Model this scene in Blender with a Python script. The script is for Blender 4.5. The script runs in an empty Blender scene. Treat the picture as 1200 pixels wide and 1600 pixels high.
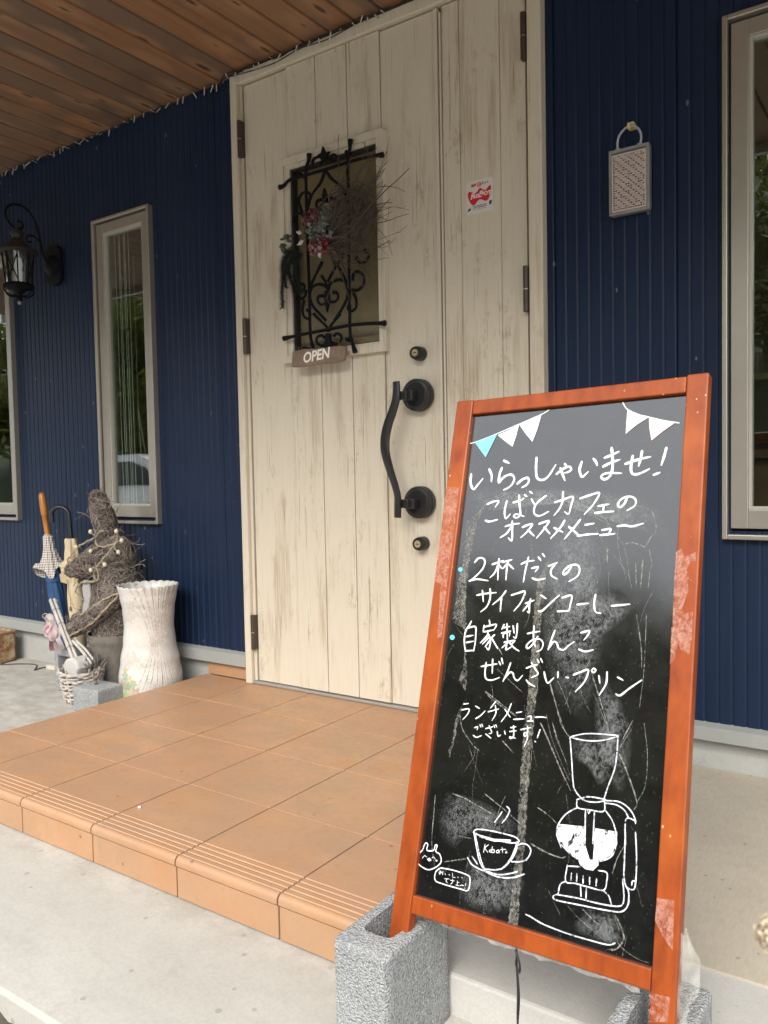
import bpy, bmesh, math, random
from mathutils import Vector, Matrix, noise as mnoise
R = math.radians
rnd = random.Random(7)
SC = bpy.context.scene
COL = SC.collection

# ------------------------------------------------------------------ camera
cam_d = bpy.data.cameras.new("camera")
cam = bpy.data.objects.new("camera", cam_d)
COL.objects.link(cam)
cam_d.sensor_fit = 'HORIZONTAL'
cam_d.sensor_width = 36.0
cam_d.lens = 37.765
cam_d.clip_start = 0.02
cam_d.clip_end = 400
cam.matrix_world = Matrix(((0.822240, -0.009979, 0.569054, 2.2736),
                           (0.568806, 0.048714, -0.821028, -2.3248),
                           (-0.019528, 0.998763, 0.045731, 0.8262),
                           (0, 0, 0, 1)))
cam_d.dof.use_dof = True
cam_d.dof.focus_distance = 1.75
cam_d.dof.aperture_fstop = 15.0
SC.camera = cam

# ------------------------------------------------------------------ sky, sun, exposure
SUN_ELEV, SUN_AZ = 40.0, 163.0          # azimuth of the sun, clockwise from +y (the camera side is -y)
world = bpy.data.worlds.new("World")
SC.world = world
world.use_nodes = True
wt = world.node_tree
wt.nodes.clear()
wo = wt.nodes.new('ShaderNodeOutputWorld')
bg = wt.nodes.new('ShaderNodeBackground')
sky = wt.nodes.new('ShaderNodeTexSky')
sky.sky_type = 'NISHITA'
sky.sun_disc = False
sky.sun_elevation = R(SUN_ELEV)
sky.sun_rotation = R(SUN_AZ)
sky.dust_density = 4.0
sky.air_density = 1.2
mixw = wt.nodes.new('ShaderNodeMix')
mixw.data_type = 'RGBA'
mixw.inputs[0].default_value = 0.78                      # overcast: mostly even cloud
mixw.inputs[7].default_value = (14.2, 14.6, 15.2, 1)
wt.links.new(sky.outputs[0], mixw.inputs[6])
# an overcast sky is brightest overhead: (1 + 2 sin elevation) / 3
wtc = wt.nodes.new('ShaderNodeTexCoord')
wsx = wt.nodes.new('ShaderNodeSeparateXYZ')
wmr = wt.nodes.new('ShaderNodeMapRange')
wmr.inputs[3].default_value, wmr.inputs[4].default_value = 0.55, 1.0
wmul = wt.nodes.new('ShaderNodeVectorMath')
wmul.operation = 'SCALE'
wt.links.new(wtc.outputs['Generated'], wsx.inputs[0])
wt.links.new(wsx.outputs[2], wmr.inputs[0])
wt.links.new(mixw.outputs[2], wmul.inputs[0])
wt.links.new(wmr.outputs[0], wmul.inputs['Scale'])
wt.links.new(wmul.outputs[0], bg.inputs[0])
bg.inputs[1].default_value = 0.08
wt.links.new(bg.outputs[0], wo.inputs[0])
sun_d = bpy.data.lights.new("sun", 'SUN')
sun_d.energy = 1.5
sun_d.angle = R(38)
sun_d.color = (1.0, 0.95, 0.88)
sun = bpy.data.objects.new("sun", sun_d)
COL.objects.link(sun)
_az, _el = R(SUN_AZ), R(SUN_ELEV)
_sd = Vector((math.sin(_az) * math.cos(_el), math.cos(_az) * math.cos(_el), math.sin(_el)))
sun.rotation_euler = _sd.to_track_quat('Z', 'Y').to_euler()
sun.location = _sd * 20
SC.view_settings.view_transform = 'Standard'
SC.view_settings.look = 'None'
SC.view_settings.exposure = 1.53
SC.view_settings.gamma = 1.0
SC.view_settings.use_curve_mapping = False
SC.cycles.max_bounces = 8
SC.cycles.transparent_max_bounces = 16

# ------------------------------------------------------------------ helpers
def root_loc(o):
    v = Vector((0, 0, 0))
    while o:
        v += o.location
        o = o.parent
    return v

def thing(name, label, cat, loc=(0, 0, 0), group=None):
    o = bpy.data.objects.new(name, None)
    COL.objects.link(o)
    o.empty_display_size = 0.1
    o.location = loc
    o['label'] = label
    o['category'] = cat
    if group:
        o['group'] = group
    return o

def tag(o, label, cat, group=None):
    o['label'] = label
    o['category'] = cat
    if group:
        o['group'] = group
    return o

def copy_tree(o, parent=None):
    c = o.copy()
    COL.objects.link(c)
    c.parent = parent
    for ch in list(o.children):
        copy_tree(ch, c)
    return c

def catmull(pts, step):
    pts = [Vector(p) for p in pts]
    if len(pts) < 3:
        d = (pts[1] - pts[0]).length
        k = max(2, int(d / step))
        return [pts[0].lerp(pts[1], i / k) for i in range(k + 1)]
    ext = [pts[0] * 2 - pts[1]] + pts + [pts[-1] * 2 - pts[-2]]
    out = []
    for i in range(1, len(ext) - 2):
        a, b, c, d = ext[i - 1:i + 3]
        k = max(2, int((c - b).length / step))
        for j in range(k):
            t = j / k
            out.append(0.5 * (2 * b + (c - a) * t + (2 * a - 5 * b + 4 * c - d) * t * t + (3 * b - a - 3 * c + d) * t ** 3))
    out.append(pts[-1])
    return out

class MB:
    """collects shapes and links them as one mesh object"""
    def __init__(s, xf=None):
        s.v, s.f, s.xf, s.col = [], [], xf, None
    def add(s, vs, fs):
        o = len(s.v)
        s.v += [Vector(p) for p in vs]
        s.f += [[i + o for i in f] for f in fs]
        return o
    def box(s, x0, x1, y0, y1, z0, z1):
        s.add([(x0, y0, z0), (x1, y0, z0), (x1, y1, z0), (x0, y1, z0), (x0, y0, z1), (x1, y0, z1), (x1, y1, z1), (x0, y1, z1)],
              [(0, 3, 2, 1), (4, 5, 6, 7), (0, 1, 5, 4), (1, 2, 6, 5), (2, 3, 7, 6), (3, 0, 4, 7)])
        return s
    def prism(s, loop, d0, d1, axis='y'):
        """loop of 2D points (x,z for axis y; x,y for axis z; y,z for axis x) swept between d0 and d1"""
        n = len(loop)
        put = {'y': lambda a, b, d: (a, d, b), 'z': lambda a, b, d: (a, b, d), 'x': lambda a, b, d: (d, a, b)}[axis]
        s.add([put(a, b, d0) for a, b in loop] + [put(a, b, d1) for a, b in loop],
              [tuple(range(n)), tuple(range(2 * n - 1, n - 1, -1))] + [(i, n + i, n + (i + 1) % n, (i + 1) % n) for i in range(n)])
        return s
    def tube(s, path, r, n=8, cap=True, flat=1.0, up=None, closed=False):
        P = [Vector(p) for p in path]
        m = len(P)
        rr = r if isinstance(r, (list, tuple)) else [r] * m
        T = []
        for i in range(m):
            a = P[(i - 1) % m] if closed else P[max(i - 1, 0)]
            b = P[(i + 1) % m] if closed else P[min(i + 1, m - 1)]
            t = b - a
            T.append(t.normalized() if t.length > 1e-9 else Vector((0, 0, 1)))
        u = Vector(up) if up else (Vector((0, 0, 1)) if abs(T[0].z) < 0.9 else Vector((1, 0, 0)))
        u = (u - T[0] * u.dot(T[0])).normalized()
        vs = []
        for i in range(m):
            u = u - T[i] * u.dot(T[i])
            u = u.normalized() if u.length > 1e-6 else T[i].orthogonal().normalized()
            w = T[i].cross(u)
            for k in range(n):
                a = 2 * math.pi * k / n
                vs.append(P[i] + (u * math.cos(a) + w * math.sin(a) * flat) * rr[i])
        fs = []
        for i in range(m if closed else m - 1):
            j = (i + 1) % m
            for k in range(n):
                fs.append((i * n + k, i * n + (k + 1) % n, j * n + (k + 1) % n, j * n + k))
        if cap and not closed:
            fs.append(tuple(range(n - 1, -1, -1)))
            fs.append(tuple((m - 1) * n + k for k in range(n)))
        s.add(vs, fs)
        return s
    def lathe(s, prof, c=(0, 0, 0), n=24, axis='z', cap=True, fn=None):
        c = Vector(c)
        vs = []
        for r, z in prof:
            for k in range(n):
                a = 2 * math.pi * k / n
                q = fn(r, z, a) if fn else r
                x, y = q * math.cos(a), q * math.sin(a)
                vs.append(c + {'z': Vector((x, y, z)), 'y': Vector((x, z, y)), 'x': Vector((z, x, y))}[axis])
        m = len(prof)
        fs = [(i * n + k, i * n + (k + 1) % n, (i + 1) * n + (k + 1) % n, (i + 1) * n + k) for i in range(m - 1) for k in range(n)]
        if cap:
            fs += [tuple(range(n - 1, -1, -1)), tuple((m - 1) * n + k for k in range(n))]
        s.add(vs, fs)
        return s
    def ball(s, c, rx, ry=None, rz=None, n=12, m=8, rot=None):
        ry = rx if ry is None else ry
        rz = rx if rz is None else rz
        c = Vector(c)
        vs = [Vector((0, 0, -rz))]
        for i in range(1, m):
            t = math.pi * i / m - math.pi / 2
            for k in range(n):
                a = 2 * math.pi * k / n
                vs.append(Vector((rx * math.cos(t) * math.cos(a), ry * math.cos(t) * math.sin(a), rz * math.sin(t))))
        vs.append(Vector((0, 0, rz)))
        if rot is not None:
            vs = [rot @ v for v in vs]
        fs = [(0, 1 + (k + 1) % n, 1 + k) for k in range(n)]
        for i in range(m - 2):
            for k in range(n):
                fs.append((1 + i * n + k, 1 + i * n + (k + 1) % n, 1 + (i + 1) * n + (k + 1) % n, 1 + (i + 1) * n + k))
        e = len(vs) - 1
        fs += [(e, 1 + (m - 2) * n + k, 1 + (m - 2) * n + (k + 1) % n) for k in range(n)]
        s.add([c + v for v in vs], fs)
        return s
    def rot(s, ang, axis, c, start=0):
        m = Matrix.Rotation(ang, 3, axis)
        c = Vector(c)
        s.v[start:] = [c + m @ (v - c) for v in s.v[start:]]
        return s
    def build(s, name, mat, parent=None, smooth=None, bevel=None, seg=2, kind=None, fix=True, colors=None):
        off = root_loc(parent) if parent else Vector((0, 0, 0))
        vs = [(s.xf(v) if s.xf else v) - off for v in s.v]
        me = bpy.data.meshes.new(name)
        me.from_pydata(vs, [], s.f)
        if fix:
            bm = bmesh.new()
            bm.from_mesh(me)
            bmesh.ops.recalc_face_normals(bm, faces=bm.faces)
            bm.to_mesh(me)
            bm.free()
        me.materials.append(mat)
        if colors:
            ca = me.color_attributes.new('paint', 'FLOAT_COLOR', 'POINT')
            for i, c in enumerate(colors):
                ca.data[i].color = (c[0], c[1], c[2], 1)
        if smooth:
            me.shade_smooth()
            me.set_sharp_from_angle(angle=R(smooth))
        o = bpy.data.objects.new(name, me)
        COL.objects.link(o)
        if parent:
            o.parent = parent
        if bevel:
            b = o.modifiers.new('bevel', 'BEVEL')
            b.width = bevel
            b.segments = seg
            b.limit_method = 'ANGLE'
            b.angle_limit = R(40)
        if kind:
            o['kind'] = kind
        return o

def text_faces(body, size, shear=0.0, space=1.0, bold=0.0):
    """2D vertices and faces of a line of lettering set in the built-in font, centred on the origin"""
    cu = bpy.data.curves.new('lettering', 'FONT')
    cu.body = body
    cu.size = size
    cu.shear = shear
    cu.space_character = space
    cu.align_x = 'CENTER'
    cu.align_y = 'CENTER'
    cu.resolution_u = 3
    cu.offset = bold
    o = bpy.data.objects.new('lettering', cu)
    COL.objects.link(o)
    dg = bpy.context.evaluated_depsgraph_get()
    me = bpy.data.meshes.new_from_object(o.evaluated_get(dg))
    vs = [(v.co.x, v.co.y) for v in me.vertices]
    fs = [tuple(p.vertices) for p in me.polygons]
    bpy.data.objects.remove(o)
    bpy.data.curves.remove(cu)
    bpy.data.meshes.remove(me)
    return vs, fs

# ------------------------------------------------------------------ materials
def new_mat(name):
    m = bpy.data.materials.new(name)
    m.use_nodes = True
    t = m.node_tree
    t.nodes.clear()
    return m, t

def nd(t, typ, ins=None, **props):
    n = t.nodes.new('ShaderNode' + typ)
    for k, v in props.items():
        setattr(n, k, v)
    for k, v in (ins or {}).items():
        s = n.inputs[k]
        if isinstance(v, bpy.types.NodeSocket):
            t.links.new(v, s)
        else:
            if hasattr(s.default_value, '__len__') and len(s.default_value) == 4 and len(v) == 3:
                v = (*v, 1)
            s.default_value = v
    return n

def coord(t, scale=(1, 1, 1), loc=(0, 0, 0)):
    tc = nd(t, 'TexCoord')
    return nd(t, 'Mapping', {'Vector': tc.outputs['Object'], 'Scale': scale, 'Location': loc}).outputs[0]

def noi(t, scale=(1, 1, 1), detail=4, rough=0.55, vec=None, dist=0.0):
    return nd(t, 'TexNoise', {'Vector': vec if vec is not None else coord(t, scale), 'Scale': 1.0, 'Detail': detail, 'Roughness': rough, 'Distortion': dist}).outputs[0]

def ramp(t, fac, a, b, c0=(0, 0, 0), c1=(1, 1, 1)):
    n = nd(t, 'MapRange', {'Value': fac, 'From Min': a, 'From Max': b}, clamp=True)
    return n.outputs[0]

def mixc(t, fac, a, b, mode='MIX'):
    n = nd(t, 'Mix', data_type='RGBA', blend_type=mode)
    for i, v in ((0, fac), (6, a), (7, b)):
        if isinstance(v, bpy.types.NodeSocket):
            t.links.new(v, n.inputs[i])
        else:
            n.inputs[i].default_value = v if i == 0 else ((*v, 1) if len(v) == 3 else v)
    return n.outputs[2]

def mth(t, op, a, b=0.0):
    return nd(t, 'Math', {0: a, 1: b}, operation=op).outputs[0]

def finish(m, t, col, rough=0.5, bump=None, bstr=0.3, bdist=0.002, **kw):
    p = nd(t, 'BsdfPrincipled', {'Base Color': col, 'Roughness': rough})
    for k, v in kw.items():
        k = k.replace('_', ' ')
        if isinstance(v, bpy.types.NodeSocket):
            t.links.new(v, p.inputs[k])
        else:
            p.inputs[k].default_value = v
    if bump is not None:
        b = nd(t, 'Bump', {'Height': bump, 'Strength': bstr, 'Distance': bdist})
        t.links.new(b.outputs[0], p.inputs['Normal'])
    o = nd(t, 'OutputMaterial')
    t.links.new(p.outputs[0], o.inputs[0])
    return m

def simple(name, col, rough=0.5, var=0.12, scale=30, bstr=0.15, metallic=0.0, spec=0.5, **kw):
    m, t = new_mat(name)
    n = noi(t, (scale,) * 3, 5)
    n2 = noi(t, (scale * 0.17,) * 3, 3)
    f = mth(t, 'MULTIPLY', mth(t, 'ADD', n, n2), 0.5)
    c = mixc(t, ramp(t, f, 0.3, 0.7), tuple(x * (1 - var) for x in col), tuple(min(1, x * (1 + var)) for x in col))
    return finish(m, t, c, rough, n, bstr, 0.001, Metallic=metallic, Specular_IOR_Level=spec, **kw)

def mat_siding():
    m, t = new_mat('navy_metal')
    streak = noi(t, (60, 1, 1.3), 5)
    big = noi(t, (1.6, 1, 0.9), 3)
    c = mixc(t, ramp(t, streak, 0.35, 0.75), (0.0066, 0.0155, 0.043), (0.0100, 0.0215, 0.053))
    c = mixc(t, ramp(t, big, 0.45, 0.75), c, (0.0125, 0.025, 0.054))
    v = nd(t, 'TexVoronoi', {'Vector': coord(t, (16, 1, 7)), 'Scale': 1.0})
    sp = mth(t, 'LESS_THAN', v.outputs['Distance'], 0.06)
    c = mixc(t, mth(t, 'MULTIPLY', sp, 0.3), c, (0.35, 0.36, 0.36))
    return finish(m, t, c, 0.40, streak, 0.05, 0.001, Specular_IOR_Level=0.24)

def mat_door(seed=0.0, worn=1.0):
    m, t = new_mat('distressed_cream_wood')
    patch = noi(t, vec=coord(t, (13, 13, 1.5), (seed, 0, seed)), detail=5, rough=0.62)
    fine = noi(t, vec=coord(t, (190, 190, 5.5), (seed, 0, 0)), detail=5, rough=0.65)
    crack = noi(t, vec=coord(t, (130, 130, 2.6), (seed + 4, 0, 0)), detail=6, rough=0.7)
    zone = noi(t, vec=coord(t, (7, 7, 2.2), (seed + 9, 0, 0)), detail=3)
    blotch = noi(t, vec=coord(t, (32, 32, 14), (seed + 2, 0, 0)), detail=6, rough=0.75)
    c = mixc(t, ramp(t, fine, 0.3, 0.75), (0.615, 0.56, 0.455), (0.55, 0.497, 0.398))
    k = mth(t, 'MULTIPLY', ramp(t, patch, 0.53, 0.63), ramp(t, fine, 0.36, 0.56))
    c = mixc(t, mth(t, 'MULTIPLY', k, 0.72 * worn), c, (0.36, 0.28, 0.185))
    k1 = mth(t, 'MULTIPLY', ramp(t, blotch, 0.55, 0.63), ramp(t, zone, 0.46, 0.56))
    c = mixc(t, mth(t, 'MULTIPLY', k1, 0.6 * worn), c, (0.34, 0.27, 0.175))
    k2 = mth(t, 'MULTIPLY', ramp(t, crack, 0.585, 0.63), ramp(t, zone, 0.42, 0.54))
    c = mixc(t, mth(t, 'MULTIPLY', k2, 0.8 * worn), c, (0.20, 0.15, 0.095))
    return finish(m, t, c, 0.55, mth(t, 'ADD', fine, mth(t, 'MULTIPLY', crack, -0.8)), 0.25, 0.0008)

def mat_soffit():
    m, t = new_mat('stained_pine_boards')
    tc = nd(t, 'TexCoord')
    sx = nd(t, 'SeparateXYZ', {0: tc.outputs['Object']})
    idx = mth(t, 'FLOOR', mth(t, 'DIVIDE', mth(t, 'ADD', sx.outputs[0], 20.0 * 0.1146), 0.1146))
    wn = nd(t, 'TexWhiteNoise', {'W': idx}, noise_dimensions='1D')
    off = nd(t, 'CombineXYZ', {0: mth(t, 'MULTIPLY', wn.outputs[0], 37.0), 1: mth(t, 'MULTIPLY', wn.outputs[0], 53.0)})
    v = nd(t, 'VectorMath', {0: tc.outputs['Object'], 1: off.outputs[0]}, operation='ADD')
    kv = nd(t, 'Mapping', {'Vector': v.outputs[0], 'Scale': (9.0, 2.6, 1)})
    vo = nd(t, 'TexVoronoi', {'Vector': kv.outputs[0], 'Scale': 1.0, 'Randomness': 0.9}, voronoi_dimensions='2D')
    d = vo.outputs['Distance']
    warp = ramp(t, d, 0.0, 0.5)
    gv = nd(t, 'Mapping', {'Vector': v.outputs[0], 'Scale': (42, 1.7, 1)})
    g = nd(t, 'TexNoise', {'Vector': gv.outputs[0], 'Scale': 1.0, 'Detail': 6, 'Roughness': 0.6, 'Distortion': 0.6}).outputs[0]
    rings = nd(t, 'TexNoise', {'Vector': nd(t, 'Mapping', {'Vector': v.outputs[0], 'Scale': (16, 0.8, 1)}).outputs[0], 'Scale': 1.0, 'Detail': 2, 'Distortion': 1.4}).outputs[0]
    c = mixc(t, ramp(t, g, 0.3, 0.72), (0.34, 0.165, 0.075), (0.19, 0.085, 0.038))
    c = mixc(t, ramp(t, rings, 0.4, 0.62), c, (0.235, 0.128, 0.07))
    c = mixc(t, ramp(t, wn.outputs[0], 0.25, 0.9), c, (0.165, 0.105, 0.07))
    halo = ramp(t, d, 0.34, 0.16)
    c = mixc(t, mth(t, 'MULTIPLY', halo, 0.45), c, (0.40, 0.22, 0.115))
    kr = nd(t, 'SeparateColor', {0: vo.outputs['Color']})
    gate = mth(t, 'GREATER_THAN', kr.outputs[0], 0.35)
    d = mth(t, 'ADD', d, mth(t, 'MULTIPLY', kr.outputs[1], 0.075))
    knot = mth(t, 'MULTIPLY', ramp(t, d, 0.125, 0.075), gate)
    c = mixc(t, mth(t, 'MULTIPLY', knot, 0.9), c, (0.055, 0.024, 0.012))
    st = noi(t, (5, 3, 1), 4)
    c = mixc(t, ramp(t, st, 0.55, 0.72), c, (0.13, 0.085, 0.06))
    return finish(m, t, c, 0.55, g, 0.2, 0.001)

def mat_tile():
    m, t = new_mat('terracotta_tile')
    tc = nd(t, 'TexCoord')
    a = nd(t, 'VectorMath', {0: tc.outputs['Object'], 1: (0.0, 0.867, 0.0)}, operation='ADD')
    a = nd(t, 'VectorMath', {0: a.outputs[0], 1: (3.3333, 3.3333, 0.0)}, operation='MULTIPLY')
    a = nd(t, 'VectorMath', {0: a.outputs[0]}, operation='FLOOR')
    wn = nd(t, 'TexWhiteNoise', {'Vector': a.outputs[0]}, noise_dimensions='3D')
    n1 = noi(t, (9, 9, 9), 5)
    n2 = noi(t, (60, 60, 60), 4)
    sc = nd(t, 'VectorMath', {0: tc.outputs['Object'], 1: nd(t, 'VectorMath', {0: wn.outputs['Color'], 1: (9, 9, 9)}, operation='MULTIPLY').outputs[0]}, operation='ADD')
    cl = nd(t, 'TexNoise', {'Vector': nd(t, 'Mapping', {'Vector': sc.outputs[0], 'Scale': (5, 11, 5)}).outputs[0], 'Scale': 1.0, 'Detail': 5, 'Roughness': 0.6}).outputs[0]
    c = mixc(t, ramp(t, cl, 0.35, 0.68), (0.435, 0.25, 0.135), (0.335, 0.215, 0.135))
    c = mixc(t, ramp(t, n1, 0.5, 0.72), c, (0.40, 0.215, 0.105))
    c = mixc(t, mth(t, 'MULTIPLY', ramp(t, n2, 0.60, 0.70), 0.35), c, (0.29, 0.155, 0.08))
    c = mixc(t, mth(t, 'MULTIPLY', wn.outputs[0], 0.55), c, (0.37, 0.205, 0.118))
    dirt = noi(t, (2.3, 3.1, 2), 6, 0.7)
    c = mixc(t, mth(t, 'MULTIPLY', ramp(t, dirt, 0.50, 0.72), 0.42), c, (0.30, 0.205, 0.135))
    dk = nd(t, 'TexVoronoi', {'Vector': coord(t, (11, 11, 11)), 'Scale': 1.0})
    c = mixc(t, mth(t, 'MULTIPLY', mth(t, 'LESS_THAN', dk.outputs['Distance'], 0.05), 0.6), c, (0.10, 0.07, 0.05))
    return finish(m, t, c, ramp_r(t, n2, 0.42, 0.6), n2, 0.1, 0.0008)

def ramp_r(t, f, a, b):
    return nd(t, 'MapRange', {'Value': f, 'From Min': 0.3, 'From Max': 0.7, 'To Min': a, 'To Max': b}).outputs[0]

def mat_concrete(name, a, b, speck=0.4, scale=1.0, bstr=0.25, rough=0.85, brush=False, foot=None):
    m, t = new_mat(name)
    n1 = noi(t, (1.9 * scale, 1.9 * scale, 1.9 * scale), 6, 0.65)
    n2 = noi(t, (26 * scale,) * 3, 6, 0.65)
    n3 = noi(t, (130 * scale, (22 if brush else 130) * scale, 130 * scale), 3)
    c = mixc(t, ramp(t, n1, 0.32, 0.68), a, b)
    c = mixc(t, mth(t, 'MULTIPLY', ramp(t, n2, 0.54, 0.72), 0.35), c, tuple(x * 0.7 for x in a))
    c = mixc(t, mth(t, 'MULTIPLY', ramp(t, n3, 0.4, 0.62), 0.16), c, tuple(x * 0.6 for x in b))
    v = nd(t, 'TexVoronoi', {'Vector': coord(t, (14 * scale,) * 3), 'Scale': 1.0})
    c = mixc(t, mth(t, 'MULTIPLY', mth(t, 'LESS_THAN', v.outputs['Distance'], 0.09), speck), c, (0.09, 0.08, 0.07))
    st = noi(t, (5 * scale, 5 * scale, 5 * scale), 6, 0.7, dist=0.8)
    c = mixc(t, mth(t, 'MULTIPLY', ramp(t, st, 0.57, 0.7), 0.25), c, tuple(x * 0.72 for x in b))
    if foot is not None:                                   # damp stains, trowel marks and hairline cracks of an outdoor slab
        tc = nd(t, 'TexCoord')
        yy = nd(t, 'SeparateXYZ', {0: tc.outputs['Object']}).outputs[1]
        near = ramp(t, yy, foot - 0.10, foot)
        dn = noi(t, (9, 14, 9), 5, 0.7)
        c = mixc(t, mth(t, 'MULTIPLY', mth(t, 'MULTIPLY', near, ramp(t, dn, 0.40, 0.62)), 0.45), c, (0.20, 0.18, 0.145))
        tw = nd(t, 'TexNoise', {'Vector': coord(t, (2.4, 7.5, 2)), 'Scale': 1.0, 'Detail': 5, 'Roughness': 0.65, 'Distortion': 1.6}).outputs[0]
        c = mixc(t, mth(t, 'MULTIPLY', ramp(t, tw, 0.52, 0.72), 0.20), c, tuple(x * 0.70 for x in b))
        cr = nd(t, 'TexVoronoi', {'Vector': nd(t, 'VectorMath', {0: coord(t, (1.1, 1.6, 1)), 1: nd(t, 'VectorMath', {0: nd(t, 'TexNoise', {'Vector': coord(t, (6, 6, 6)), 'Scale': 1.0, 'Detail': 4}).outputs[1], 1: (0.35, 0.35, 0.35)}, operation='MULTIPLY').outputs[0]}, operation='ADD').outputs[0], 'Scale': 1.0}, feature='DISTANCE_TO_EDGE', voronoi_dimensions='2D')
        gate = ramp(t, noi(t, (0.9, 1.3, 1), 2), 0.52, 0.60)
        c = mixc(t, mth(t, 'MULTIPLY', mth(t, 'MULTIPLY', mth(t, 'LESS_THAN', cr.outputs['Distance'], 0.0035), gate), 0.6), c, (0.12, 0.11, 0.095))
    return finish(m, t, c, rough, mth(t, 'ADD', n2, n3), bstr, 0.002)

def mat_block():
    m, t = new_mat('grey_block_concrete')
    v = nd(t, 'TexVoronoi', {'Vector': coord(t, (260,) * 3), 'Scale': 1.0})
    v2 = nd(t, 'TexVoronoi', {'Vector': coord(t, (420,) * 3), 'Scale': 1.0})
    n = noi(t, (12,) * 3, 5)
    n3 = noi(t, (170,) * 3, 4, 0.7)
    c = mixc(t, ramp(t, n, 0.3, 0.7), (0.40, 0.41, 0.41), (0.33, 0.345, 0.35))
    c = mixc(t, mth(t, 'MULTIPLY', ramp(t, v.outputs['Distance'], 0.35, 0.75), 0.6), c, (0.15, 0.16, 0.17))
    v3 = nd(t, 'TexVoronoi', {'Vector': coord(t, (150,) * 3), 'Scale': 1.0})
    c = mixc(t, mth(t, 'MULTIPLY', mth(t, 'LESS_THAN', v3.outputs['Distance'], 0.22), 0.55), c, (0.62, 0.62, 0.60))
    n4 = noi(t, (75,) * 3, 4, 0.75)
    c = mixc(t, mth(t, 'MULTIPLY', ramp(t, n4, 0.55, 0.68), 0.6), c, (0.16, 0.165, 0.17))
    c = mixc(t, mth(t, 'MULTIPLY', ramp(t, n3, 0.58, 0.68), 0.5), c, (0.58, 0.58, 0.56))
    h = mth(t, 'ADD', v.outputs['Distance'], mth(t, 'MULTIPLY', v2.outputs['Distance'], 0.6))
    return finish(m, t, c, 0.95, mth(t, 'MULTIPLY', h, -1.0), 0.8, 0.004)

def mat_glass(name='window_glass', tint=(0.82, 0.88, 0.84), ior=2.1, rough=0.0, wave=0.0):
    m, t = new_mat(name)
    tr = nd(t, 'BsdfTransparent', {'Color': tint})
    gl = nd(t, 'BsdfGlossy', {'Color': (1, 1, 1), 'Roughness': rough})
    bf = nd(t, 'NewGeometry').outputs['Backfacing']        # same reflectance from both sides of the thin pane
    fr = nd(t, 'Fresnel', {'IOR': nd(t, 'MapRange', {'Value': bf, 'To Min': ior, 'To Max': 1.0 / ior}).outputs[0]})
    if wave:
        b = nd(t, 'Bump', {'Height': noi(t, (3, 3, 2), 1), 'Strength': wave, 'Distance': 0.01})
        t.links.new(b.outputs[0], gl.inputs['Normal'])
    mx = nd(t, 'MixShader', {0: fr.outputs[0], 1: tr.outputs[0], 2: gl.outputs[0]})
    o = nd(t, 'OutputMaterial')
    t.links.new(mx.outputs[0], o.inputs[0])
    return m

def mat_film(name, col, cover, scale, rough=0.6, lo=0.45, hi=0.6, fade=False):
    """dried glue, chalk dust or torn film that only partly covers what lies under it"""
    m, t = new_mat(name)
    n = noi(t, (scale, scale, scale * 0.6), 6, 0.7)
    n2 = noi(t, (scale * 0.2,) * 3, 4, 0.6)
    f = mth(t, 'MULTIPLY', ramp(t, mth(t, 'ADD', mth(t, 'MULTIPLY', n, 0.65), mth(t, 'MULTIPLY', n2, 0.35)), lo, hi), cover)
    if fade:
        f = mth(t, 'MULTIPLY', f, nd(t, 'SeparateColor', {0: nd(t, 'VertexColor', layer_name='paint').outputs[0]}).outputs[0])
    p = nd(t, 'BsdfPrincipled', {'Base Color': col, 'Roughness': rough})
    tr = nd(t, 'BsdfTransparent')
    mx = nd(t, 'MixShader', {0: f, 1: tr.outputs[0], 2: p.outputs[0]})
    o = nd(t, 'OutputMaterial')
    t.links.new(mx.outputs[0], o.inputs[0])
    return m

def mat_orange_wood():
    m, t = new_mat('varnished_orange_wood')
    g = noi(t, (55, 55, 4), 5, 0.6)
    b = noi(t, (9, 9, 5), 4)
    c = mixc(t, ramp(t, g, 0.3, 0.7), (0.30, 0.060, 0.009), (0.19, 0.035, 0.007))
    c = mixc(t, ramp(t, b, 0.5, 0.72), c, (0.37, 0.090, 0.013))
    v = nd(t, 'TexVoronoi', {'Vector': coord(t, (70, 70, 45)), 'Scale': 1.0})
    ch = mth(t, 'MULTIPLY', mth(t, 'LESS_THAN', v.outputs['Distance'], 0.10), ramp(t, noi(t, (6, 6, 6), 3), 0.5, 0.6))
    c = mixc(t, ch, c, (0.72, 0.42, 0.22))
    geo = nd(t, 'NewGeometry')
    return finish(m, t, c, 0.38, g, 0.1, 0.0006, Specular_IOR_Level=0.3)

def mat_vcol(name, rough=0.4, bstr=0.1, scale=80, **kw):
    m, t = new_mat(name)
    a = nd(t, 'VertexColor', layer_name='paint')
    n = noi(t, (scale,) * 3, 4)
    c = mixc(t, mth(t, 'MULTIPLY', ramp(t, n, 0.4, 0.65), 0.12), a.outputs[0], (0.25, 0.22, 0.18))
    return finish(m, t, c, rough, n, bstr, 0.001, **kw)

def mat_check():
    m, t = new_mat('gingham_cloth')
    tc = nd(t, 'TexCoord')
    s = nd(t, 'SeparateXYZ', {0: tc.outputs['Object']})
    def band(x, k):
        return mth(t, 'GREATER_THAN', mth(t, 'SINE', mth(t, 'MULTIPLY', x, k)), 0.35)
    d1 = mth(t, 'ADD', s.outputs[0], mth(t, 'MULTIPLY', s.outputs[1], 0.6))
    f = mth(t, 'MULTIPLY', mth(t, 'ADD', band(d1, 560.0), band(s.outputs[2], 560.0)), 0.5)
    c = mixc(t, f, (0.66, 0.61, 0.54), (0.10, 0.10, 0.12))
    return finish(m, t, c, 0.9)

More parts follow.
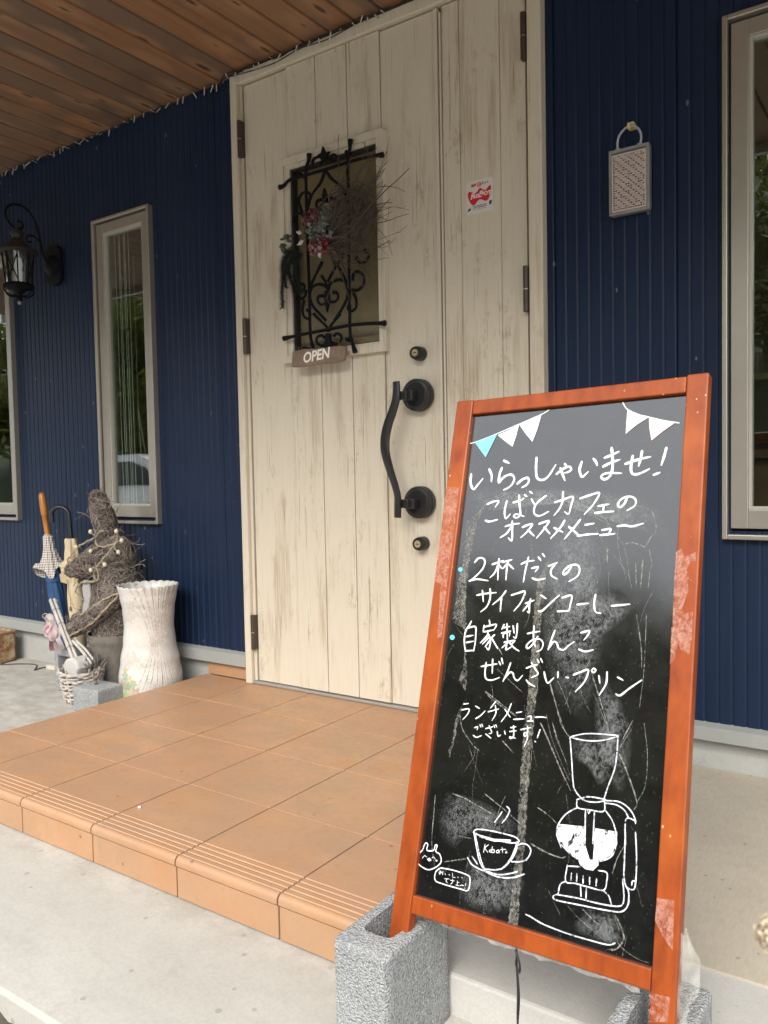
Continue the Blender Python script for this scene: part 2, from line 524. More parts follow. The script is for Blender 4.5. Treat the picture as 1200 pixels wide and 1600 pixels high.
def mat_leaf(name, a, b):
    m, t = new_mat(name)
    geo = nd(t, 'NewGeometry')
    oi = nd(t, 'ObjectInfo')
    f = mth(t, 'FRACT', mth(t, 'ADD', geo.outputs['Random Per Island'], oi.outputs['Random']))
    c = mixc(t, f, a, b)
    p = nd(t, 'BsdfPrincipled', {'Base Color': c, 'Roughness': 0.55})
    tl = nd(t, 'BsdfTranslucent', {'Color': c})
    mx = nd(t, 'MixShader', {0: 0.35, 1: p.outputs[0], 2: tl.outputs[0]})
    o = nd(t, 'OutputMaterial')
    t.links.new(mx.outputs[0], o.inputs[0])
    return m

def mat_island(name, cols, rough=0.7):
    """one of several colours for each loose piece of a mesh"""
    m, t = new_mat(name)
    geo = nd(t, 'NewGeometry')
    r = nd(t, 'ValToRGB', {'Fac': geo.outputs['Random Per Island']})
    e = r.color_ramp.elements
    while len(e) < len(cols):
        e.new(0.5)
    for i, c in enumerate(cols):
        e[i].position = i / max(1, len(cols) - 1)
        e[i].color = (*c, 1)
    return finish(m, t, r.outputs[0], rough)

M = {}
M['siding'] = mat_siding()
M['door'] = mat_door(0.0, 0.85)
M['door2'] = mat_door(3.7, 0.85)
M['frame'] = mat_door(8.1, 0.55)
M['soffit'] = mat_soffit()
M['tile'] = mat_tile()
M['grout'] = mat_concrete('grout', (0.20, 0.185, 0.165), (0.15, 0.14, 0.13), 0.1, 8)
M['slab'] = mat_concrete('pale_concrete', (0.47, 0.452, 0.412), (0.40, 0.383, 0.346), 0.3, 1.0, foot=-1.17)
M['landing'] = mat_concrete('brown_concrete', (0.47, 0.425, 0.34), (0.40, 0.36, 0.29), 0.35, 1.5, 0.35, brush=True)
M['kerb'] = mat_concrete('grey_concrete', (0.50, 0.495, 0.465), (0.43, 0.425, 0.40), 0.15, 2.0)
M['found'] = mat_concrete('foundation_render', (0.42, 0.42, 0.395), (0.35, 0.355, 0.335), 0.2, 2.2)
M['ground'] = mat_concrete('gravelly_soil', (0.10, 0.085, 0.062), (0.045, 0.045, 0.028), 0.7, 5.0, 0.9)
M['yard'] = mat_concrete('pale_bounce_yard', (0.39, 0.37, 0.33), (0.32, 0.305, 0.27), 0.5, 2.0, 0.5)  # gravel tone raised so the yard bounces light onto soffit and door
M['asphalt'] = mat_concrete('asphalt', (0.07, 0.07, 0.07), (0.055, 0.055, 0.055), 0.2, 3.0)
M['hill'] = mat_concrete('grassy_hill', (0.055, 0.075, 0.025), (0.035, 0.055, 0.018), 0.4, 0.6)
M['block'] = mat_block()
M['flash'] = simple('grey_flashing', (0.30, 0.315, 0.30), 0.5, 0.06, 20)
M['alu'] = simple('taupe_aluminium', (0.46, 0.43, 0.375), 0.38, 0.05, 25, 0.03, 0.75, 0.5)
M['alu_in'] = simple('pale_aluminium_bead', (0.42, 0.40, 0.35), 0.4, 0.05, 25, 0.05)
M['gasket'] = simple('black_rubber', (0.012, 0.012, 0.012), 0.6)
M['glass'] = mat_glass(ior=2.0, wave=0.05)
M['iron'] = simple('black_iron', (0.006, 0.0065, 0.0075), 0.6, 0.3, 90, 0.5, 0.0, 0.14)
M['blackmetal'] = simple('black_satin_metal', (0.012, 0.012, 0.012), 0.36, 0.2, 60, 0.1)
M['hinge'] = simple('bronze_hinge', (0.075, 0.062, 0.05), 0.45, 0.2, 60, 0.1, 0.5)
M['brass'] = simple('brass', (0.60, 0.50, 0.28), 0.35, 0.1, 60, 0.1, 0.7)
M['steel'] = simple('worn_steel', (0.42, 0.41, 0.38), 0.45, 0.2, 80, 0.2, 0.8)
M['sill'] = simple('threshold_aluminium', (0.40, 0.39, 0.37), 0.4, 0.1, 40, 0.1, 0.5)
M['orange'] = mat_orange_wood()
M['chalk'] = mat_film('white_chalk_paint', (0.74, 0.76, 0.78), 0.97, 330, 0.8, 0.30, 0.43)
M['chalk_thin'] = mat_film('thin_white_chalk', (0.76, 0.80, 0.87), 0.95, 380, 0.8, 0.38, 0.52)
M['chalk_blue'] = simple('pale_blue_chalk', (0.20, 0.60, 0.70), 0.8, 0.06, 160)
M['chalk_pink'] = simple('pale_pink_chalk', (0.78, 0.56, 0.56), 0.8, 0.06, 160)
M['dot_blue'] = simple('sky_blue_sticker', (0.13, 0.60, 0.86), 0.5, 0.04, 60)
M['glue'] = mat_film('dried_glue', (0.30, 0.29, 0.25), 0.60, 300, 0.7, 0.42, 0.62)
M['dust'] = mat_film('chalk_dust', (0.40, 0.42, 0.43), 0.42, 240, 0.8, 0.42, 0.66, True)
M['scratch'] = mat_film('scratch_line', (0.33, 0.32, 0.28), 0.7, 300, 0.7, 0.38, 0.58)
M['chalk_hatch'] = mat_film('hatched_chalk', (0.80, 0.82, 0.84), 1.0, 170, 0.8, 0.40, 0.47)
M['film'] = mat_film('peeling_film', (0.50, 0.235, 0.17), 0.68, 190, 0.5, 0.40, 0.56)
M['wood_dark'] = simple('weathered_wood', (0.20, 0.145, 0.105), 0.8, 0.35, 45, 0.6)
# chalk strokes and marks, in metres on the board panel (across, down)
LETTERS={'line1':([[(0.0442,0.1415),(0.0444,0.155),(0.0475,0.1642),(0.0533,0.1706),(0.0597,0.1628),(0.0689,0.1516)],[(0.0798,0.1343),(0.0857,0.1453),(0.0868,0.1572)],[(0.1068,0.1197),(0.1177,0.1251)],[(0.1046,0.1329),(0.1014,0.1451),(0.1019,0.1601),(0.1071,0.1533),(0.1157,0.1476),(0.1248,0.1466),(0.1311,0.1535),(0.1285,0.163),(0.122,0.1697),(0.1132,0.1737)],[(0.1377,0.1634),(0.1477,0.1557),(0.1565,0.1538),(0.159,0.1599),(0.1561,0.1658),(0.1476,0.1707)],[(0.1688,0.1182),(0.1702,0.1398),(0.1734,0.1537),(0.1792,0.1583),(0.1871,0.1581),(0.1951,0.1513),(0.2054,0.1332)],[(0.2087,0.1494),(0.2198,0.1407),(0.2297,0.1376),(0.2339,0.1428),(0.2289,0.1471),(0.2231,0.148)],[(0.2216,0.1324),(0.2254,0.1368)],[(0.2146,0.1396),(0.2189,0.1491),(0.2243,0.1611)],[(0.251,0.1303),(0.2485,0.1432),(0.2511,0.1525),(0.2542,0.1567),(0.2636,0.1485)],[(0.2708,0.1263),(0.2748,0.1308),(0.278,0.1378)],[(0.2896,0.1256),(0.3017,0.1215),(0.3122,0.1167)],[(0.2881,0.1407),(0.3009,0.1347),(0.3146,0.1304)],[(0.2999,0.1095),(0.3024,0.1242),(0.3039,0.1388),(0.3035,0.1496),(0.2993,0.1593),(0.2916,0.1626),(0.2865,0.1587),(0.2892,0.154),(0.2988,0.1521),(0.3189,0.1536)],[(0.3247,0.1382),(0.344,0.1322),(0.3635,0.1286)],[(0.3355,0.1254),(0.334,0.1405),(0.3351,0.1521),(0.3397,0.1564),(0.3489,0.1554),(0.3632,0.1488)],[(0.3498,0.1183),(0.3486,0.1307),(0.346,0.1426)],[(0.3875,0.1155),(0.3853,0.1276),(0.3816,0.1431)],[(0.3708,0.1586),(0.3796,0.1556)]],0.0052),'line2':([[(0.0835,0.199),(0.0948,0.1946),(0.1054,0.1934),(0.1036,0.1987),(0.1001,0.2045)],[(0.0839,0.2284),(0.0925,0.2305),(0.107,0.2272)],[(0.1211,0.1938),(0.1193,0.2091),(0.1199,0.2182),(0.1232,0.2256),(0.1304,0.2177)],[(0.1337,0.1972),(0.147,0.1938),(0.1529,0.1902)],[(0.1435,0.1846),(0.1463,0.2021),(0.1497,0.218),(0.144,0.2244),(0.1376,0.2219),(0.1417,0.2179),(0.1564,0.2219)],[(0.1539,0.1841),(0.1582,0.1873)],[(0.1631,0.1787),(0.1676,0.1818)],[(0.1674,0.1921),(0.1748,0.2031)],[(0.1933,0.1869),(0.179,0.1984),(0.1742,0.2088),(0.1761,0.2185),(0.1861,0.2216),(0.2007,0.2145)],[(0.124,0.2395),(0.1373,0.2359),(0.1499,0.2345)],[(0.1359,0.2306),(0.1378,0.2471),(0.139,0.2648),(0.132,0.2598)],[(0.1347,0.2411),(0.1278,0.2516),(0.1166,0.2591)],[(0.1562,0.2413),(0.1645,0.2376),(0.1737,0.2363),(0.1657,0.2488),(0.155,0.2591)],[(0.1669,0.2458),(0.1789,0.2562)],[(0.186,0.2356),(0.1941,0.2328),(0.2031,0.2314),(0.1947,0.246),(0.1839,0.2598)],[(0.1958,0.2416),(0.2068,0.2526)],[(0.2107,0.1989),(0.2255,0.1943),(0.241,0.1907),(0.2391,0.2062),(0.2365,0.2192),(0.2292,0.2158)],[(0.2234,0.181),(0.2234,0.1992),(0.2187,0.2115),(0.2112,0.2212)],[(0.2537,0.1935),(0.268,0.1891),(0.2854,0.1856),(0.2773,0.2039),(0.2634,0.2205)],[(0.2855,0.2073),(0.3027,0.2045)],[(0.295,0.2067),(0.2942,0.2158)],[(0.2809,0.2184),(0.2958,0.2171),(0.3114,0.2166)],[(0.3314,0.1943),(0.3282,0.2036),(0.3225,0.2098),(0.3182,0.2081),(0.3184,0.2018),(0.3253,0.1949),(0.3374,0.1929),(0.3453,0.1986),(0.3445,0.2079),(0.3329,0.2155)],[(0.2306,0.2305),(0.2235,0.2434),(0.2092,0.2605)],[(0.2133,0.2426),(0.2291,0.25)],[(0.2576,0.2293),(0.2482,0.242),(0.2335,0.2613)],[(0.2391,0.2411),(0.2576,0.2557)],[(0.2665,0.2382),(0.2808,0.2359)],[(0.2552,0.2565),(0.2719,0.2541),(0.2893,0.2531)],[(0.2951,0.2471),(0.309,0.2456),(0.3051,0.255)],[(0.2926,0.2553),(0.3158,0.2531)],[(0.3195,0.241),(0.3316,0.2396),(0.3423,0.2415),(0.3599,0.2368)]],0.0042),'line3':([[(0.0724,0.3032),(0.0782,0.2963),(0.0865,0.2954),(0.0922,0.3014),(0.0896,0.3134),(0.078,0.3271),(0.0658,0.3365)],[(0.0658,0.3362),(0.0804,0.3327),(0.1021,0.3346)],[(0.1068,0.3063),(0.1177,0.3024),(0.127,0.2993)],[(0.1186,0.2964),(0.1189,0.3127),(0.1205,0.3325)],[(0.1182,0.3068),(0.1134,0.3202),(0.1055,0.3293)],[(0.1203,0.3075),(0.1257,0.3129)],[(0.1257,0.3022),(0.1428,0.2975)],[(0.137,0.2998),(0.132,0.308),(0.1271,0.3133)],[(0.1349,0.305),(0.1357,0.3321)],[(0.1364,0.3043),(0.1477,0.3132)],[(0.1609,0.3045),(0.1712,0.3),(0.1834,0.2983)],[(0.1728,0.2927),(0.1697,0.3145),(0.1681,0.3347)],[(0.1809,0.3113),(0.1921,0.3089),(0.1876,0.3169)],[(0.1834,0.3278),(0.1928,0.3303),(0.2061,0.3278)],[(0.1907,0.2924),(0.1955,0.2978)],[(0.1974,0.2866),(0.2017,0.2916)],[(0.21,0.3071),(0.2242,0.3012)],[(0.2215,0.3034),(0.2151,0.3134),(0.2167,0.3225),(0.2268,0.3279)],[(0.2496,0.307),(0.2433,0.3169),(0.2371,0.3206),(0.2372,0.3143),(0.2466,0.3057),(0.2579,0.304),(0.2635,0.3102),(0.261,0.322),(0.2475,0.3314)]],0.0038),'line4':([[(0.084,0.3604),(0.1024,0.3566),(0.12,0.3545)],[(0.0936,0.3519),(0.0977,0.3708)],[(0.1079,0.3484),(0.1099,0.3644),(0.1052,0.3791),(0.095,0.3884)],[(0.1379,0.3509),(0.129,0.3635),(0.116,0.375)],[(0.1313,0.3627),(0.1312,0.375),(0.1317,0.3857)],[(0.1489,0.3576),(0.1609,0.3536),(0.1729,0.3509),(0.1672,0.3689),(0.1565,0.3837)],[(0.1758,0.37),(0.1904,0.3643)],[(0.1841,0.3625),(0.1829,0.3724),(0.184,0.3853),(0.1803,0.3831)],[(0.1826,0.3696),(0.1726,0.3828)],[(0.2014,0.3554),(0.2109,0.3606)],[(0.1997,0.3814),(0.2056,0.3813),(0.219,0.3679),(0.233,0.3541)],[(0.2385,0.358),(0.2539,0.3539),(0.2531,0.369),(0.2518,0.3779)],[(0.2327,0.3803),(0.2519,0.3783)],[(0.2644,0.3678),(0.283,0.3648)],[(0.2929,0.3509),(0.292,0.3644),(0.2951,0.3776),(0.3034,0.3792)],[(0.32,0.3671),(0.3339,0.3653),(0.3475,0.3631)]],0.0036),'line5':([[(0.0791,0.4053),(0.0766,0.4113),(0.0723,0.4167)],[(0.0724,0.4171),(0.0696,0.4278),(0.0706,0.4436),(0.0746,0.4563)],[(0.0724,0.4174),(0.0877,0.4142),(0.0904,0.4263),(0.0911,0.4406),(0.0901,0.455)],[(0.0727,0.4319),(0.0855,0.4288)],[(0.074,0.4419),(0.0876,0.4387)],[(0.0743,0.456),(0.0904,0.4538)],[(0.1129,0.4018),(0.1154,0.4092)],[(0.1044,0.411),(0.1038,0.4218)],[(0.1039,0.4139),(0.1156,0.4103),(0.1272,0.4081),(0.1229,0.4184)],[(0.1057,0.4217),(0.1228,0.4172)],[(0.113,0.4219),(0.1121,0.4277),(0.1009,0.4406)],[(0.115,0.4253),(0.1195,0.4357),(0.1177,0.4506),(0.1123,0.4461)],[(0.1163,0.4295),(0.1051,0.4421)],[(0.1183,0.435),(0.1107,0.4462)],[(0.1257,0.4253),(0.1186,0.4322)],[(0.1213,0.4313),(0.1343,0.4472)],[(0.1413,0.4072),(0.138,0.4152)],[(0.1396,0.4127),(0.1518,0.4097)],[(0.1383,0.4216),(0.1545,0.417)],[(0.1463,0.4055),(0.1495,0.4278)],[(0.1423,0.4283),(0.1419,0.4225),(0.1528,0.4189),(0.1528,0.4255)],[(0.1578,0.4083),(0.161,0.42)],[(0.165,0.4043),(0.1658,0.4183),(0.1647,0.4281),(0.1606,0.4259)],[(0.1495,0.4281),(0.1505,0.4326)],[(0.1448,0.4363),(0.1635,0.4313)],[(0.1531,0.4346),(0.1419,0.4455)],[(0.1499,0.4404),(0.1497,0.4481),(0.1589,0.4422)],[(0.1548,0.4358),(0.1633,0.4435),(0.173,0.4482)],[(0.1636,0.4326),(0.1582,0.4386)],[(0.1849,0.4191),(0.1951,0.4163),(0.2053,0.4142)],[(0.1948,0.406),(0.1961,0.4258),(0.2005,0.4392)],[(0.2032,0.4226),(0.1957,0.4355),(0.1878,0.4429),(0.1852,0.4383),(0.1942,0.429),(0.2066,0.4264),(0.2134,0.4328),(0.2112,0.4424),(0.2042,0.4464)],[(0.2313,0.4111),(0.2264,0.4277),(0.2228,0.4422)],[(0.2233,0.4401),(0.2309,0.4287),(0.2369,0.431),(0.2405,0.4387),(0.2491,0.44),(0.2556,0.4335),(0.2647,0.4262)],[(0.2746,0.4115),(0.2881,0.4079),(0.2847,0.4168),(0.2804,0.4224)],[(0.2734,0.4374),(0.284,0.4399),(0.2966,0.4362)]],0.0033),'line6':([[(0.1074,0.479),(0.122,0.4755),(0.1358,0.4722)],[(0.116,0.4719),(0.1157,0.488),(0.1193,0.4981),(0.1297,0.4991),(0.143,0.4936)],[(0.1271,0.4653),(0.1291,0.4881)],[(0.1392,0.4684),(0.1425,0.4732)],[(0.1432,0.4625),(0.1466,0.4712)],[(0.1601,0.4686),(0.1558,0.4841),(0.1499,0.4991)],[(0.1523,0.494),(0.1603,0.4837),(0.1662,0.4845),(0.1688,0.491),(0.1753,0.4951),(0.1833,0.4862)],[(0.1887,0.4742),(0.1979,0.47),(0.2064,0.4672)],[(0.1966,0.4647),(0.2042,0.4741),(0.2094,0.4816),(0.1991,0.488)],[(0.1907,0.4929),(0.1964,0.4977),(0.2063,0.5013)],[(0.2063,0.4591),(0.2096,0.4631)],[(0.2115,0.457),(0.2154,0.4626)],[(0.2197,0.4773),(0.2231,0.4874),(0.2278,0.4937),(0.2366,0.4846)],[(0.2428,0.4751),(0.2432,0.4839)],[(0.2569,0.4818),(0.2604,0.4822)],[(0.2682,0.477),(0.2794,0.4716),(0.2913,0.4675),(0.2867,0.4854),(0.2736,0.502)],[(0.2993,0.4639),(0.303,0.4664),(0.3004,0.4704),(0.2965,0.4682),(0.2993,0.4639)],[(0.3085,0.4745),(0.3109,0.4851)],[(0.3207,0.4676),(0.3205,0.4848),(0.3116,0.5028)],[(0.3373,0.4738),(0.3456,0.4772)],[(0.337,0.4986),(0.3429,0.5),(0.3564,0.488),(0.3732,0.4744)]],0.0032),'line7':([[(0.0828,0.5432),(0.0916,0.5411)],[(0.0805,0.5529),(0.0937,0.5497),(0.0921,0.5584),(0.0843,0.5679)],[(0.1055,0.5437),(0.113,0.5466)],[(0.1081,0.5634),(0.1162,0.5577),(0.1236,0.5492)],[(0.1411,0.5318),(0.1329,0.5435)],[(0.1293,0.55),(0.1476,0.5432)],[(0.141,0.5387),(0.1433,0.5505),(0.1379,0.5626)],[(0.1686,0.5324),(0.1636,0.548),(0.1542,0.5624)],[(0.1587,0.5426),(0.1693,0.5533)],[(0.1793,0.5453),(0.1882,0.5427)],[(0.1755,0.556),(0.1935,0.5529)],[(0.1996,0.5487),(0.2052,0.5476),(0.2044,0.5548)],[(0.1992,0.5557),(0.2092,0.5541)],[(0.2118,0.5482),(0.2214,0.5464),(0.2302,0.5463)],[(0.1082,0.5779),(0.1135,0.5754),(0.1129,0.5806)],[(0.1071,0.5902),(0.1136,0.5924),(0.1219,0.5885)],[(0.1172,0.5721),(0.1194,0.5756)],[(0.1205,0.5709),(0.1227,0.5744)],[(0.1283,0.5767),(0.1408,0.572)],[(0.1337,0.5715),(0.1398,0.5812),(0.1352,0.5836)],[(0.1293,0.5849),(0.1395,0.5902)],[(0.1422,0.5696),(0.1443,0.5731)],[(0.1455,0.5684),(0.1476,0.5719)],[(0.1493,0.5784),(0.1518,0.5855),(0.1558,0.5827)],[(0.1618,0.5759),(0.164,0.5808)],[(0.172,0.5694),(0.1809,0.5667)],[(0.171,0.5754),(0.1824,0.5727)],[(0.1766,0.5658),(0.1784,0.5818),(0.173,0.5858),(0.1719,0.5834),(0.1821,0.5842)],[(0.1896,0.57),(0.2055,0.5649)],[(0.2004,0.5634),(0.2016,0.5742),(0.1972,0.5792),(0.1959,0.575),(0.2006,0.5729),(0.2023,0.5814),(0.198,0.5944)],[(0.222,0.5656),(0.2186,0.5784)],[(0.2153,0.5842),(0.2167,0.5849)]],0.0024)}
DRAWINGS={'siphon':([[(0.2712,0.57),(0.2867,0.5639),(0.3031,0.5604),(0.3258,0.5585),(0.3442,0.5579),(0.3358,0.5624),(0.3201,0.568),(0.3007,0.5712),(0.284,0.5713),(0.2712,0.57)],[(0.2713,0.5707),(0.2764,0.5988),(0.2822,0.6348),(0.2874,0.6461),(0.2981,0.6555)],[(0.3443,0.5582),(0.3446,0.5839),(0.3424,0.6067),(0.3348,0.6318),(0.3294,0.6528)],[(0.29,0.6569),(0.3074,0.65),(0.3251,0.6491),(0.3331,0.6492)],[(0.2981,0.6555),(0.308,0.6567),(0.3208,0.6551),(0.3285,0.6522)],[(0.29,0.6569),(0.2923,0.6678),(0.309,0.6677),(0.3312,0.6657),(0.3315,0.6502)],[(0.2918,0.6679),(0.2755,0.6799),(0.2653,0.6955),(0.2631,0.7079),(0.2666,0.7177),(0.2726,0.7283)],[(0.3343,0.6644),(0.3446,0.6756),(0.3511,0.6902),(0.3535,0.7069)],[(0.3043,0.67),(0.3074,0.7151)],[(0.3179,0.6689),(0.3192,0.7126)],[(0.3075,0.6694),(0.3094,0.6728),(0.3115,0.6687)],[(0.3332,0.6506),(0.3519,0.6487),(0.3661,0.6541),(0.3752,0.6639),(0.3782,0.6733)],[(0.3335,0.6542),(0.3491,0.6536),(0.3619,0.6592),(0.3679,0.6681)],[(0.3787,0.6697),(0.3643,0.6706),(0.366,0.7043)],[(0.2722,0.7239),(0.2854,0.7322),(0.2989,0.7373),(0.318,0.7367),(0.3365,0.7312),(0.3482,0.7223),(0.3525,0.7085),(0.3522,0.6899)],[(0.3647,0.6874),(0.3663,0.7296),(0.3666,0.7435),(0.3706,0.7572),(0.3805,0.7597),(0.3835,0.7507),(0.3828,0.719),(0.3789,0.6846)],[(0.3826,0.7482),(0.379,0.749),(0.3786,0.7546)],[(0.2837,0.7494),(0.2833,0.7713),(0.297,0.7709),(0.3178,0.7711),(0.3396,0.7701),(0.3432,0.7573),(0.3423,0.7463),(0.3299,0.7462)],[(0.2838,0.7505),(0.303,0.7472)],[(0.2911,0.7586),(0.2911,0.768)],[(0.2991,0.7575),(0.2997,0.7682)],[(0.3087,0.7582),(0.3093,0.7681)],[(0.3183,0.7581),(0.3191,0.7672)],[(0.3285,0.7579),(0.3285,0.7671)],[(0.2833,0.7713),(0.2756,0.7774),(0.2736,0.7909)],[(0.3397,0.7708),(0.3477,0.7759),(0.3523,0.7859)],[(0.2736,0.7909),(0.2667,0.7954),(0.2704,0.7996),(0.3043,0.7977),(0.3477,0.7946),(0.3671,0.7911),(0.3752,0.7802),(0.3748,0.7638),(0.3698,0.7567)],[(0.2713,0.7921),(0.3035,0.7894),(0.3349,0.7888),(0.3622,0.7855),(0.369,0.7763),(0.3655,0.7494)],[(0.306,0.7724),(0.308,0.7862)],[(0.3148,0.7725),(0.3153,0.7872)],[(0.2264,0.8301),(0.2351,0.8315),(0.2558,0.8363),(0.292,0.8389),(0.3236,0.8388),(0.3511,0.8376),(0.3612,0.8328)]],0.0024),'cup':([[(0.1263,0.7359),(0.1309,0.7307),(0.1492,0.7279),(0.1776,0.7273),(0.1976,0.7283),(0.2049,0.7327),(0.1966,0.737),(0.175,0.739),(0.1465,0.7388),(0.1296,0.737),(0.1263,0.7359)],[(0.1274,0.7357),(0.1341,0.7552),(0.1429,0.7757),(0.1524,0.7855)],[(0.1296,0.737),(0.1373,0.7563),(0.1459,0.775),(0.1543,0.7851)],[(0.2022,0.7342),(0.1966,0.7538),(0.1885,0.769),(0.1797,0.7785)],[(0.2041,0.7338),(0.1994,0.7532),(0.1912,0.7667),(0.1815,0.7773)],[(0.1522,0.7839),(0.1681,0.782),(0.1815,0.7773)],[(0.201,0.7411),(0.2101,0.735),(0.2198,0.7355),(0.2253,0.7426),(0.22,0.7554),(0.2091,0.7611),(0.1958,0.7641)],[(0.1209,0.7745),(0.1315,0.7833),(0.1526,0.7872),(0.1771,0.79),(0.2002,0.7855),(0.2185,0.7764)],[(0.1288,0.771),(0.1393,0.7799)],[(0.1525,0.7863),(0.1767,0.7867),(0.1957,0.7807),(0.2068,0.7757)],[(0.1719,0.6966),(0.1669,0.7053),(0.1609,0.7143)],[(0.1789,0.6874),(0.1844,0.6916),(0.1807,0.7027),(0.1738,0.7126)]],0.0026),'kobato':([[(0.1488,0.7487),(0.1476,0.761)],[(0.1548,0.7483),(0.1494,0.7541),(0.1548,0.7594)],[(0.1587,0.7548),(0.1609,0.7564),(0.1592,0.7585),(0.157,0.7572),(0.1587,0.7548)],[(0.1617,0.7494),(0.1615,0.758),(0.1655,0.7571),(0.165,0.7535),(0.1611,0.7547)],[(0.1729,0.7518),(0.1692,0.7543),(0.1695,0.7566),(0.173,0.7559),(0.1733,0.7521),(0.1746,0.7562)],[(0.178,0.7473),(0.1798,0.7544)],[(0.1754,0.7513),(0.1845,0.7487)],[(0.1854,0.7512),(0.1869,0.7525),(0.1851,0.7539),(0.1842,0.7525)]],0.0012),'bunny':([[(0.0389,0.7802),(0.0313,0.7899),(0.0307,0.7972),(0.0358,0.8041),(0.052,0.8076),(0.0645,0.8022),(0.0742,0.793),(0.0741,0.7851),(0.0701,0.7798),(0.0631,0.7777),(0.0645,0.7685),(0.0607,0.7686),(0.0591,0.7768),(0.0467,0.7794),(0.047,0.7704),(0.0434,0.7689),(0.0406,0.7726),(0.0389,0.7802)],[(0.0752,0.7998),(0.0934,0.7983),(0.1125,0.7983),(0.1253,0.7997),(0.1295,0.8038),(0.1281,0.8203),(0.1147,0.8218),(0.0816,0.8219),(0.0682,0.8197),(0.0675,0.8076),(0.0752,0.7998)]],0.0019),'bubble':([[(0.0398,0.7934),(0.0435,0.7882),(0.0482,0.7898)],[(0.0575,0.7887),(0.0606,0.7867),(0.0643,0.7894)],[(0.0729,0.8069),(0.078,0.8046)],[(0.0751,0.8033),(0.0759,0.8085),(0.0738,0.8093),(0.0777,0.8062),(0.0805,0.8065),(0.08,0.8092)],[(0.0798,0.8038),(0.0815,0.8046)],[(0.0845,0.806),(0.0859,0.8078)],[(0.0917,0.8052),(0.093,0.8072)],[(0.0977,0.8025),(0.0991,0.8083),(0.1034,0.8073)],[(0.1077,0.8054),(0.109,0.807)],[(0.1148,0.8047),(0.1162,0.8058)],[(0.0848,0.8137),(0.0932,0.8122)],[(0.0891,0.8136),(0.0879,0.8169),(0.0914,0.8183)],[(0.0955,0.8134),(0.1029,0.8128)],[(0.0994,0.8108),(0.0996,0.8159),(0.0963,0.8193)],[(0.1077,0.8132),(0.1114,0.8133)],[(0.108,0.8114),(0.1083,0.8178),(0.1057,0.8181),(0.112,0.8177)],[(0.1133,0.8175),(0.116,0.8158),(0.1202,0.8158)],[(0.1229,0.8113),(0.1228,0.8156)],[(0.1219,0.8186),(0.1227,0.8189)]],0.001),'string':([[(0.0303,0.082),(0.0442,0.0812),(0.0874,0.068),(0.1273,0.0541),(0.1696,0.0392),(0.1832,0.0325)],[(0.3126,0.032),(0.3205,0.044),(0.3386,0.055),(0.3561,0.0612),(0.3818,0.0699),(0.405,0.0758)]],0.002)}
FILLS={'flag_blue':[[(0.0443,0.0817),(0.0883,0.0681),(0.07,0.1116)]],'flag_white':[[(0.0892,0.0709),(0.1096,0.0634),(0.1295,0.0543),(0.126,0.0755),(0.1212,0.0952),(0.1065,0.0848)],[(0.1302,0.0553),(0.1505,0.0472),(0.1705,0.0393),(0.1652,0.0663),(0.1585,0.0887),(0.1442,0.0734)],[(0.3214,0.0446),(0.3387,0.0559),(0.3562,0.0621),(0.3382,0.0732),(0.3215,0.0873),(0.3212,0.0653)]],'flag_pink':[[(0.3571,0.0622),(0.3767,0.0685),(0.3977,0.0757),(0.3796,0.0884),(0.3638,0.1018),(0.3591,0.0813)]],'coffee':[[(0.2639,0.7077),(0.2692,0.7193),(0.2802,0.7296),(0.3004,0.7369),(0.3163,0.7352),(0.3065,0.7138),(0.3052,0.6994),(0.3038,0.692),(0.2662,0.696)],[(0.321,0.7342),(0.3364,0.7302),(0.3473,0.721),(0.3517,0.7073),(0.3504,0.6903),(0.3495,0.6898),(0.3212,0.6911),(0.3202,0.6964),(0.3209,0.7137)],[(0.2998,0.7393),(0.3147,0.735),(0.3288,0.7333),(0.3296,0.7392),(0.3222,0.748),(0.3111,0.7487),(0.3028,0.7448)],[(0.1359,0.7371),(0.1627,0.7381),(0.1913,0.7335),(0.1906,0.7366),(0.1632,0.7419),(0.1385,0.7408)]],'nose':[[(0.0486,0.7924),(0.0532,0.7894),(0.0575,0.7922),(0.0535,0.7951)]],'dot':[[(0.0505,0.3165),(0.0503,0.3183),(0.0491,0.3198),(0.0472,0.3205),(0.0451,0.3203),(0.0432,0.3193),(0.042,0.3177),(0.0418,0.3158),(0.0425,0.3141),(0.0441,0.3131),(0.0462,0.3128),(0.0482,0.3134),(0.0498,0.3148)],[(0.0509,0.4349),(0.0506,0.4369),(0.0493,0.4385),(0.0472,0.4394),(0.0448,0.4394),(0.0427,0.4383),(0.0414,0.4366),(0.0411,0.4346),(0.0419,0.4327),(0.0437,0.4314),(0.046,0.431),(0.0483,0.4316),(0.0501,0.433)]],'pinkdot':[[(0.0686,0.7904),(0.0682,0.7915),(0.0669,0.7921),(0.0655,0.792),(0.0649,0.7912),(0.0653,0.7902),(0.0665,0.7895),(0.0679,0.7896)]]}
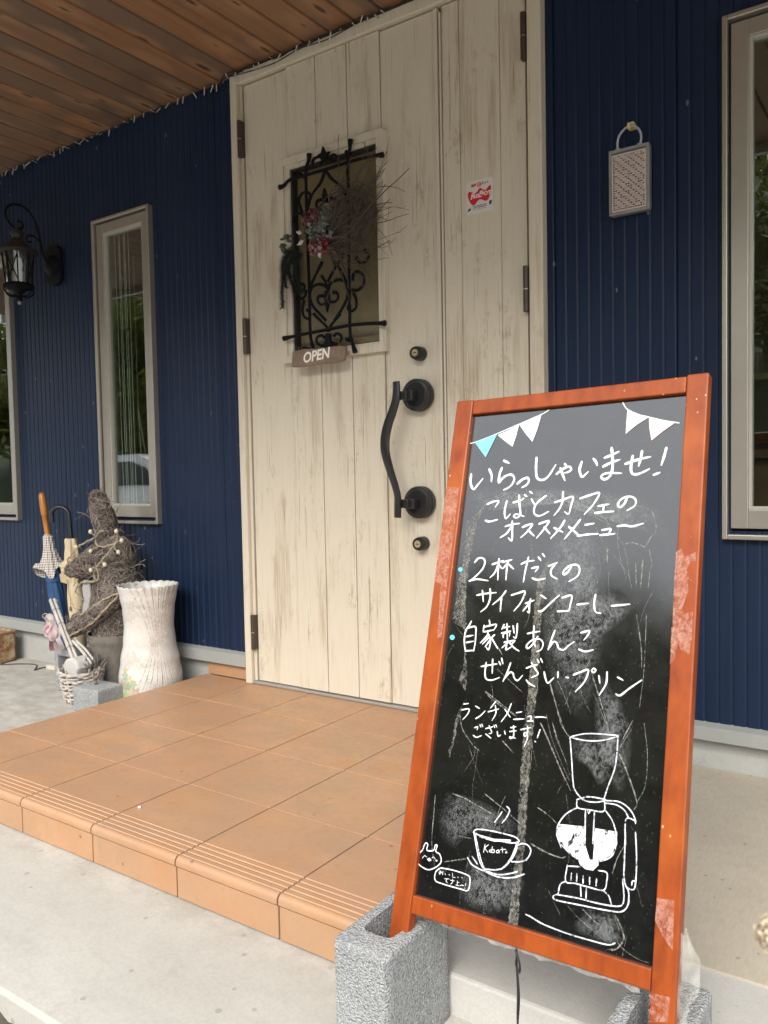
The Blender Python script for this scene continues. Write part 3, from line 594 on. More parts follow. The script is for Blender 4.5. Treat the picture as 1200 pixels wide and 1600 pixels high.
SCRATCH={'scratch':([[(0.2411,0.2095),(0.2545,0.2025),(0.2698,0.2102),(0.2816,0.2168),(0.2983,0.2282),(0.3072,0.2425),(0.3172,0.2519),(0.3308,0.2704),(0.3386,0.2947),(0.3433,0.3187),(0.3491,0.3379)],[(0.3308,0.2704),(0.3441,0.2673),(0.3578,0.271),(0.3653,0.2733),(0.373,0.2581),(0.3797,0.2491),(0.3771,0.2309),(0.3688,0.2154),(0.3474,0.2072)],[(0.305,0.2736),(0.3078,0.2983)],[(0.3714,0.2777),(0.3773,0.3015),(0.3749,0.309),(0.3738,0.337)],[(0.3523,0.299),(0.3556,0.3362)],[(0.363,0.2943),(0.3623,0.3374)],[(0.3738,0.3773),(0.3755,0.4567),(0.3726,0.5166)],[(0.3588,0.3781),(0.3692,0.4263),(0.372,0.4571)],[(0.2311,0.4941),(0.2416,0.5194),(0.258,0.5593)],[(0.2433,0.4884),(0.2603,0.5172),(0.269,0.5364)],[(0.2961,0.47),(0.311,0.5043),(0.3293,0.5497)],[(0.2218,0.5559),(0.2407,0.5853),(0.2614,0.6198),(0.2791,0.646)],[(0.2411,0.5534),(0.2563,0.5847),(0.2688,0.6078),(0.2734,0.621)],[(0.2522,0.5423),(0.2609,0.5603),(0.2703,0.5701)],[(0.3485,0.5833),(0.3612,0.6066),(0.3776,0.6433),(0.3746,0.6554)],[(0.3809,0.5351),(0.3883,0.5773),(0.3881,0.6197),(0.3791,0.643)],[(0.2294,0.6795),(0.2474,0.6868),(0.262,0.6961)],[(0.3638,0.5343),(0.3516,0.5617)],[(0.3631,0.5465),(0.3478,0.5743)],[(0.0495,0.6931),(0.0512,0.7275),(0.0537,0.7668),(0.0642,0.8001)],[(0.0819,0.6855),(0.1041,0.6888),(0.124,0.6941),(0.1543,0.7025)],[(0.1012,0.7463),(0.1265,0.7455)],[(0.1385,0.6755),(0.1734,0.6919),(0.2072,0.7095)],[(0.0813,0.7893),(0.1181,0.7768)],[(0.1364,0.7891),(0.166,0.7976),(0.1903,0.8019)],[(0.12,0.518),(0.1482,0.5333),(0.1807,0.5504)],[(0.078,0.5618),(0.0854,0.5825),(0.1061,0.6033),(0.1214,0.6123)],[(0.2207,0.5556),(0.2378,0.5821),(0.2489,0.6)],[(0.2412,0.5529),(0.2516,0.5787),(0.2588,0.589)],[(0.1603,0.5917),(0.1804,0.6064)],[(0.1368,0.4804),(0.1552,0.4924),(0.1862,0.5128)],[(0.1203,0.5187),(0.135,0.53),(0.1801,0.5514)],[(0.134,0.4444),(0.1432,0.4562)],[(0.2887,0.803),(0.3108,0.8172),(0.3509,0.8356)],[(0.311,0.8017),(0.3275,0.8115),(0.3404,0.8179)],[(0.3516,0.8435),(0.3618,0.8407),(0.3694,0.8319),(0.3723,0.8217),(0.3653,0.8073),(0.3586,0.7981)],[(0.3571,0.7985),(0.366,0.8166)],[(0.35,0.7459),(0.356,0.7234),(0.3646,0.706)],[(0.2245,0.7324),(0.2493,0.7392),(0.273,0.7415),(0.2794,0.7386)]],0.0009)}
RESIDUE={'strip':[[(0.2098,0.2979),(0.2062,0.3289),(0.2054,0.3866),(0.2085,0.4481),(0.2113,0.5279),(0.21,0.5769),(0.2099,0.6059),(0.2116,0.6719),(0.2144,0.736),(0.214,0.8081),(0.2147,0.852),(0.2011,0.852),(0.2007,0.8114),(0.202,0.7386),(0.198,0.6744),(0.196,0.608),(0.1951,0.5298),(0.1942,0.4492),(0.192,0.3874),(0.195,0.3292)]],'band':[[(0.1253,0.177),(0.1016,0.1855),(0.0806,0.1989),(0.0638,0.2173),(0.0454,0.2346),(0.05,0.2591),(0.0487,0.2971),(0.0466,0.32),(0.0434,0.3338),(0.0437,0.3733),(0.0416,0.4046),(0.0624,0.4177),(0.0695,0.4139),(0.0609,0.3501),(0.0625,0.3332),(0.0612,0.3049),(0.0639,0.2671),(0.0675,0.236),(0.0746,0.2116),(0.0865,0.1956),(0.1197,0.1815)],[(0.0685,0.4162),(0.0776,0.475),(0.0836,0.5009),(0.0827,0.5221),(0.0768,0.5143),(0.0693,0.5045),(0.074,0.4753)],[(0.0836,0.5377),(0.0724,0.563),(0.0687,0.6069),(0.0648,0.6228),(0.0686,0.6324),(0.0718,0.6115),(0.0772,0.5624)]],'haze':[[(0.2233,0.1827),(0.2531,0.2055),(0.2854,0.2696),(0.3005,0.326),(0.3108,0.3907),(0.3013,0.4598),(0.2911,0.5184),(0.2546,0.5131),(0.2289,0.4664),(0.2119,0.4069),(0.2101,0.3234),(0.2149,0.2591)],[(0.0476,0.1827),(0.0907,0.1688),(0.129,0.1772),(0.1882,0.1747),(0.3101,0.1856),(0.3624,0.2081),(0.3817,0.234),(0.3772,0.2541),(0.3432,0.218),(0.2903,0.201),(0.2018,0.1953),(0.1312,0.1968),(0.0885,0.2015),(0.0606,0.2125)],[(0.2875,0.3569),(0.3227,0.3504),(0.3485,0.364),(0.3402,0.384),(0.317,0.405),(0.293,0.4214),(0.2802,0.3925)],[(0.1263,0.7781),(0.1553,0.7856),(0.1982,0.7805),(0.2151,0.7901),(0.2032,0.8241),(0.1731,0.8405),(0.1285,0.838),(0.1151,0.8227)],[(0.0727,0.6871),(0.1202,0.6884),(0.1782,0.7016),(0.1915,0.7223),(0.1264,0.7355),(0.095,0.7611),(0.0678,0.7375)],[(0.3202,0.7994),(0.3571,0.7985),(0.3715,0.8111),(0.3643,0.8333),(0.3418,0.8353),(0.3039,0.8288)],[(0.3128,0.4779),(0.3393,0.5034),(0.3622,0.5557),(0.3535,0.6286),(0.3218,0.5888),(0.306,0.5167)],[(0.2803,0.5671),(0.3391,0.5635),(0.3375,0.6045),(0.3254,0.6334),(0.304,0.6099),(0.2778,0.5955)]]}
# wrought iron grille, metres on the door face (x, z)
GRILLE_BARS=[[(0.2397,1.9009),(0.263,1.9032),(0.2898,1.9174),(0.3544,1.917),(0.4637,1.9172),(0.5684,1.9186),(0.6547,1.9159),(0.707,1.9091)],[(0.2418,1.3439),(0.271,1.3457),(0.3526,1.3499),(0.4549,1.3531),(0.5533,1.3561),(0.6406,1.3514),(0.704,1.3448)],[(0.379,1.9931),(0.3758,1.9671),(0.3632,1.9461),(0.3606,1.8628),(0.3615,1.7124),(0.3646,1.5307),(0.364,1.4094),(0.3646,1.3485),(0.3692,1.3176),(0.3809,1.2859)],[(0.5654,1.9973),(0.5624,1.9665),(0.5544,1.9426),(0.5509,1.8973),(0.554,1.7927),(0.5501,1.6485),(0.5477,1.5324),(0.5475,1.4155),(0.5466,1.3276),(0.5554,1.2972),(0.567,1.2608)]]
GRILLE_SCROLLS=[[(0.4521,1.914),(0.4317,1.8772),(0.3917,1.8443),(0.3665,1.7956),(0.3644,1.778)],[(0.4574,1.9116),(0.4853,1.8772),(0.5293,1.8385),(0.5537,1.7812)],[(0.3423,1.7884),(0.3277,1.8336),(0.3429,1.8576),(0.3684,1.8582),(0.3837,1.84),(0.3738,1.8253),(0.3597,1.833)],[(0.4338,1.8176),(0.412,1.8162),(0.4098,1.7959),(0.4328,1.7835),(0.4485,1.791)],[(0.4759,1.8148),(0.4969,1.8046),(0.4978,1.7839),(0.4786,1.7761),(0.4637,1.7879)],[(0.3948,1.9448),(0.4017,1.9657),(0.4267,1.9699),(0.4456,1.9537),(0.4322,1.945)],[(0.4684,1.9501),(0.4877,1.9613),(0.5064,1.9539),(0.5022,1.9404),(0.4872,1.941)],[(0.5927,1.733),(0.5714,1.7545),(0.5758,1.7824),(0.5942,1.7918),(0.6155,1.7742),(0.609,1.747),(0.5927,1.733)],[(0.2969,1.7609),(0.3058,1.7835),(0.3303,1.7908),(0.346,1.7786)],[(0.6184,1.6077),(0.6358,1.5875),(0.6209,1.567),(0.5921,1.5718),(0.5817,1.5909)],[(0.432,1.5978),(0.3692,1.5155)],[(0.5313,1.6107),(0.4847,1.5616),(0.454,1.5229)],[(0.4855,1.589),(0.5242,1.5357),(0.55,1.4811)],[(0.4547,1.495),(0.4448,1.5083),(0.4115,1.5213),(0.3797,1.5139),(0.3693,1.4832),(0.3829,1.445),(0.4185,1.4081),(0.4387,1.3884)],[(0.4558,1.4988),(0.4603,1.512),(0.4836,1.5223),(0.5138,1.5217),(0.5371,1.4986),(0.5379,1.4555),(0.5109,1.416),(0.4796,1.3833)],[(0.4309,1.4765),(0.4112,1.4773),(0.406,1.462),(0.4197,1.4469),(0.4457,1.4505),(0.4522,1.4635)],[(0.4783,1.4817),(0.4949,1.4773),(0.5,1.4608),(0.4866,1.4489),(0.4601,1.4505)],[(0.5656,1.5099),(0.5686,1.5308),(0.5884,1.5393),(0.612,1.5182),(0.6123,1.4913),(0.5891,1.4754),(0.5623,1.4785)],[(0.5669,1.467),(0.5785,1.4421),(0.5763,1.4152),(0.5554,1.4055),(0.5408,1.416),(0.5472,1.4308)],[(0.3243,1.5363),(0.3429,1.5275),(0.3397,1.5117),(0.3234,1.5068)],[(0.3144,1.4787),(0.3442,1.4847),(0.3541,1.5096)],[(0.3423,1.4748),(0.3321,1.4396),(0.3393,1.4142),(0.3604,1.4034),(0.3689,1.4206),(0.3534,1.4368)],[(0.4253,1.5491),(0.4427,1.5246),(0.4497,1.4997)],[(0.3838,1.4184),(0.4179,1.3872),(0.442,1.3652),(0.4512,1.347)],[(0.5062,1.4026),(0.4815,1.3831),(0.4641,1.3683),(0.4537,1.3486)],[(0.4427,1.3061),(0.4202,1.299),(0.3982,1.3128),(0.4003,1.3318),(0.4213,1.336),(0.4334,1.3262)],[(0.4623,1.3066),(0.4888,1.2981),(0.5094,1.312),(0.5041,1.3296),(0.485,1.3344),(0.475,1.3253)]]
GRILLE_LEAVES=[[(0.4526,1.8538),(0.4647,1.823),(0.4608,1.7679),(0.444,1.7712),(0.4434,1.8275)],[(0.4508,1.9994),(0.4638,1.9728),(0.4805,1.9747),(0.4687,1.96),(0.4607,1.9472),(0.4478,1.9502),(0.4383,1.9672),(0.4253,1.9732),(0.4424,1.9779)],[(0.4443,1.4925),(0.4622,1.4899),(0.4654,1.4577),(0.4523,1.4138),(0.4408,1.4611)],[(0.4437,1.3403),(0.4656,1.3377),(0.4673,1.3091),(0.4764,1.2873),(0.4542,1.2801),(0.4299,1.2922),(0.4414,1.312)]]
FILM=[[(0.0012,0.1674),(0.0274,0.1684),(0.0286,0.2439),(0.0277,0.3305),(0.0285,0.3813),(0.03,0.4367),(0.0208,0.4401),(0.018,0.3874),(0.0141,0.3452),(0.0002,0.3399),(-0.0019,0.2966),(0.0004,0.2437),(0.0011,0.202)],[(0.4142,0.2835),(0.4216,0.2781),(0.4261,0.2914),(0.4426,0.2832),(0.4429,0.299),(0.4363,0.2965),(0.4308,0.3098),(0.4349,0.3409),(0.4266,0.3697),(0.4318,0.3745),(0.4427,0.3714),(0.4433,0.4118),(0.4159,0.4138),(0.414,0.3365)],[(0.4161,0.7608),(0.4388,0.7584),(0.44,0.8188),(0.4289,0.8098),(0.4152,0.7889)],[(0.413,0.8773),(0.4398,0.8751),(0.4387,0.9046),(0.4143,0.9123)],[(0.4139,0.3953),(0.443,0.3934),(0.441,0.4325),(0.4286,0.4265),(0.4246,0.4161),(0.4208,0.4413),(0.4149,0.4489)]]
# ------------------------------------------------------------------ the setting
def struct(name, mb, mat, **k):
    o = mb.build(name, mat, **k)
    o['kind'] = 'structure'
    return o

Z_SLAB, Z_LAND = -0.095, -0.02
g = MB()
g.add([(-120, -120, -0.25), (120, -120, -0.25), (120, 60, -0.25), (-120, 60, -0.25)], [(0, 1, 2, 3)])
struct('ground', g, M['ground'])
g = MB()
g.add([(-60, -30, -0.236), (60, -30, -0.236), (60, -2.34, -0.236), (-60, -2.34, -0.236)], [(0, 1, 2, 3)])
struct('yard', g, M['yard'])  # out of view, added as a pale sheet that reflects light under the porch
g = MB()
NS = 240
for j in range(9):
    for i in range(NS + 1):
        xx, yy = -6 + 12 * i / NS, -2.36 + 0.80 * j / 8
        g.v.append(Vector((xx, yy, -0.142 + 0.016 * mnoise.noise(Vector((xx * 9, yy * 9, 0))) + 0.01 * mnoise.noise(Vector((xx * 30, yy * 30, 3))))))
for j in range(8):
    for i in range(NS):
        a = j * (NS + 1) + i
        g.f.append([a, a + 1, a + NS + 2, a + NS + 1])
struct('soil_strip', g, M['ground'], smooth=60)
g = MB()
g.add([(-60, -12.6, -0.232), (60, -12.6, -0.232), (60, -9.0, -0.232), (-60, -9.0, -0.232)], [(0, 1, 2, 3)])
struct('road', g, M['asphalt'])
# wooded hill across the road (seen in the window and board reflections)
g = MB()
NX, NY = 40, 16
def hill_side(x):
    return 0.3 + 0.7 * min(1, max(0, (4.0 - x) / 4.0))
for j in range(NY + 1):
    for i in range(NX + 1):
        x = -46 + 80 * i / NX
        y = -13.0 - 34 * j / NY
        t = j / NY
        z = -0.26 + 11.0 * t ** 0.85 * hill_side(x) + (mnoise.noise(Vector((x * 0.13, y * 0.13, 2))) * 1.5 + mnoise.noise(Vector((x * 0.4, y * 0.4, 5))) * 0.5) * min(1, t * 5)
        g.v.append(Vector((x, y, z)))
for j in range(NY):
    for i in range(NX):
        a = j * (NX + 1) + i
        g.f.append([a, a + 1, a + NX + 2, a + NX + 1])
struct('hill', g, M['hill'], smooth=60)

# concrete apron: flat top with a chamfered front edge
g = MB()
g.prism([(-1.566, -0.4), (-1.562, Z_SLAB - 0.007), (-1.560, Z_SLAB - 0.002), (-1.554, Z_SLAB), (0.042, Z_SLAB), (0.042, -0.4)], -6.0, 6.0, 'x')
struct('concrete_apron', g, M['slab'])
# raised landing to the right of the step: brown brushed top with a grey margin
g = MB()
g.box(1.518, 6.0, -1.172, 0.041, Z_SLAB - 0.05, Z_LAND - 0.004)
struct('landing_edge', g, M['kerb'], bevel=0.006)
g = MB()
g.box(1.522, 6.0, -0.925, 0.038, Z_LAND - 0.02, Z_LAND)
struct('landing', g, M['landing'])

# ------------------------------------------------------------------ the cafe building
cafe = thing('cafe_building', 'navy ribbed metal cafe building with a cream double door under a wooden porch ceiling', 'building', (0, 0, 0))
WY = 0.030
holes = [(-2.09, -1.655, 0.65, 1.99), (-0.925, -0.562, 0.65, 1.99), (1.80, 3.28, 0.655, 2.0), (-0.012, 1.255, -0.2, 2.37)]
PITCH = 0.0362
wall = MB()
def wall_strip(xa, ya, xb, yb, z0=0.10, z1=2.42):
    xm = (xa + xb) / 2
    cuts = [(h[2], h[3]) for h in holes if h[0] < xm < h[1]]
    z = z0
    segs = []
    for a, b in sorted(cuts):
        if a > z:
            segs.append((z, a))
        z = max(z, b)
    if z < z1:
        segs.append((z, z1))
    for a, b in segs:
        wall.add([(xa, ya, a), (xb, yb, a), (xb, yb, b), (xa, ya, b)], [(0, 1, 2, 3)])
x = -5.0
k = 0
while x < 5.2:
    deep = 0.006 if k % 10 == 3 else 0.0022
    gw = 0.0068 if k % 10 == 3 else 0.0050
    xb = x + PITCH - gw
    wall_strip(x, WY, x + 0.003, WY - 0.0012)
    wall_strip(x + 0.003, WY - 0.0012, xb - 0.003, WY - 0.0012)
    wall_strip(xb - 0.003, WY - 0.0012, xb, WY)
    wall_strip(xb, WY, xb + gw * 0.55, WY + deep)
    wall_strip(xb + gw * 0.55, WY + deep, xb + gw * 0.8, WY + deep)
    wall_strip(xb + gw * 0.8, WY + deep, x + PITCH, WY)
    x += PITCH
    k += 1
wall.build('wall', M['siding'], cafe, fix=False)

# flashing strip along the foot of the siding, left and right of the door
for a, b, zb in ((-5.0, -0.034, 0.060), (1.278, 5.2, 0.070)):
    f = MB()
    f.prism([(0.034, 0.116), (0.004, 0.107), (0.0, 0.104), (0.0, zb), (0.006, zb), (0.04, zb + 0.006)], a, b, 'x')
    f.build('base_flashing', M['flash'], cafe)
f = MB()
f.box(-5.0, -0.002, 0.040, 0.14, -0.4, 0.12)
f.box(1.262, 5.2, 0.040, 0.14, -0.4, 0.12)
f.build('foundation', M['found'], cafe)
f = MB()
f.box(-0.275, -0.036, 0.022, 0.039, 0.002, 0.0585)
f.build('tile_skirting', M['tile'], cafe, bevel=0.002)

# porch ceiling boards with V joints, running out from the wall
ZC = 2.405
f = MB()
BW = 0.1146
x = -5.0 - 0.0
x = -44 * BW
while x < 5.2:
    z = ZC
    f.add([(x + 0.0025, -1.96, z + 0.014), (x + 0.0105, -1.96, z), (x + BW - 0.0035, -1.96, z), (x + BW + 0.0025, -1.96, z + 0.014),
           (x + 0.0025, 0.045, z + 0.014), (x + 0.0105, 0.045, z), (x + BW - 0.0035, 0.045, z), (x + BW + 0.0025, 0.045, z + 0.014)],
          [(0, 1, 5, 4), (1, 2, 6, 5), (2, 3, 7, 6)])
    x += BW
f.build('porch_ceiling', M['soffit'], cafe, fix=False)
f = MB()
f.box(-5.2, 5.4, -2.0, -1.962, 2.36, 2.58)
f.build('fascia', simple('pale_fascia', (0.55, 0.53, 0.48), 0.5), cafe, bevel=0.004)
f = MB()
f.box(-5.2, 5.4, -1.96, 4.2, 2.50, 2.58)
f.build('roof', M['flash'], cafe)
# the room behind the windows
inner = simple('room_plaster', (0.36, 0.30, 0.22), 0.8)
f = MB()
f.add([(-5, 0.14, 0.02), (5.2, 0.14, 0.02), (5.2, 3.6, 0.02), (-5, 3.6, 0.02), (-5, 0.14, 2.45), (5.2, 0.14, 2.45), (5.2, 3.6, 2.45), (-5, 3.6, 2.45)],
      [(0, 1, 2, 3), (4, 7, 6, 5), (2, 3, 7, 6), (1, 2, 6, 5), (0, 3, 7, 4)])
f.build('room', inner, cafe, fix=False)
f = MB()
f.box(1.5, 5.1, 0.75, 0.79, 0.03, 0.86)
f.box(1.5, 5.1, 0.70, 1.2, 0.86, 0.89)
f.build('counter', simple('brown_counter_wood', (0.22, 0.11, 0.055), 0.5, 0.2, 12), cafe)

# windows
def window(x0, x1, z0, z1, cords=False):
    """outer frame, sash, pane; returns the frame part"""
    f = MB()
    w = 0.0135
    yo, yi = 0.002, 0.12
    f.box(x0, x0 + w, yo, yi, z0, z1)
    f.box(x1 - w, x1, yo, yi, z0, z1)
    f.box(x0 + w, x1 - w, yo, yi, z1 - w, z1)
    f.box(x0 + w, x1 - w, yo, yi, z0, z0 + w)
    fr = f.build('window', M['alu'], cafe, bevel=0.0025)
    d = MB()
    d.box(x0 + w, x1 - w, 0.060, 0.064, z0 + w, z1 - w)
    s = MB()
    a, c = x0 + w + 0.0065, z0 + w + 0.016
    b, e = x1 - w - 0.003, z1 - w - 0.007
    sw = 0.044
    s.box(a, a + sw, 0.016, 0.075, c, e)
    s.box(b - sw, b, 0.016, 0.075, c, e)
    s.box(a + sw, b - sw, 0.0165, 0.075, e - sw, e)
    s.box(a + sw, b - sw, 0.0165, 0.075, c, c + sw + 0.008)
    so = s.build('sash', M['alu'], fr, bevel=0.002)
    k = MB()
    k.box(x0 + w + 0.001, a - 0.001, 0.05, 0.06, z0 + w + 0.001, z1 - w - 0.001)
    k.box(a, x1 - w - 0.001, 0.05, 0.06, z0 + w + 0.001, c - 0.001)
    k.build('gasket', M['gasket'], fr)
    bd = MB()
    a2, b2, c2, e2 = a + sw, b - sw, c + sw + 0.008, e - sw
    bw = 0.008
    bd.box(a2, a2 + bw, 0.021, 0.05, c2, e2)
    bd.box(b2 - bw, b2, 0.021, 0.05, c2, e2)
    bd.box(a2 + bw, b2 - bw, 0.0215, 0.05, e2 - bw, e2)
    bd.box(a2 + bw, b2 - bw, 0.0215, 0.05, c2, c2 + bw)
    bd.build('glazing_bead', M['alu_in'], fr, bevel=0.001)
    p = MB()
    p.box(a2 + 0.001, b2 - 0.001, 0.036, 0.040, c2 + 0.001, e2 - 0.001)
    p.build('window_pane', M['glass'], fr)
    if cords:
        for i, cx in enumerate([0.028, 0.05, 0.062, 0.085, 0.098, 0.118]):
            q = MB()
            q.tube([(a2 + cx, 0.062 + 0.004 * (i % 2), e2 - 0.005), (a2 + cx + 0.002, 0.063, (c2 + e2) / 2), (a2 + cx + 0.001, 0.064, c2 - 0.02)], 0.0012, 5)
            q.build('blind_cord', simple('white_cord', (0.85, 0.83, 0.78), 0.7) if i == 0 else bpy.data.materials['white_cord'], fr)
        for bx0, bx1 in ((0.150, 0.168), (0.158, 0.232)):
            q = MB()
            for j in range(150):
                t = j / 149
                zz = e2 - 0.12 - t * (e2 - c2 - 0.14)
                xx = a2 + 0.15 + (0 if t < 0.62 else (t - 0.62) / 0.38 * (bx1 - 0.15))
                q.ball((xx, 0.066, zz), 0.0024, n=5, m=4)
            q.build('bead_chain', simple('white_beads', (0.75, 0.73, 0.66), 0.5) if bx1 < 0.2 else bpy.data.materials['white_beads'], fr)
    return fr
window(-2.06, -1.632, 0.630, 2.012)
window(-0.943, -0.546, 0.630, 2.012, True)
window(1.781, 3.30, 0.633, 2.024)

# door frame
f = MB()
for xa, xb in ((-0.030, 0.004), (1.224, 1.270)):
    f.box(xa, xb, -0.004, 0.10, 0.0, 2.392)
f.box(0.0045, 1.2235, -0.0035, 0.10, 2.352, 2.391)
frame = f.build('door_frame', M['frame'], cafe, bevel=0.003)
for b in ((0.0045, 0.0190), (1.2195, 1.2235)):
    MB().box(*b, 0.012, 0.09, 0.012, 2.351).build('door_stop', M['frame'], frame, bevel=0.002)
f = MB()
f.box(-0.01, 1.25, 0.0, 0.12, 0.001, 0.011)
f.build('threshold', M['sill'], frame, bevel=0.002)
for hx, zs, y in ((0.0165, (2.072, 1.312, 0.140), -0.003), (1.213, (2.082, 1.322, 0.150), -0.003)):
    for z in zs:
        h = MB()
        h.lathe([(0.0085, 0), (0.0085, 0.0665)], (hx, y, z), 14)
        h.lathe([(0.0085, 0.0700), (0.0085, 0.1385)], (hx, y, z), 14)
        h.box(hx - 0.0085, hx + 0.0085, y, 0.016, z + 0.001, z + 0.1375)
        ho = h.build('hinge', M['hinge'], frame, smooth=40)
        h = MB()
        h.lathe([(0.0078, 0.0660), (0.0078, 0.0705)], (hx, y, z), 14)
        h.build('hinge_ring', M['steel'], ho)

# main leaf: body, three raised planks, seams
def leaf_boards(seams, y, z0, z1, skip=None):
    """planks between consecutive seam positions with narrow open joints"""
    mb = MB()
    for i in range(len(seams) - 1):
        a, b = seams[i] + 0.0016, seams[i + 1] - 0.0016
        zs = [(z0, z1)]
        if skip and b > skip[0] and a < skip[1]:
            zs = [(z0, skip[2]), (skip[3], z1)]
        for c, d in zs:
            mb.box(a, b, y, y + 0.03, c, d)
    return mb
WIN = (0.218, 0.688, 1.26, 2.004)
mb = MB()
for xa, xb, za, zb in ((0.0265, 0.2425, 0.014, 2.345), (0.6735, 0.8885, 0.0145, 2.345)):
    if xa < 0.1:
        mb.box(xa, WIN[0] + 0.02, 0.016, 0.05, za, zb)
        mb.box(WIN[0] + 0.02, xb, 0.016, 0.05, za, WIN[2] + 0.01)
        mb.box(WIN[0] + 0.02, xb, 0.016, 0.05, WIN[3] - 0.01, zb)
    else:
        mb.box(WIN[1] - 0.02, xb, 0.016, 0.05, za, zb)
        mb.box(xa, WIN[1] - 0.02, 0.016, 0.05, za, WIN[2] + 0.01)
        mb.box(xa, WIN[1] - 0.02, 0.016, 0.05, WIN[3] - 0.01, zb)
door = mb.build('front_door', M['door'], cafe, bevel=0.0012)
for a, b in ((0.244, 0.386), (0.386, 0.529), (0.529, 0.672)):
    for z0, z1 in ((0.015, WIN[2] + 0.01), (WIN[3] - 0.01, 2.349)):
        leaf_boards([a, b], 0.0105, z0, z1).build('raised_plank', M['door2'], door, bevel=0.0018)
mb = MB()
mb.box(0.8895, 0.9020, 0.009, 0.05, 0.0145, 2.346)
mb.box(0.9075, 0.9140, 0.011, 0.05, 0.0145, 2.330)
mb.build('meeting_strip', M['frame'], door, bevel=0.0015)
bk = MB()
bk.box(0.0205, 0.262, 0.052, 0.06, 0.0115, 2.3505)
bk.box(0.665, 1.2185, 0.052, 0.06, 0.0115, 2.3505)
bk.box(0.262, 0.665, 0.052, 0.06, 0.0115, 1.288)
bk.box(0.262, 0.665, 0.052, 0.06, 1.972, 2.3505)
bk.build('door_core', M['gasket'], door)
# window of the door: stepped mitred trim, gasket, patterned glass
def ring(mb, o, i, y0, y1):
    (ax, bx, az, bz), (cx, dx, cz, dz) = o, i
    mb.prism([(ax, az), (bx, az), (dx, cz), (cx, cz)], y0, y1)
    mb.prism([(ax, bz), (bx, bz), (dx, dz), (cx, dz)], y0, y1)
    mb.prism([(ax, az), (ax, bz), (cx, dz), (cx, cz)], y0, y1)
    mb.prism([(bx, az), (bx, bz), (dx, dz), (dx, cz)], y0, y1)
tr = MB()
ring(tr, (0.213, 0.691, 1.2545, 2.011), (0.240, 0.664, 1.2815, 1.984), -0.010, 0.016)
ring(tr, (0.2402, 0.6638, 1.2817, 1.9838), (0.2655, 0.6615, 1.2915, 1.968), -0.004, 0.03)
tw = tr.build('door_window_trim', M['frame'], door, bevel=0.0015)
gk = MB()
ring(gk, (0.2656, 0.6614, 1.2916, 1.9679), (0.2765, 0.6560, 1.2945, 1.9595), 0.004, 0.034)
gk.build('glazing_gasket', M['gasket'], door)
def mat_pattern_glass():
    m, t = new_mat('patterned_amber_glass')
    v = nd(t, 'TexVoronoi', {'Vector': coord(t, (260, 1, 260)), 'Scale': 1.0}, feature='SMOOTH_F1')
    n = noi(t, (5, 1, 3), 3)
    c = mixc(t, ramp(t, n, 0.3, 0.7), (0.15, 0.12, 0.065), (0.21, 0.165, 0.075))
    return finish(m, t, c, 0.15, v.outputs['Distance'], 0.5, 0.0035, IOR=2.0, Coat_Weight=0.3, Coat_Roughness=0.1)
pg = MB()
pg.box(0.2662, 0.6608, 0.030, 0.036, 1.292, 1.9675)
pg.build('patterned_glass', mat_pattern_glass(), door)

# wrought iron grille over the door window
GY = -0.030
gr = MB()
for i, b in enumerate(GRILLE_BARS):
    p = catmull([(x, GY - (0.0 if i < 2 else 0.0), z) for x, z in b], 0.01)
    if i >= 2:
        p = [v + Vector((0, 0.008, 0)) for v in p]
    n = len(p)
    rr = [0.0062 + 0.0045 * max(0, 1 - min(j, n - 1 - j) * 0.01 / 0.028) for j in range(n)]
    gr.tube(p, rr, 6)
    for e in (0, -1):
        d = p[e]
        gr.box(d.x - 0.011, d.x + 0.011, GY - 0.008, GY + 0.014, d.z - 0.011, d.z + 0.011) if False else None
grille = gr.build('window_grille', M['iron'], cafe, smooth=40)
for i, b in enumerate(GRILLE_SCROLLS):
    gr = MB()
    p = catmull([(x, GY + 0.004 + 0.0006 * (i % 5), z) for x, z in b], 0.006)
    n = len(p)
    gr.tube(p, [0.0048 + 0.0016 * abs(math.cos(j / n * math.pi)) for j in range(n)], 6)
    gr.build('scroll', M['iron'], grille, smooth=40)
for b in GRILLE_LEAVES:
    MB().prism(b, GY - 0.006, GY + 0.006).build('iron_leaf', M['iron'], grille, bevel=0.002)
for x, z in ((0.33, 1.30), (0.53, 1.31), (0.33, 1.93), (0.545, 1.96)):
    MB().box(x - 0.006, x + 0.006, GY + 0.008, 0.012, z - 0.006, z + 0.006).build('grille_foot', M['iron'], grille)

# pull handle: two stepped roses, posts, twisted S bar
h = MB()
path = [(0.774, 1.1368), (0.7759, 1.1075), (0.7739, 1.0757), (0.76, 1.034), (0.7442, 0.9975), (0.732, 0.9497), (0.7322, 0.9012),
        (0.7473, 0.8469), (0.7655, 0.7929), (0.7743, 0.7552), (0.7722, 0.7176), (0.7701, 0.6825)]
p = catmull([(x, -0.075 - 0.010 * math.sin(max(0, min(1, (1.1368 - z) / 0.45)) * math.pi), z) for x, z in path], 0.008)
n = len(p)
vs, fs = [], []
for j, c in enumerate(p):
    t = j / (n - 1)
    ang = 0.35 * math.sin((t - 0.5) * 2 * math.pi)
    tan = (p[min(j + 1, n - 1)] - p[max(j - 1, 0)]).normalized()
    side = Vector((1, 0, 0)) - tan * tan.x
    side.normalize()
    nor = tan.cross(side)
    wv = side * math.cos(ang) + nor * math.sin(ang)
    nv = tan.cross(wv)
    hw, ht = 0.0125 + 0.0045 * math.sin(t * math.pi), 0.0062
    for k in range(12):
        a = 2 * math.pi * k / 12
        ca, sa = math.cos(a), math.sin(a)
        q = 0.6
        vs.append(c + wv * hw * math.copysign(abs(ca) ** q, ca) + nv * ht * math.copysign(abs(sa) ** q, sa))
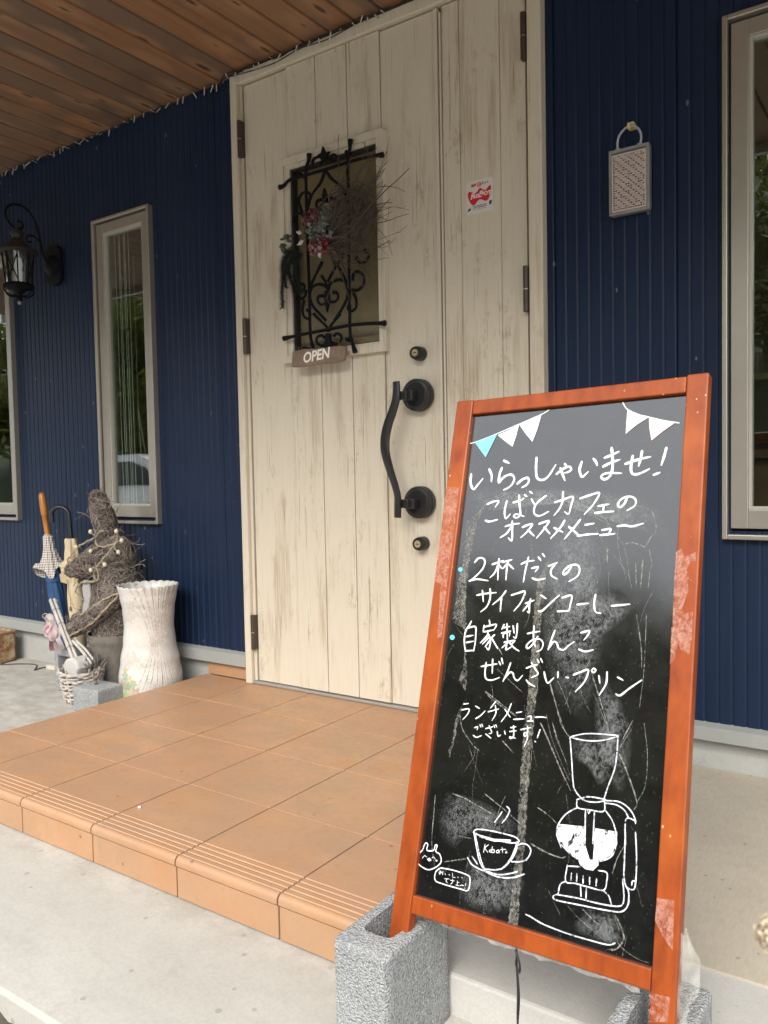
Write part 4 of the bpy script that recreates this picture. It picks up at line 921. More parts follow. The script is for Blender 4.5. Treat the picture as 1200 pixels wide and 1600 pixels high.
for j in range(n - 1):
    for k in range(12):
        fs.append((j * 12 + k, j * 12 + (k + 1) % 12, (j + 1) * 12 + (k + 1) % 12, (j + 1) * 12 + k))
fs += [tuple(range(11, -1, -1)), tuple((n - 1) * 12 + k for k in range(12))]
h.add(vs, fs)
handle = h.build('door_handle', M['blackmetal'], door, smooth=50)
for zc, zg in ((1.0940, 1.0900), (0.7315, 0.7290)):
    r = MB()
    r.lathe([(0.0, 0.012), (0.054, 0.012), (0.055, 0.010), (0.055, -0.004), (0.0535, -0.006), (0.0515, -0.0065), (0.0515, -0.009), (0.054, -0.0095),
             (0.054, -0.020), (0.052, -0.0225), (0.042, -0.025), (0.040, -0.0275), (0.0, -0.0285)], (0.8145, 0, zc), 40, 'y', cap=False)
    r.build('handle_rose', M['blackmetal'], door, smooth=35)
    r = MB()
    r.box(0.800, 0.829, -0.066, -0.026, zg - 0.017, zg + 0.017)
    r.box(0.770, 0.812, -0.0735, -0.056, zg - 0.0145, zg + 0.0145)
    r.build('handle_post', M['blackmetal'], door, bevel=0.004, seg=3)
for x, z in ((0.8185, 1.2335), (0.8160, 0.5905)):
    r = MB()
    r.lathe([(0.024, 0.014), (0.024, -0.010), (0.021, -0.026), (0.0195, -0.0275), (0.0125, -0.0275), (0.0125, -0.0255), (0.0, -0.0255)], (x, 0, z), 28, 'y', cap=False)
    lk = r.build('door_lock', M['hinge'] if False else M['blackmetal'], door, smooth=35)
    r = MB()
    r.lathe([(0.0122, -0.0250), (0.0122, -0.0272), (0.0, -0.0274)], (x, 0, z), 20, 'y', cap=False)
    r.build('lock_face', M['brass'], lk, smooth=35)
    r = MB()
    r.box(x - 0.006, x + 0.006, -0.0282, -0.0276, z - 0.0015, z + 0.0015)
    r.build('keyhole', M['gasket'], lk)

# narrow fixed leaf
mb = leaf_boards([0.9155, 0.981, 1.124, 1.2125], 0.0145, 0.0145, 2.346)
mb.box(0.920, 1.21, 0.0185, 0.05, 0.016, 2.344)
side = mb.build('side_leaf', M['door2'], cafe, bevel=0.0012)

# ------------------------------------------------------------------ tiled step
step = thing('tiled_step', 'terracotta tiled entrance step with a ribbed front edge', 'step', (0.62, -0.57, Z_SLAB))
XA, XB, YF = -0.280, 1.515, -1.170
g = MB()
g.box(XA + 0.004, XB - 0.003, YF + 0.008, 0.0215, Z_SLAB - 0.02, -0.0030)
g.build('mortar_bed', M['grout'], step)
cols = [XA, 0.0, 0.3, 0.6, 0.9, 1.2, XB]
rows = [-0.267, -0.567, -0.867]
G = 0.0022
tl = MB()
def tile_box(x0, x1, y0, y1, z0, z1):
    tl.box(x0 + G, x1 - G, y0 + G, y1 - G, z0, z1 + rnd.uniform(-0.0004, 0.0004))
for i in range(6):
    x0, x1 = cols[i], cols[i + 1]
    tile_box(x0 - (G if i == 0 else 0), x1, rows[0], 0.0225, -0.012, 0)
    tile_box(x0 - (G if i == 0 else 0), x1, rows[1], rows[0], -0.012, 0)
    tile_box(x0 - (G if i == 0 else 0), x1, rows[2], rows[1], -0.012, 0)
tl.build('floor_tiles', M['tile'], step, bevel=0.0012)
# nosing tiles: ribs near the front, rounded lip
ns = MB()
prof = [(rows[2] - G, -0.012), (rows[2] - G, 0.0)]
yb = -1.088
for k in range(5):
    y = yb - 0.0165 * k
    prof += [(y, 0.0), (y - 0.002, -0.0019), (y - 0.0050, -0.0019), (y - 0.007, 0.0)]
prof += [(-1.1600, 0.0)]
for k in range(1, 7):
    a = math.pi / 2 * k / 6
    prof.append((-1.1600 - 0.0130 * math.sin(a), -0.0130 + 0.0130 * math.cos(a)))
prof += [(-1.173, -0.0195), (-1.1705, -0.0225), (-1.158, -0.0225)]
for i in range(6):
    ns.prism(prof, cols[i] + (G if i else 0), cols[i + 1] - G, 'x')
ns.build('nosing_tiles', M['tile'], step, smooth=30)
rs = MB()
for i in range(6):
    x0, x1 = cols[i] + (G if i else 0.002), cols[i + 1] - G
    rs.box(x0, x1, -1.1695, -1.158, Z_SLAB + 0.003, -0.0245)
for a, b in ((-1.1565, rows[2]), (rows[2], rows[1]), (rows[1], rows[0]), (rows[0], 0.02)):
    rs.box(XA - 0.0005, XA + 0.006, a + G, b - G, Z_SLAB + 0.003, -0.0145)
rs.build('riser_tiles', M['tile'], step, bevel=0.001)
pb = MB()
pb.ball((0.6201, -1.0454, 0.0030), 0.0050, 0.0042, 0.0034, 8, 6)
tag(pb.build('pebble', simple('white_stone', (0.75, 0.73, 0.7), 0.7), None, smooth=60), 'tiny white pebble lying on the tiled step', 'pebble')
# ------------------------------------------------------------------ chalkboard sign
BP0 = Vector((1.5302, -1.0067, 0.9608))
BW_, BH_, BN_ = Vector((0.99946, -0.014514, 0.029484)), Vector((0.023477, -0.312451, -0.949644)), Vector((0.022996, 0.949823, -0.311942))
def bxf(v):                                   # (across, down, into the board) -> world
    return BP0 + BW_ * v.x + BH_ * v.y + BN_ * v.z
sign = thing('chalkboard_sign', 'orange framed chalkboard menu sign leaning back in two grey blocks', 'sign', (1.76, -1.30, Z_SLAB))
def bbox(*b):
    return MB(bxf).box(*b)
fr = bbox(0, 0.0345, 0, 1.045, 0, 0.022)
fr.build('frame_stile', M['orange'], sign, bevel=0.0025)
fr = bbox(0.4145, 0.4475, -0.001, 1.045, 0, 0.022)
fr.build('frame_stile', M['orange'], sign, bevel=0.0025)
fr = bbox(0.0350, 0.4138, 0.0015, 0.0290, 0.0006, 0.021)
fr.build('frame_rail', M['orange'], sign, bevel=0.002)
fr = bbox(0.0350, 0.4138, 0.8490, 0.8765, 0.0006, 0.021)
fr.build('frame_rail', M['orange'], sign, bevel=0.002)
def mat_board():
    m, t = new_mat('black_board_face')
    n = noi(t, (26, 26, 26), 6, 0.7)
    n2 = noi(t, (190, 190, 190), 4, 0.7)
    n3 = noi(t, (4, 4, 4), 4, 0.6)
    v = nd(t, 'TexVoronoi', {'Vector': coord(t, (150, 150, 110)), 'Scale': 1.0})
    c = mixc(t, ramp(t, n, 0.35, 0.7), (0.0055, 0.0057, 0.0060), (0.0115, 0.0115, 0.0112))
    c = mixc(t, mth(t, 'MULTIPLY', ramp(t, n2, 0.60, 0.72), ramp(t, n3, 0.42, 0.62)), c, (0.050, 0.048, 0.043))
    c = mixc(t, mth(t, 'MULTIPLY', mth(t, 'LESS_THAN', v.outputs['Distance'], 0.13), 0.4), c, (0.085, 0.08, 0.07))
    r = nd(t, 'MapRange', {'Value': n, 'From Min': 0.3, 'From Max': 0.7, 'To Min': 0.06, 'To Max': 0.14})
    return finish(m, t, c, r.outputs[0], n3, 0.03, 0.004, IOR=1.9)
pn = bbox(0.0348, 0.4142, 0.0288, 0.8492, 0.009, 0.016)
panel = pn.build('board_panel', mat_board(), sign)
# rear support frame folded out behind, hinged at the top rail
sp = MB()
for u in (0.070, 0.250):
    a = bxf(Vector((u, 0.02, 0.026)))
    b = Vector((a.x, -0.80, Z_LAND + 0.004))
    sp.tube([a, b], 0.011, 4)
sp.tube([bxf(Vector((0.070, 0.03, 0.03))), bxf(Vector((0.250, 0.03, 0.03)))], 0.010, 4)
sp.build('rear_support', M['orange'], sign)

def smooth2(pts, step=0.0022, closed=False):
    q = catmull([(u, v, 0) for u, v in pts], step)
    return [(p.x, p.y) for p in q]
def ribbon(mb, pts, width, depth, taper=True, jit=0.0):
    P = smooth2(pts)
    n = len(P)
    L = []
    for i in range(n):
        a, b = P[max(i - 1, 0)], P[min(i + 1, n - 1)]
        dx, dy = b[0] - a[0], b[1] - a[1]
        l = math.hypot(dx, dy) or 1e-6
        t = i / max(1, n - 1)
        wd = width * (1.0 - 0.38 * t ** 2 if taper else 1.0)
        wd *= 1 + 0.09 * math.sin(i * 0.9 + depth * 1e6) + rnd.uniform(-jit, jit)
        if i == 0 or i == n - 1:
            wd *= 0.62
        L.append((-dy / l * wd / 2, dx / l * wd / 2))
    d0 = 0.35 * width
    e0 = ((P[0][0] - P[1][0]), (P[0][1] - P[1][1]))
    e1 = ((P[-1][0] - P[-2][0]), (P[-1][1] - P[-2][1]))
    l0 = math.hypot(*e0) or 1
    l1 = math.hypot(*e1) or 1
    P[0] = (P[0][0] + e0[0] / l0 * d0, P[0][1] + e0[1] / l0 * d0)
    P[-1] = (P[-1][0] + e1[0] / l1 * d0 * 0.8, P[-1][1] + e1[1] / l1 * d0 * 0.8)
    vs = []
    for (x, y), (a, b) in zip(P, L):
        vs += [(x + a, y + b, depth), (x - a, y - b, depth)]
    mb.add(vs, [(2 * i, 2 * i + 1, 2 * i + 3, 2 * i + 2) for i in range(n - 1)])
def fillpoly(mb, pts, depth):
    mb.add([(u, v, depth) for u, v in pts], [tuple(range(len(pts)))])
FACE = 0.009
def strokes(lst, width, base, taper=True, jit=0.05):
    mb = MB(bxf)
    for i, s in enumerate(lst):
        ribbon(mb, s, width, FACE - base - 0.000012 * i, taper, jit)
    return mb
lay = 0.0005
for i, s in enumerate(RESIDUE['haze']):
    mb = MB(bxf)
    cx, cy = sum(p[0] for p in s) / len(s), sum(p[1] for p in s) / len(s)
    q = smooth2(s + s[:1], 0.006)[:-1]
    n = len(q)
    al = []
    for k_, a_ in ((1.12, 0.0), (0.9, 0.35), (0.65, 0.8), (0.3, 1.0), (0.02, 1.0)):
        mb.v += [Vector((min(0.412, max(0.037, cx + (x - cx) * k_)), cy + (y - cy) * k_, FACE - 0.00012 - 0.00001 * i)) for x, y in q]
        al += [(a_, a_, a_)] * n
    mb.f += [[j * n + k, j * n + (k + 1) % n, (j + 1) * n + (k + 1) % n, (j + 1) * n + k] for j in range(4) for k in range(n)]
    mb.build('chalk_smear', M['dust'], panel, fix=False, colors=al)
for i, s in enumerate(RESIDUE['strip'] + RESIDUE['band']):
    mb = MB(bxf)
    ragged = [(x + rnd.uniform(-0.0016, 0.0016), y + rnd.uniform(-0.002, 0.002)) for x, y in smooth2(s + s[:1], 0.004)[:-1]]
    fillpoly(mb, ragged, FACE - 0.00025 - 0.00001 * i)
    mb.build('tape_residue', M['glue'], panel, fix=False)
for i, s in enumerate(SCRATCH['scratch'][0]):
    mb = MB(bxf)
    ribbon(mb, s, 0.0008 + 0.0006 * (i % 3), FACE - 0.00034 - 0.000003 * i, True, 0.5)
    mb.build('scratch_mark', M['scratch'], panel, fix=False)
# fine creases of the old film, mostly running down the middle of the board
rc_ = random.Random(41)
for i in range(44):
    u0, v0 = rc_.gauss(0.22, 0.09), rc_.uniform(0.14, 0.82)
    u0 = min(0.38, max(0.05, u0))
    a_, L_ = rc_.gauss(1.45, 0.35), rc_.uniform(0.02, 0.11)
    pt = [(u0, v0)]
    for k in range(3):
        a_ += rc_.gauss(0, 0.18)
        u0, v0 = u0 + math.cos(a_) * L_ / 3, v0 + math.sin(a_) * L_ / 3
        pt.append((min(0.408, max(0.04, u0)), min(0.845, v0)))
    mb = MB(bxf)
    ribbon(mb, pt, rc_.uniform(0.0003, 0.0007), FACE - 0.00042 - 0.000002 * i, True, 0.4)
    mb.build('film_crease', M['scratch'], panel, fix=False)
for i, (nm, (ls, w)) in enumerate(LETTERS.items()):
    strokes(ls, w * 0.86, 0.0005).build('chalk_lettering', M['chalk'], panel, fix=False)
for nm, (ls, w) in DRAWINGS.items():
    strokes(ls, w * (0.72 if nm in ('siphon', 'cup') else 0.9), 0.00075 if nm != 'bubble' else 0.0009, False).build(
        {'siphon': 'siphon_drawing', 'cup': 'cup_drawing', 'kobato': 'cup_lettering', 'bunny': 'rabbit_drawing', 'bubble': 'bubble_lettering', 'string': 'bunting_drawing'}[nm],
        M['chalk'] if nm in ('string', 'bunny', 'bubble', 'kobato') else M['chalk_thin'], panel, fix=False)
for nm, mt, base in (('flag_blue', 'chalk_blue', .0011), ('flag_white', 'chalk', .00112), ('flag_pink', 'chalk_pink', .00114), ('coffee', 'chalk_hatch', .00045),
                     ('nose', 'chalk', .00116), ('dot', 'dot_blue', .0012), ('pinkdot', 'chalk_pink', .0012)):
    for i, s in enumerate(FILLS[nm]):
        mb = MB(bxf)
        fillpoly(mb, s, FACE - base - 0.00001 * i)
        mb.build({'flag_blue': 'bunting_flag', 'flag_white': 'bunting_flag', 'flag_pink': 'bunting_flag', 'coffee': 'coffee_drawing', 'nose': 'rabbit_nose',
              'dot': 'round_sticker', 'pinkdot': 'rabbit_cheek'}[nm], M[mt], panel, fix=False)
# torn film left on the frame
for i, s in enumerate(FILM):
    mb = MB(bxf)
    fillpoly(mb, s, -0.0005 - 0.00002 * i)
    mb.build('peeling_film', M['film'], sign, fix=False)
# loose clear film at the right stile foot and along the lower rail
def mat_wrap():
    m, t = new_mat('clear_plastic_film')
    p = nd(t, 'BsdfPrincipled', {'Base Color': (0.75, 0.75, 0.70, 1), 'Roughness': 0.25, 'Specular IOR Level': 0.7})
    tr = nd(t, 'BsdfTransparent', {'Color': (0.93, 0.93, 0.90, 1)})
    n = noi(t, (26, 26, 14), 3, 0.6)
    mx = nd(t, 'MixShader', {0: nd(t, 'MapRange', {'Value': n, 'From Min': 0.35, 'From Max': 0.7, 'To Min': 0.04, 'To Max': 0.34}).outputs[0], 1: tr.outputs[0], 2: p.outputs[0]})
    o = nd(t, 'OutputMaterial')
    t.links.new(mx.outputs[0], o.inputs[0])
    return m
M['wrap'] = mat_wrap()
mb = MB(bxf)
rows_ = []
for j in range(15):
    t = j / 14
    v = 0.795 + 0.115 * t
    wdt = 0.024 * math.sin(math.pi * min(1, t * 0.9 + 0.08)) ** 0.8 + rnd.uniform(-0.0015, 0.0015)
    rows_.append([(0.4472 + wdt * k / 5, v + 0.006 * math.sin(k * 1.3 + j), 0.008 + 0.003 * math.sin(k * 1.1 + j * 0.5) + 0.0015 * k) for k in range(6)])
vs = [p for r_ in rows_ for p in r_]
mb.add(vs, [(j * 6 + k, j * 6 + k + 1, j * 6 + k + 7, j * 6 + k + 6) for j in range(14) for k in range(5)])
rows_ = []
for j in range(40):
    u = 0.09 + 0.31 * j / 39
    hgt = 0.0015 + 0.0035 * abs(math.sin(j * 0.37)) ** 3 + rnd.uniform(0, 0.002)
    rows_.append([(u, 0.8768 + hgt * k / 2, 0.003 + 0.003 * math.sin(j * 1.9 + k)) for k in range(3)])
vs = [p for r_ in rows_ for p in r_]
mb.add(vs, [(j * 3 + k, j * 3 + k + 1, j * 3 + k + 4, j * 3 + k + 3) for j in range(39) for k in range(2)])
mb.build('plastic_wrap', M['wrap'], sign, smooth=180, fix=False)
# black cord knotted under the lower rail
c0 = bxf(Vector((0.2185, 0.879, 0.006)))
cd = MB()
cd.tube(catmull([c0 + Vector((0, 0, 0.008)), c0 + Vector((0.001, -0.003, -0.02)), c0 + Vector((0.003, -0.004, -0.06)), c0 + Vector((0.001, -0.002, -0.11)), c0 + Vector((0.004, 0, -0.17)), Vector((c0.x + 0.01, c0.y + 0.005, Z_SLAB + 0.004)), Vector((c0.x + 0.07, c0.y + 0.03, Z_SLAB + 0.003))], 0.008), 0.0016, 6)
cd.tube(catmull([c0 + Vector((0.002, -0.002, -0.035)), c0 + Vector((0.006, -0.006, -0.07)), c0 + Vector((0.002, -0.004, -0.12)), c0 + Vector((0.006, -0.002, -0.16))], 0.008), 0.0014, 6)
cd.tube(catmull([c0 + Vector((-0.001, -0.002, 0.0)), c0 + Vector((0.008, -0.008, -0.015)), c0 + Vector((0.007, -0.006, -0.030)), c0 + Vector((0.0, -0.003, -0.022)), c0 + Vector((0.002, -0.006, -0.012))], 0.004), 0.0016, 6)
cord = cd.build('black_cord', M['gasket'], None, smooth=60)
tag(cord, 'thin black cord hanging from under the chalkboard frame', 'cord')

# ------------------------------------------------------------------ two hollow half blocks that hold the sign
def rounded(x0, x1, y0, y1, r, n=5):
    out = []
    for cx, cy, a0 in ((x1 - r, y1 - r, 0), (x0 + r, y1 - r, 90), (x0 + r, y0 + r, 180), (x1 - r, y0 + r, 270)):
        for i in range(n + 1):
            a = R(a0 + 90 * i / n)
            out.append((cx + r * math.cos(a), cy + r * math.sin(a)))
    return out
def resample(loop, n, ang0=0):
    """n points on the loop, found along rays from its middle"""
    cx = sum(p[0] for p in loop) / len(loop)
    cy = sum(p[1] for p in loop) / len(loop)
    out = []
    for k in range(n):
        a = ang0 + 2 * math.pi * k / n
        dx, dy = math.cos(a), math.sin(a)
        best = None
        for i in range(len(loop)):
            (x1, y1), (x2, y2) = loop[i], loop[(i + 1) % len(loop)]
            ex, ey = x2 - x1, y2 - y1
            den = dx * ey - dy * ex
            if abs(den) < 1e-12:
                continue
            t = ((x1 - cx) * ey - (y1 - cy) * ex) / den
            s = ((x1 - cx) * dy - (y1 - cy) * dx) / den
            if t > 0 and -1e-6 <= s <= 1 + 1e-6 and (best is None or t > best):
                best = t
        out.append((cx + dx * best, cy + dy * best))
    return out
def hollow_block(w, d, hgt, cav, seed):
    """block standing on z=0 centred on x,y with one open core"""
    r_ = random.Random(seed)
    N = 96
    o1 = resample(rounded(-w / 2, w / 2, -d / 2, d / 2, 0.006), N)
    i1 = resample(rounded(*cav, 0.016), N)
    mb = MB()
    zs = [0, 0.002] + [hgt * k / 14 for k in range(1, 14)] + [hgt - 0.005, hgt - 0.0015]
    rings = []
    for j, z in enumerate(zs):
        ins = 0.0012 if j == 0 else (0.0012 if j == len(zs) - 1 else 0)
        rings.append([(x * (1 - ins / (w / 2)), y * (1 - ins / (d / 2)), z) for x, y in o1])
    rings.append([(x * (1 - 0.005 / (w / 2)), y * (1 - 0.005 / (d / 2)), hgt) for x, y in o1])
    rings.append([((a[0] + b[0]) / 2, (a[1] + b[1]) / 2, hgt) for a, b in zip(o1, i1)])
    rings.append([(x, y, hgt) for x, y in i1])
    cx, cy = (cav[0] + cav[1]) / 2, (cav[2] + cav[3]) / 2
    for z in [hgt - 0.004, hgt * 0.7, hgt * 0.4, 0.002]:
        k = 1 - 0.06 * (hgt - z) / hgt
        rings.append([(cx + (x - cx) * k, cy + (y - cy) * k, z) for x, y in i1])
    rings.append([(x, y, 0.0) for x, y in i1])
    vs = []
    for rg in rings:
        for x, y, z in rg:
            v = Vector((x, y, z))
            n = mnoise.noise_vector(v * 70 + Vector((seed, 0, 0))) * 0.0011 + mnoise.noise_vector(v * 260) * 0.0009
            if z < 0.001:
                n.z = 0
            vs.append(v + n)
    m = len(rings)
    fs = [(j * N + k, j * N + (k + 1) % N, ((j + 1) % m) * N + (k + 1) % N, ((j + 1) % m) * N + k) for j in range(m) for k in range(N)]
    mb.add(vs, fs)
    return mb
def put_block(o, loc):
    o.location = loc
blk = hollow_block(0.102, 0.190, 0.197, (-0.029, 0.029, -0.050, 0.062), 3)
o = blk.build('concrete_block', M['block'], None, smooth=50)
o.location = (1.545, -1.270, Z_SLAB)
tag(o, 'hollow grey concrete block holding the left foot of the chalkboard', 'block', 'concrete blocks under the chalkboard')
o2 = o.copy()
COL.objects.link(o2)
o2.location = (1.968, -1.272, Z_SLAB)
tag(o2, 'hollow grey concrete block holding the right foot of the chalkboard', 'block', 'concrete blocks under the chalkboard')

# ------------------------------------------------------------------ things on the door
# open sign: a bark edged slat hung by two twists of wire
osn = thing('open_sign', 'small rustic wooden OPEN sign hanging under the door window', 'sign', (0.42, -0.04, 1.26))
mb = MB()
outl = [(0.293, 1.231), (0.345, 1.2275), (0.42, 1.2305), (0.50, 1.229), (0.536, 1.233), (0.541, 1.255), (0.546, 1.283), (0.50, 1.287), (0.43, 1.2855), (0.36, 1.292), (0.300, 1.289), (0.296, 1.26)]
mb.prism(outl, -0.050, -0.036)
plank = mb.build('plank', M['wood_dark'], osn, bevel=0.003)
tv, tf = text_faces('OPEN', 0.056, 0.16, 0.98, 0.0016)
mb = MB()
mb.add([(0.412 + x * 0.86, -0.0508, 1.2605 + z * 0.92 + x * 0.06) for x, z in tv], tf)
mb.build('lettering', simple('white_sign_paint', (0.80, 0.76, 0.70), 0.7, 0.1, 200), osn)
mb = MB()
for x, xt in ((0.328, 0.335), (0.515, 0.505)):
    mb.tube(catmull([(x, -0.043, 1.284), (x + 0.004, -0.052, 1.294), (xt, -0.040, 1.302), (xt + 0.004, -0.024, 1.312), (xt, -0.020, 1.318)], 0.004), 0.0013, 5)
    mb.tube(catmull([(x - 0.004, -0.044, 1.287), (x + 0.006, -0.054, 1.296), (x - 0.001, -0.046, 1.300)], 0.004), 0.0013, 5)
mb.build('hanging_wire', simple('copper_wire', (0.25, 0.10, 0.05), 0.5, 0.2, 60, 0.1, 0.6), osn, smooth=60)

# wreath of twigs, dried flowers and fir
wr = thing('twig_wreath', 'dark twig wreath with dried pink flowers and fir sprigs on the door grille', 'wreath', (0.47, -0.06, 1.65))
mb = MB()
A = Vector((0.462, -0.060, 1.652))
rw = random.Random(11)
for i in range(84):
    # twigs spray from the flower knot and bow round to the right
    a0 = rw.uniform(-55, 85) if i < 60 else rw.uniform(-25, 30)
    ln = rw.uniform(0.14, 0.38) * (1.0 if a0 > -30 else 0.9)
    bend = rw.uniform(-95, 75)
    p = A + Vector((rw.uniform(-0.01, 0.06), rw.uniform(-0.02, 0.01), rw.uniform(-0.035, 0.06)))
    pts = [p]
    a = a0
    dep = rw.uniform(-0.30, 0.02)
    for s in range(7):
        p = p + Vector((math.cos(R(a)), dep * 0.6, math.sin(R(a)))) * ln / 7
        a += bend / 7 + rw.uniform(-9, 9)
        pts.append(p.copy())
    pts = [Vector((q.x, min(q.y, -0.042), q.z)) for q in pts]
    r0 = rw.choice((0.0012, 0.0016, 0.0021, 0.0030))
    pp = catmull(pts, 0.012)
    mb.tube(pp, [r0 * (1 - 0.6 * j / len(pp)) for j in range(len(pp))], 5)
    for b in range(2):                                   # side twiglets
        if rw.random() < 0.65:
            k = rw.randrange(3, 7)
            q = pts[k]
            aa = a0 + bend * k / 7 + rw.choice((-1, 1)) * rw.uniform(25, 55)
            l2 = rw.uniform(0.02, 0.075)
            q2 = [q + Vector((math.cos(R(aa + 12 * s)), -0.1, math.sin(R(aa + 12 * s)))) * l2 * s / 3 for s in range(4)]
            mb.tube(q2, [r0 * 0.6, r0 * 0.5, r0 * 0.4, r0 * 0.35], 4)
for i in range(20):                                      # bent ring twigs that close the wreath
    c = Vector((0.575 + rw.uniform(-0.02, 0.02), -0.062 + rw.uniform(-0.02, 0.008), 1.70 + rw.uniform(-0.02, 0.02)))
    rad = rw.uniform(0.075, 0.135)
    s0, s1 = rw.uniform(-160, 90), rw.uniform(90, 230)
    pts = [c + Vector((math.cos(R(s0 + s1 * k / 10)) * rad * rw.uniform(0.94, 1.06), rw.uniform(-0.006, 0.006), math.sin(R(s0 + s1 * k / 10)) * rad * rw.uniform(0.94, 1.06))) for k in range(11)]
    mb.tube(catmull(pts, 0.012), rw.uniform(0.0013, 0.0024), 5)
M['twig'] = simple('dark_twig', (0.060, 0.045, 0.037), 0.8, 0.4, 60, 0.4)
mb.build('twigs', M['twig'], wr, smooth=60)
def petals(mb, c, n, spread, size, r_, flat=0.5):
    for i in range(n):
        d = Vector((r_.gauss(0, 1), -abs(r_.gauss(0, 0.6)), r_.gauss(0, 1))).normalized()
        p = c + d * spread * r_.uniform(0.4, 1.0)
        u = d.orthogonal().normalized()
        u.rotate(Matrix.Rotation(r_.uniform(0, 6.28), 3, d))
        v = d.cross(u)
        s = size * r_.uniform(0.6, 1.2)
        mb.add([p - u * s * 0.5, p + v * s * 0.45 + d * s * 0.3, p + u * s * 0.6 + d * s * 0.2, p - v * s * 0.45 + d * s * 0.3], [(0, 1, 2), (0, 2, 3)])
rw = random.Random(5)
for px, pz, n, cols_ in ((0.432, 1.735, 150, 'pink'), (0.455, 1.640, 150, 'red'), (0.500, 1.640, 40, 'crimson'), (0.487, 1.75, 120, 'grey'), (0.445, 1.690, 170, 'silver'), (0.50, 1.69, 90, 'silver')):
    mb = MB()
    for q in range(5):
        petals(mb, Vector((px + rw.uniform(-0.022, 0.022), -0.078 + rw.uniform(-0.012, 0.008), pz + rw.uniform(-0.018, 0.018))), n // 5, 0.023, 0.016, rw)
    pal = {'pink': [(0.19, 0.062, 0.072), (0.13, 0.045, 0.055), (0.23, 0.11, 0.105)], 'red': [(0.25, 0.085, 0.105), (0.17, 0.045, 0.060), (0.28, 0.16, 0.16), (0.24, 0.20, 0.18)],
           'crimson': [(0.25, 0.02, 0.036), (0.18, 0.013, 0.026)], 'grey': [(0.105, 0.10, 0.072), (0.15, 0.14, 0.105), (0.07, 0.07, 0.055)], 'silver': [(0.12, 0.13, 0.12), (0.20, 0.205, 0.20), (0.07, 0.09, 0.08)]}[cols_]
    mb.build('dried_leaves' if cols_ in ('grey', 'silver') else 'dried_flower', M.setdefault('petal_' + cols_, mat_island('petal_' + cols_, pal)), wr, fix=False)
mb = MB()
for px, pz, ang, s in ((0.408, 1.662, 200, 0.030), (0.40, 1.688, 160, 0.026), (0.472, 1.612, 290, 0.024), (0.44, 1.70, 120, 0.022)):
    d = Vector((math.cos(R(ang)), 0, math.sin(R(ang))))
    u = Vector((-d.z, 0, d.x))
    c = Vector((px, -0.098, pz))
    mb.add([c, c + d * s * 0.5 + u * s * 0.32, c + d * s * 1.2, c + d * s * 0.5 - u * s * 0.32, c + d * s * 0.5 + Vector((0, -0.006, 0))], [(0, 1, 4), (1, 2, 4), (2, 3, 4), (3, 0, 4)])
mb.build('pale_leaves', simple('pale_dried_leaf', (0.42, 0.44, 0.43), 0.8), wr)
mb = MB()
for sx, sz, ex, ez, L in ((0.360, 1.640, 0.262, 1.455, 0.026), (0.345, 1.64, 0.325, 1.500, 0.028), (0.335, 1.65, 0.280, 1.525, 0.028), (0.38, 1.63, 0.355, 1.495, 0.026), (0.34, 1.66, 0.30, 1.56, 0.028)):
    a, b = Vector((sx, -0.075, sz)), Vector((ex, -0.055, ez))
    mid = a.lerp(b, 0.5) + Vector((-0.022, -0.012, 0.01))
    sp_ = catmull([a, mid, b], 0.004)
    mb.tube(sp_, 0.0016, 5)
    for j, q in enumerate(sp_):
        tn = (sp_[min(j + 1, len(sp_) - 1)] - sp_[max(0, j - 1)]).normalized()
        for k in range(34):
            d = Vector((rw.gauss(0, 1), rw.gauss(0, 1), rw.gauss(0, 1)))
            d = (d - tn * d.dot(tn)).normalized() + tn * 0.55
            w_ = d.cross(tn).normalized() * 0.0011
            ln = L * rw.uniform(0.6, 1.0)
            e = q + d.normalized() * ln
            e.y = min(e.y, -0.014)
            mb.add([q - w_, q + w_, e], [(0, 1, 2)])
mb.build('fir_sprig', simple('dark_fir_needles', (0.030, 0.040, 0.030), 0.7, 0.4, 90), wr, fix=False)
mb = MB()
for i in range(16):
    p = Vector((0.305 + rw.uniform(-0.028, 0.03), -0.07 + rw.uniform(-0.012, 0.008), 1.682 + rw.uniform(-0.035, 0.025)))
    mb.ball(p, 0.011, 0.005, 0.010, 7, 5, Matrix.Rotation(rw.uniform(0, 3), 3, 'X'))
mb.build('green_leaves', simple('grey_green_leaf', (0.060, 0.075, 0.055), 0.7, 0.3, 60), wr, smooth=60)

# wireless spot sticker on the narrow leaf
st = thing('sticker', 'white square sticker with a red wavy logo on the narrow door leaf', 'sticker', (1.049, 0.0135, 1.711))
SX0, SX1, SZ0, SZ1 = 1.0005, 1.0975, 1.6585, 1.764
mb = MB()
mb.prism(rounded(SX0, SX1, SZ0, SZ1, 0.009), 0.0130, 0.0142)
mb.build('backing', simple('white_sticker_paper', (0.62, 0.60, 0.56), 0.45, 0.04, 90), st)
def sk(x, z):                                            # sticker-local 0..1 from lower left
    return SX0 + (SX1 - SX0) * x, SZ0 + (SZ1 - SZ0) * z
shape = [(0.07, 0.66), (0.14, 0.70), (0.22, 0.66), (0.33, 0.615), (0.42, 0.66), (0.50, 0.735), (0.57, 0.72), (0.66, 0.65), (0.73, 0.645), (0.82, 0.715), (0.90, 0.755), (0.925, 0.70), (0.905, 0.56), (0.855, 0.40), (0.78, 0.325),
         (0.70, 0.32), (0.60, 0.375), (0.50, 0.40), (0.42, 0.36), (0.35, 0.29), (0.26, 0.265), (0.18, 0.32), (0.11, 0.44), (0.07, 0.56)]
q = catmull([(*sk(*p), 0) for p in shape + shape[:2]], 0.002)
mb = MB()
mb.add([(v.x, 0.01275, v.y) for v in q[:-3]], [tuple(range(len(q) - 3))])
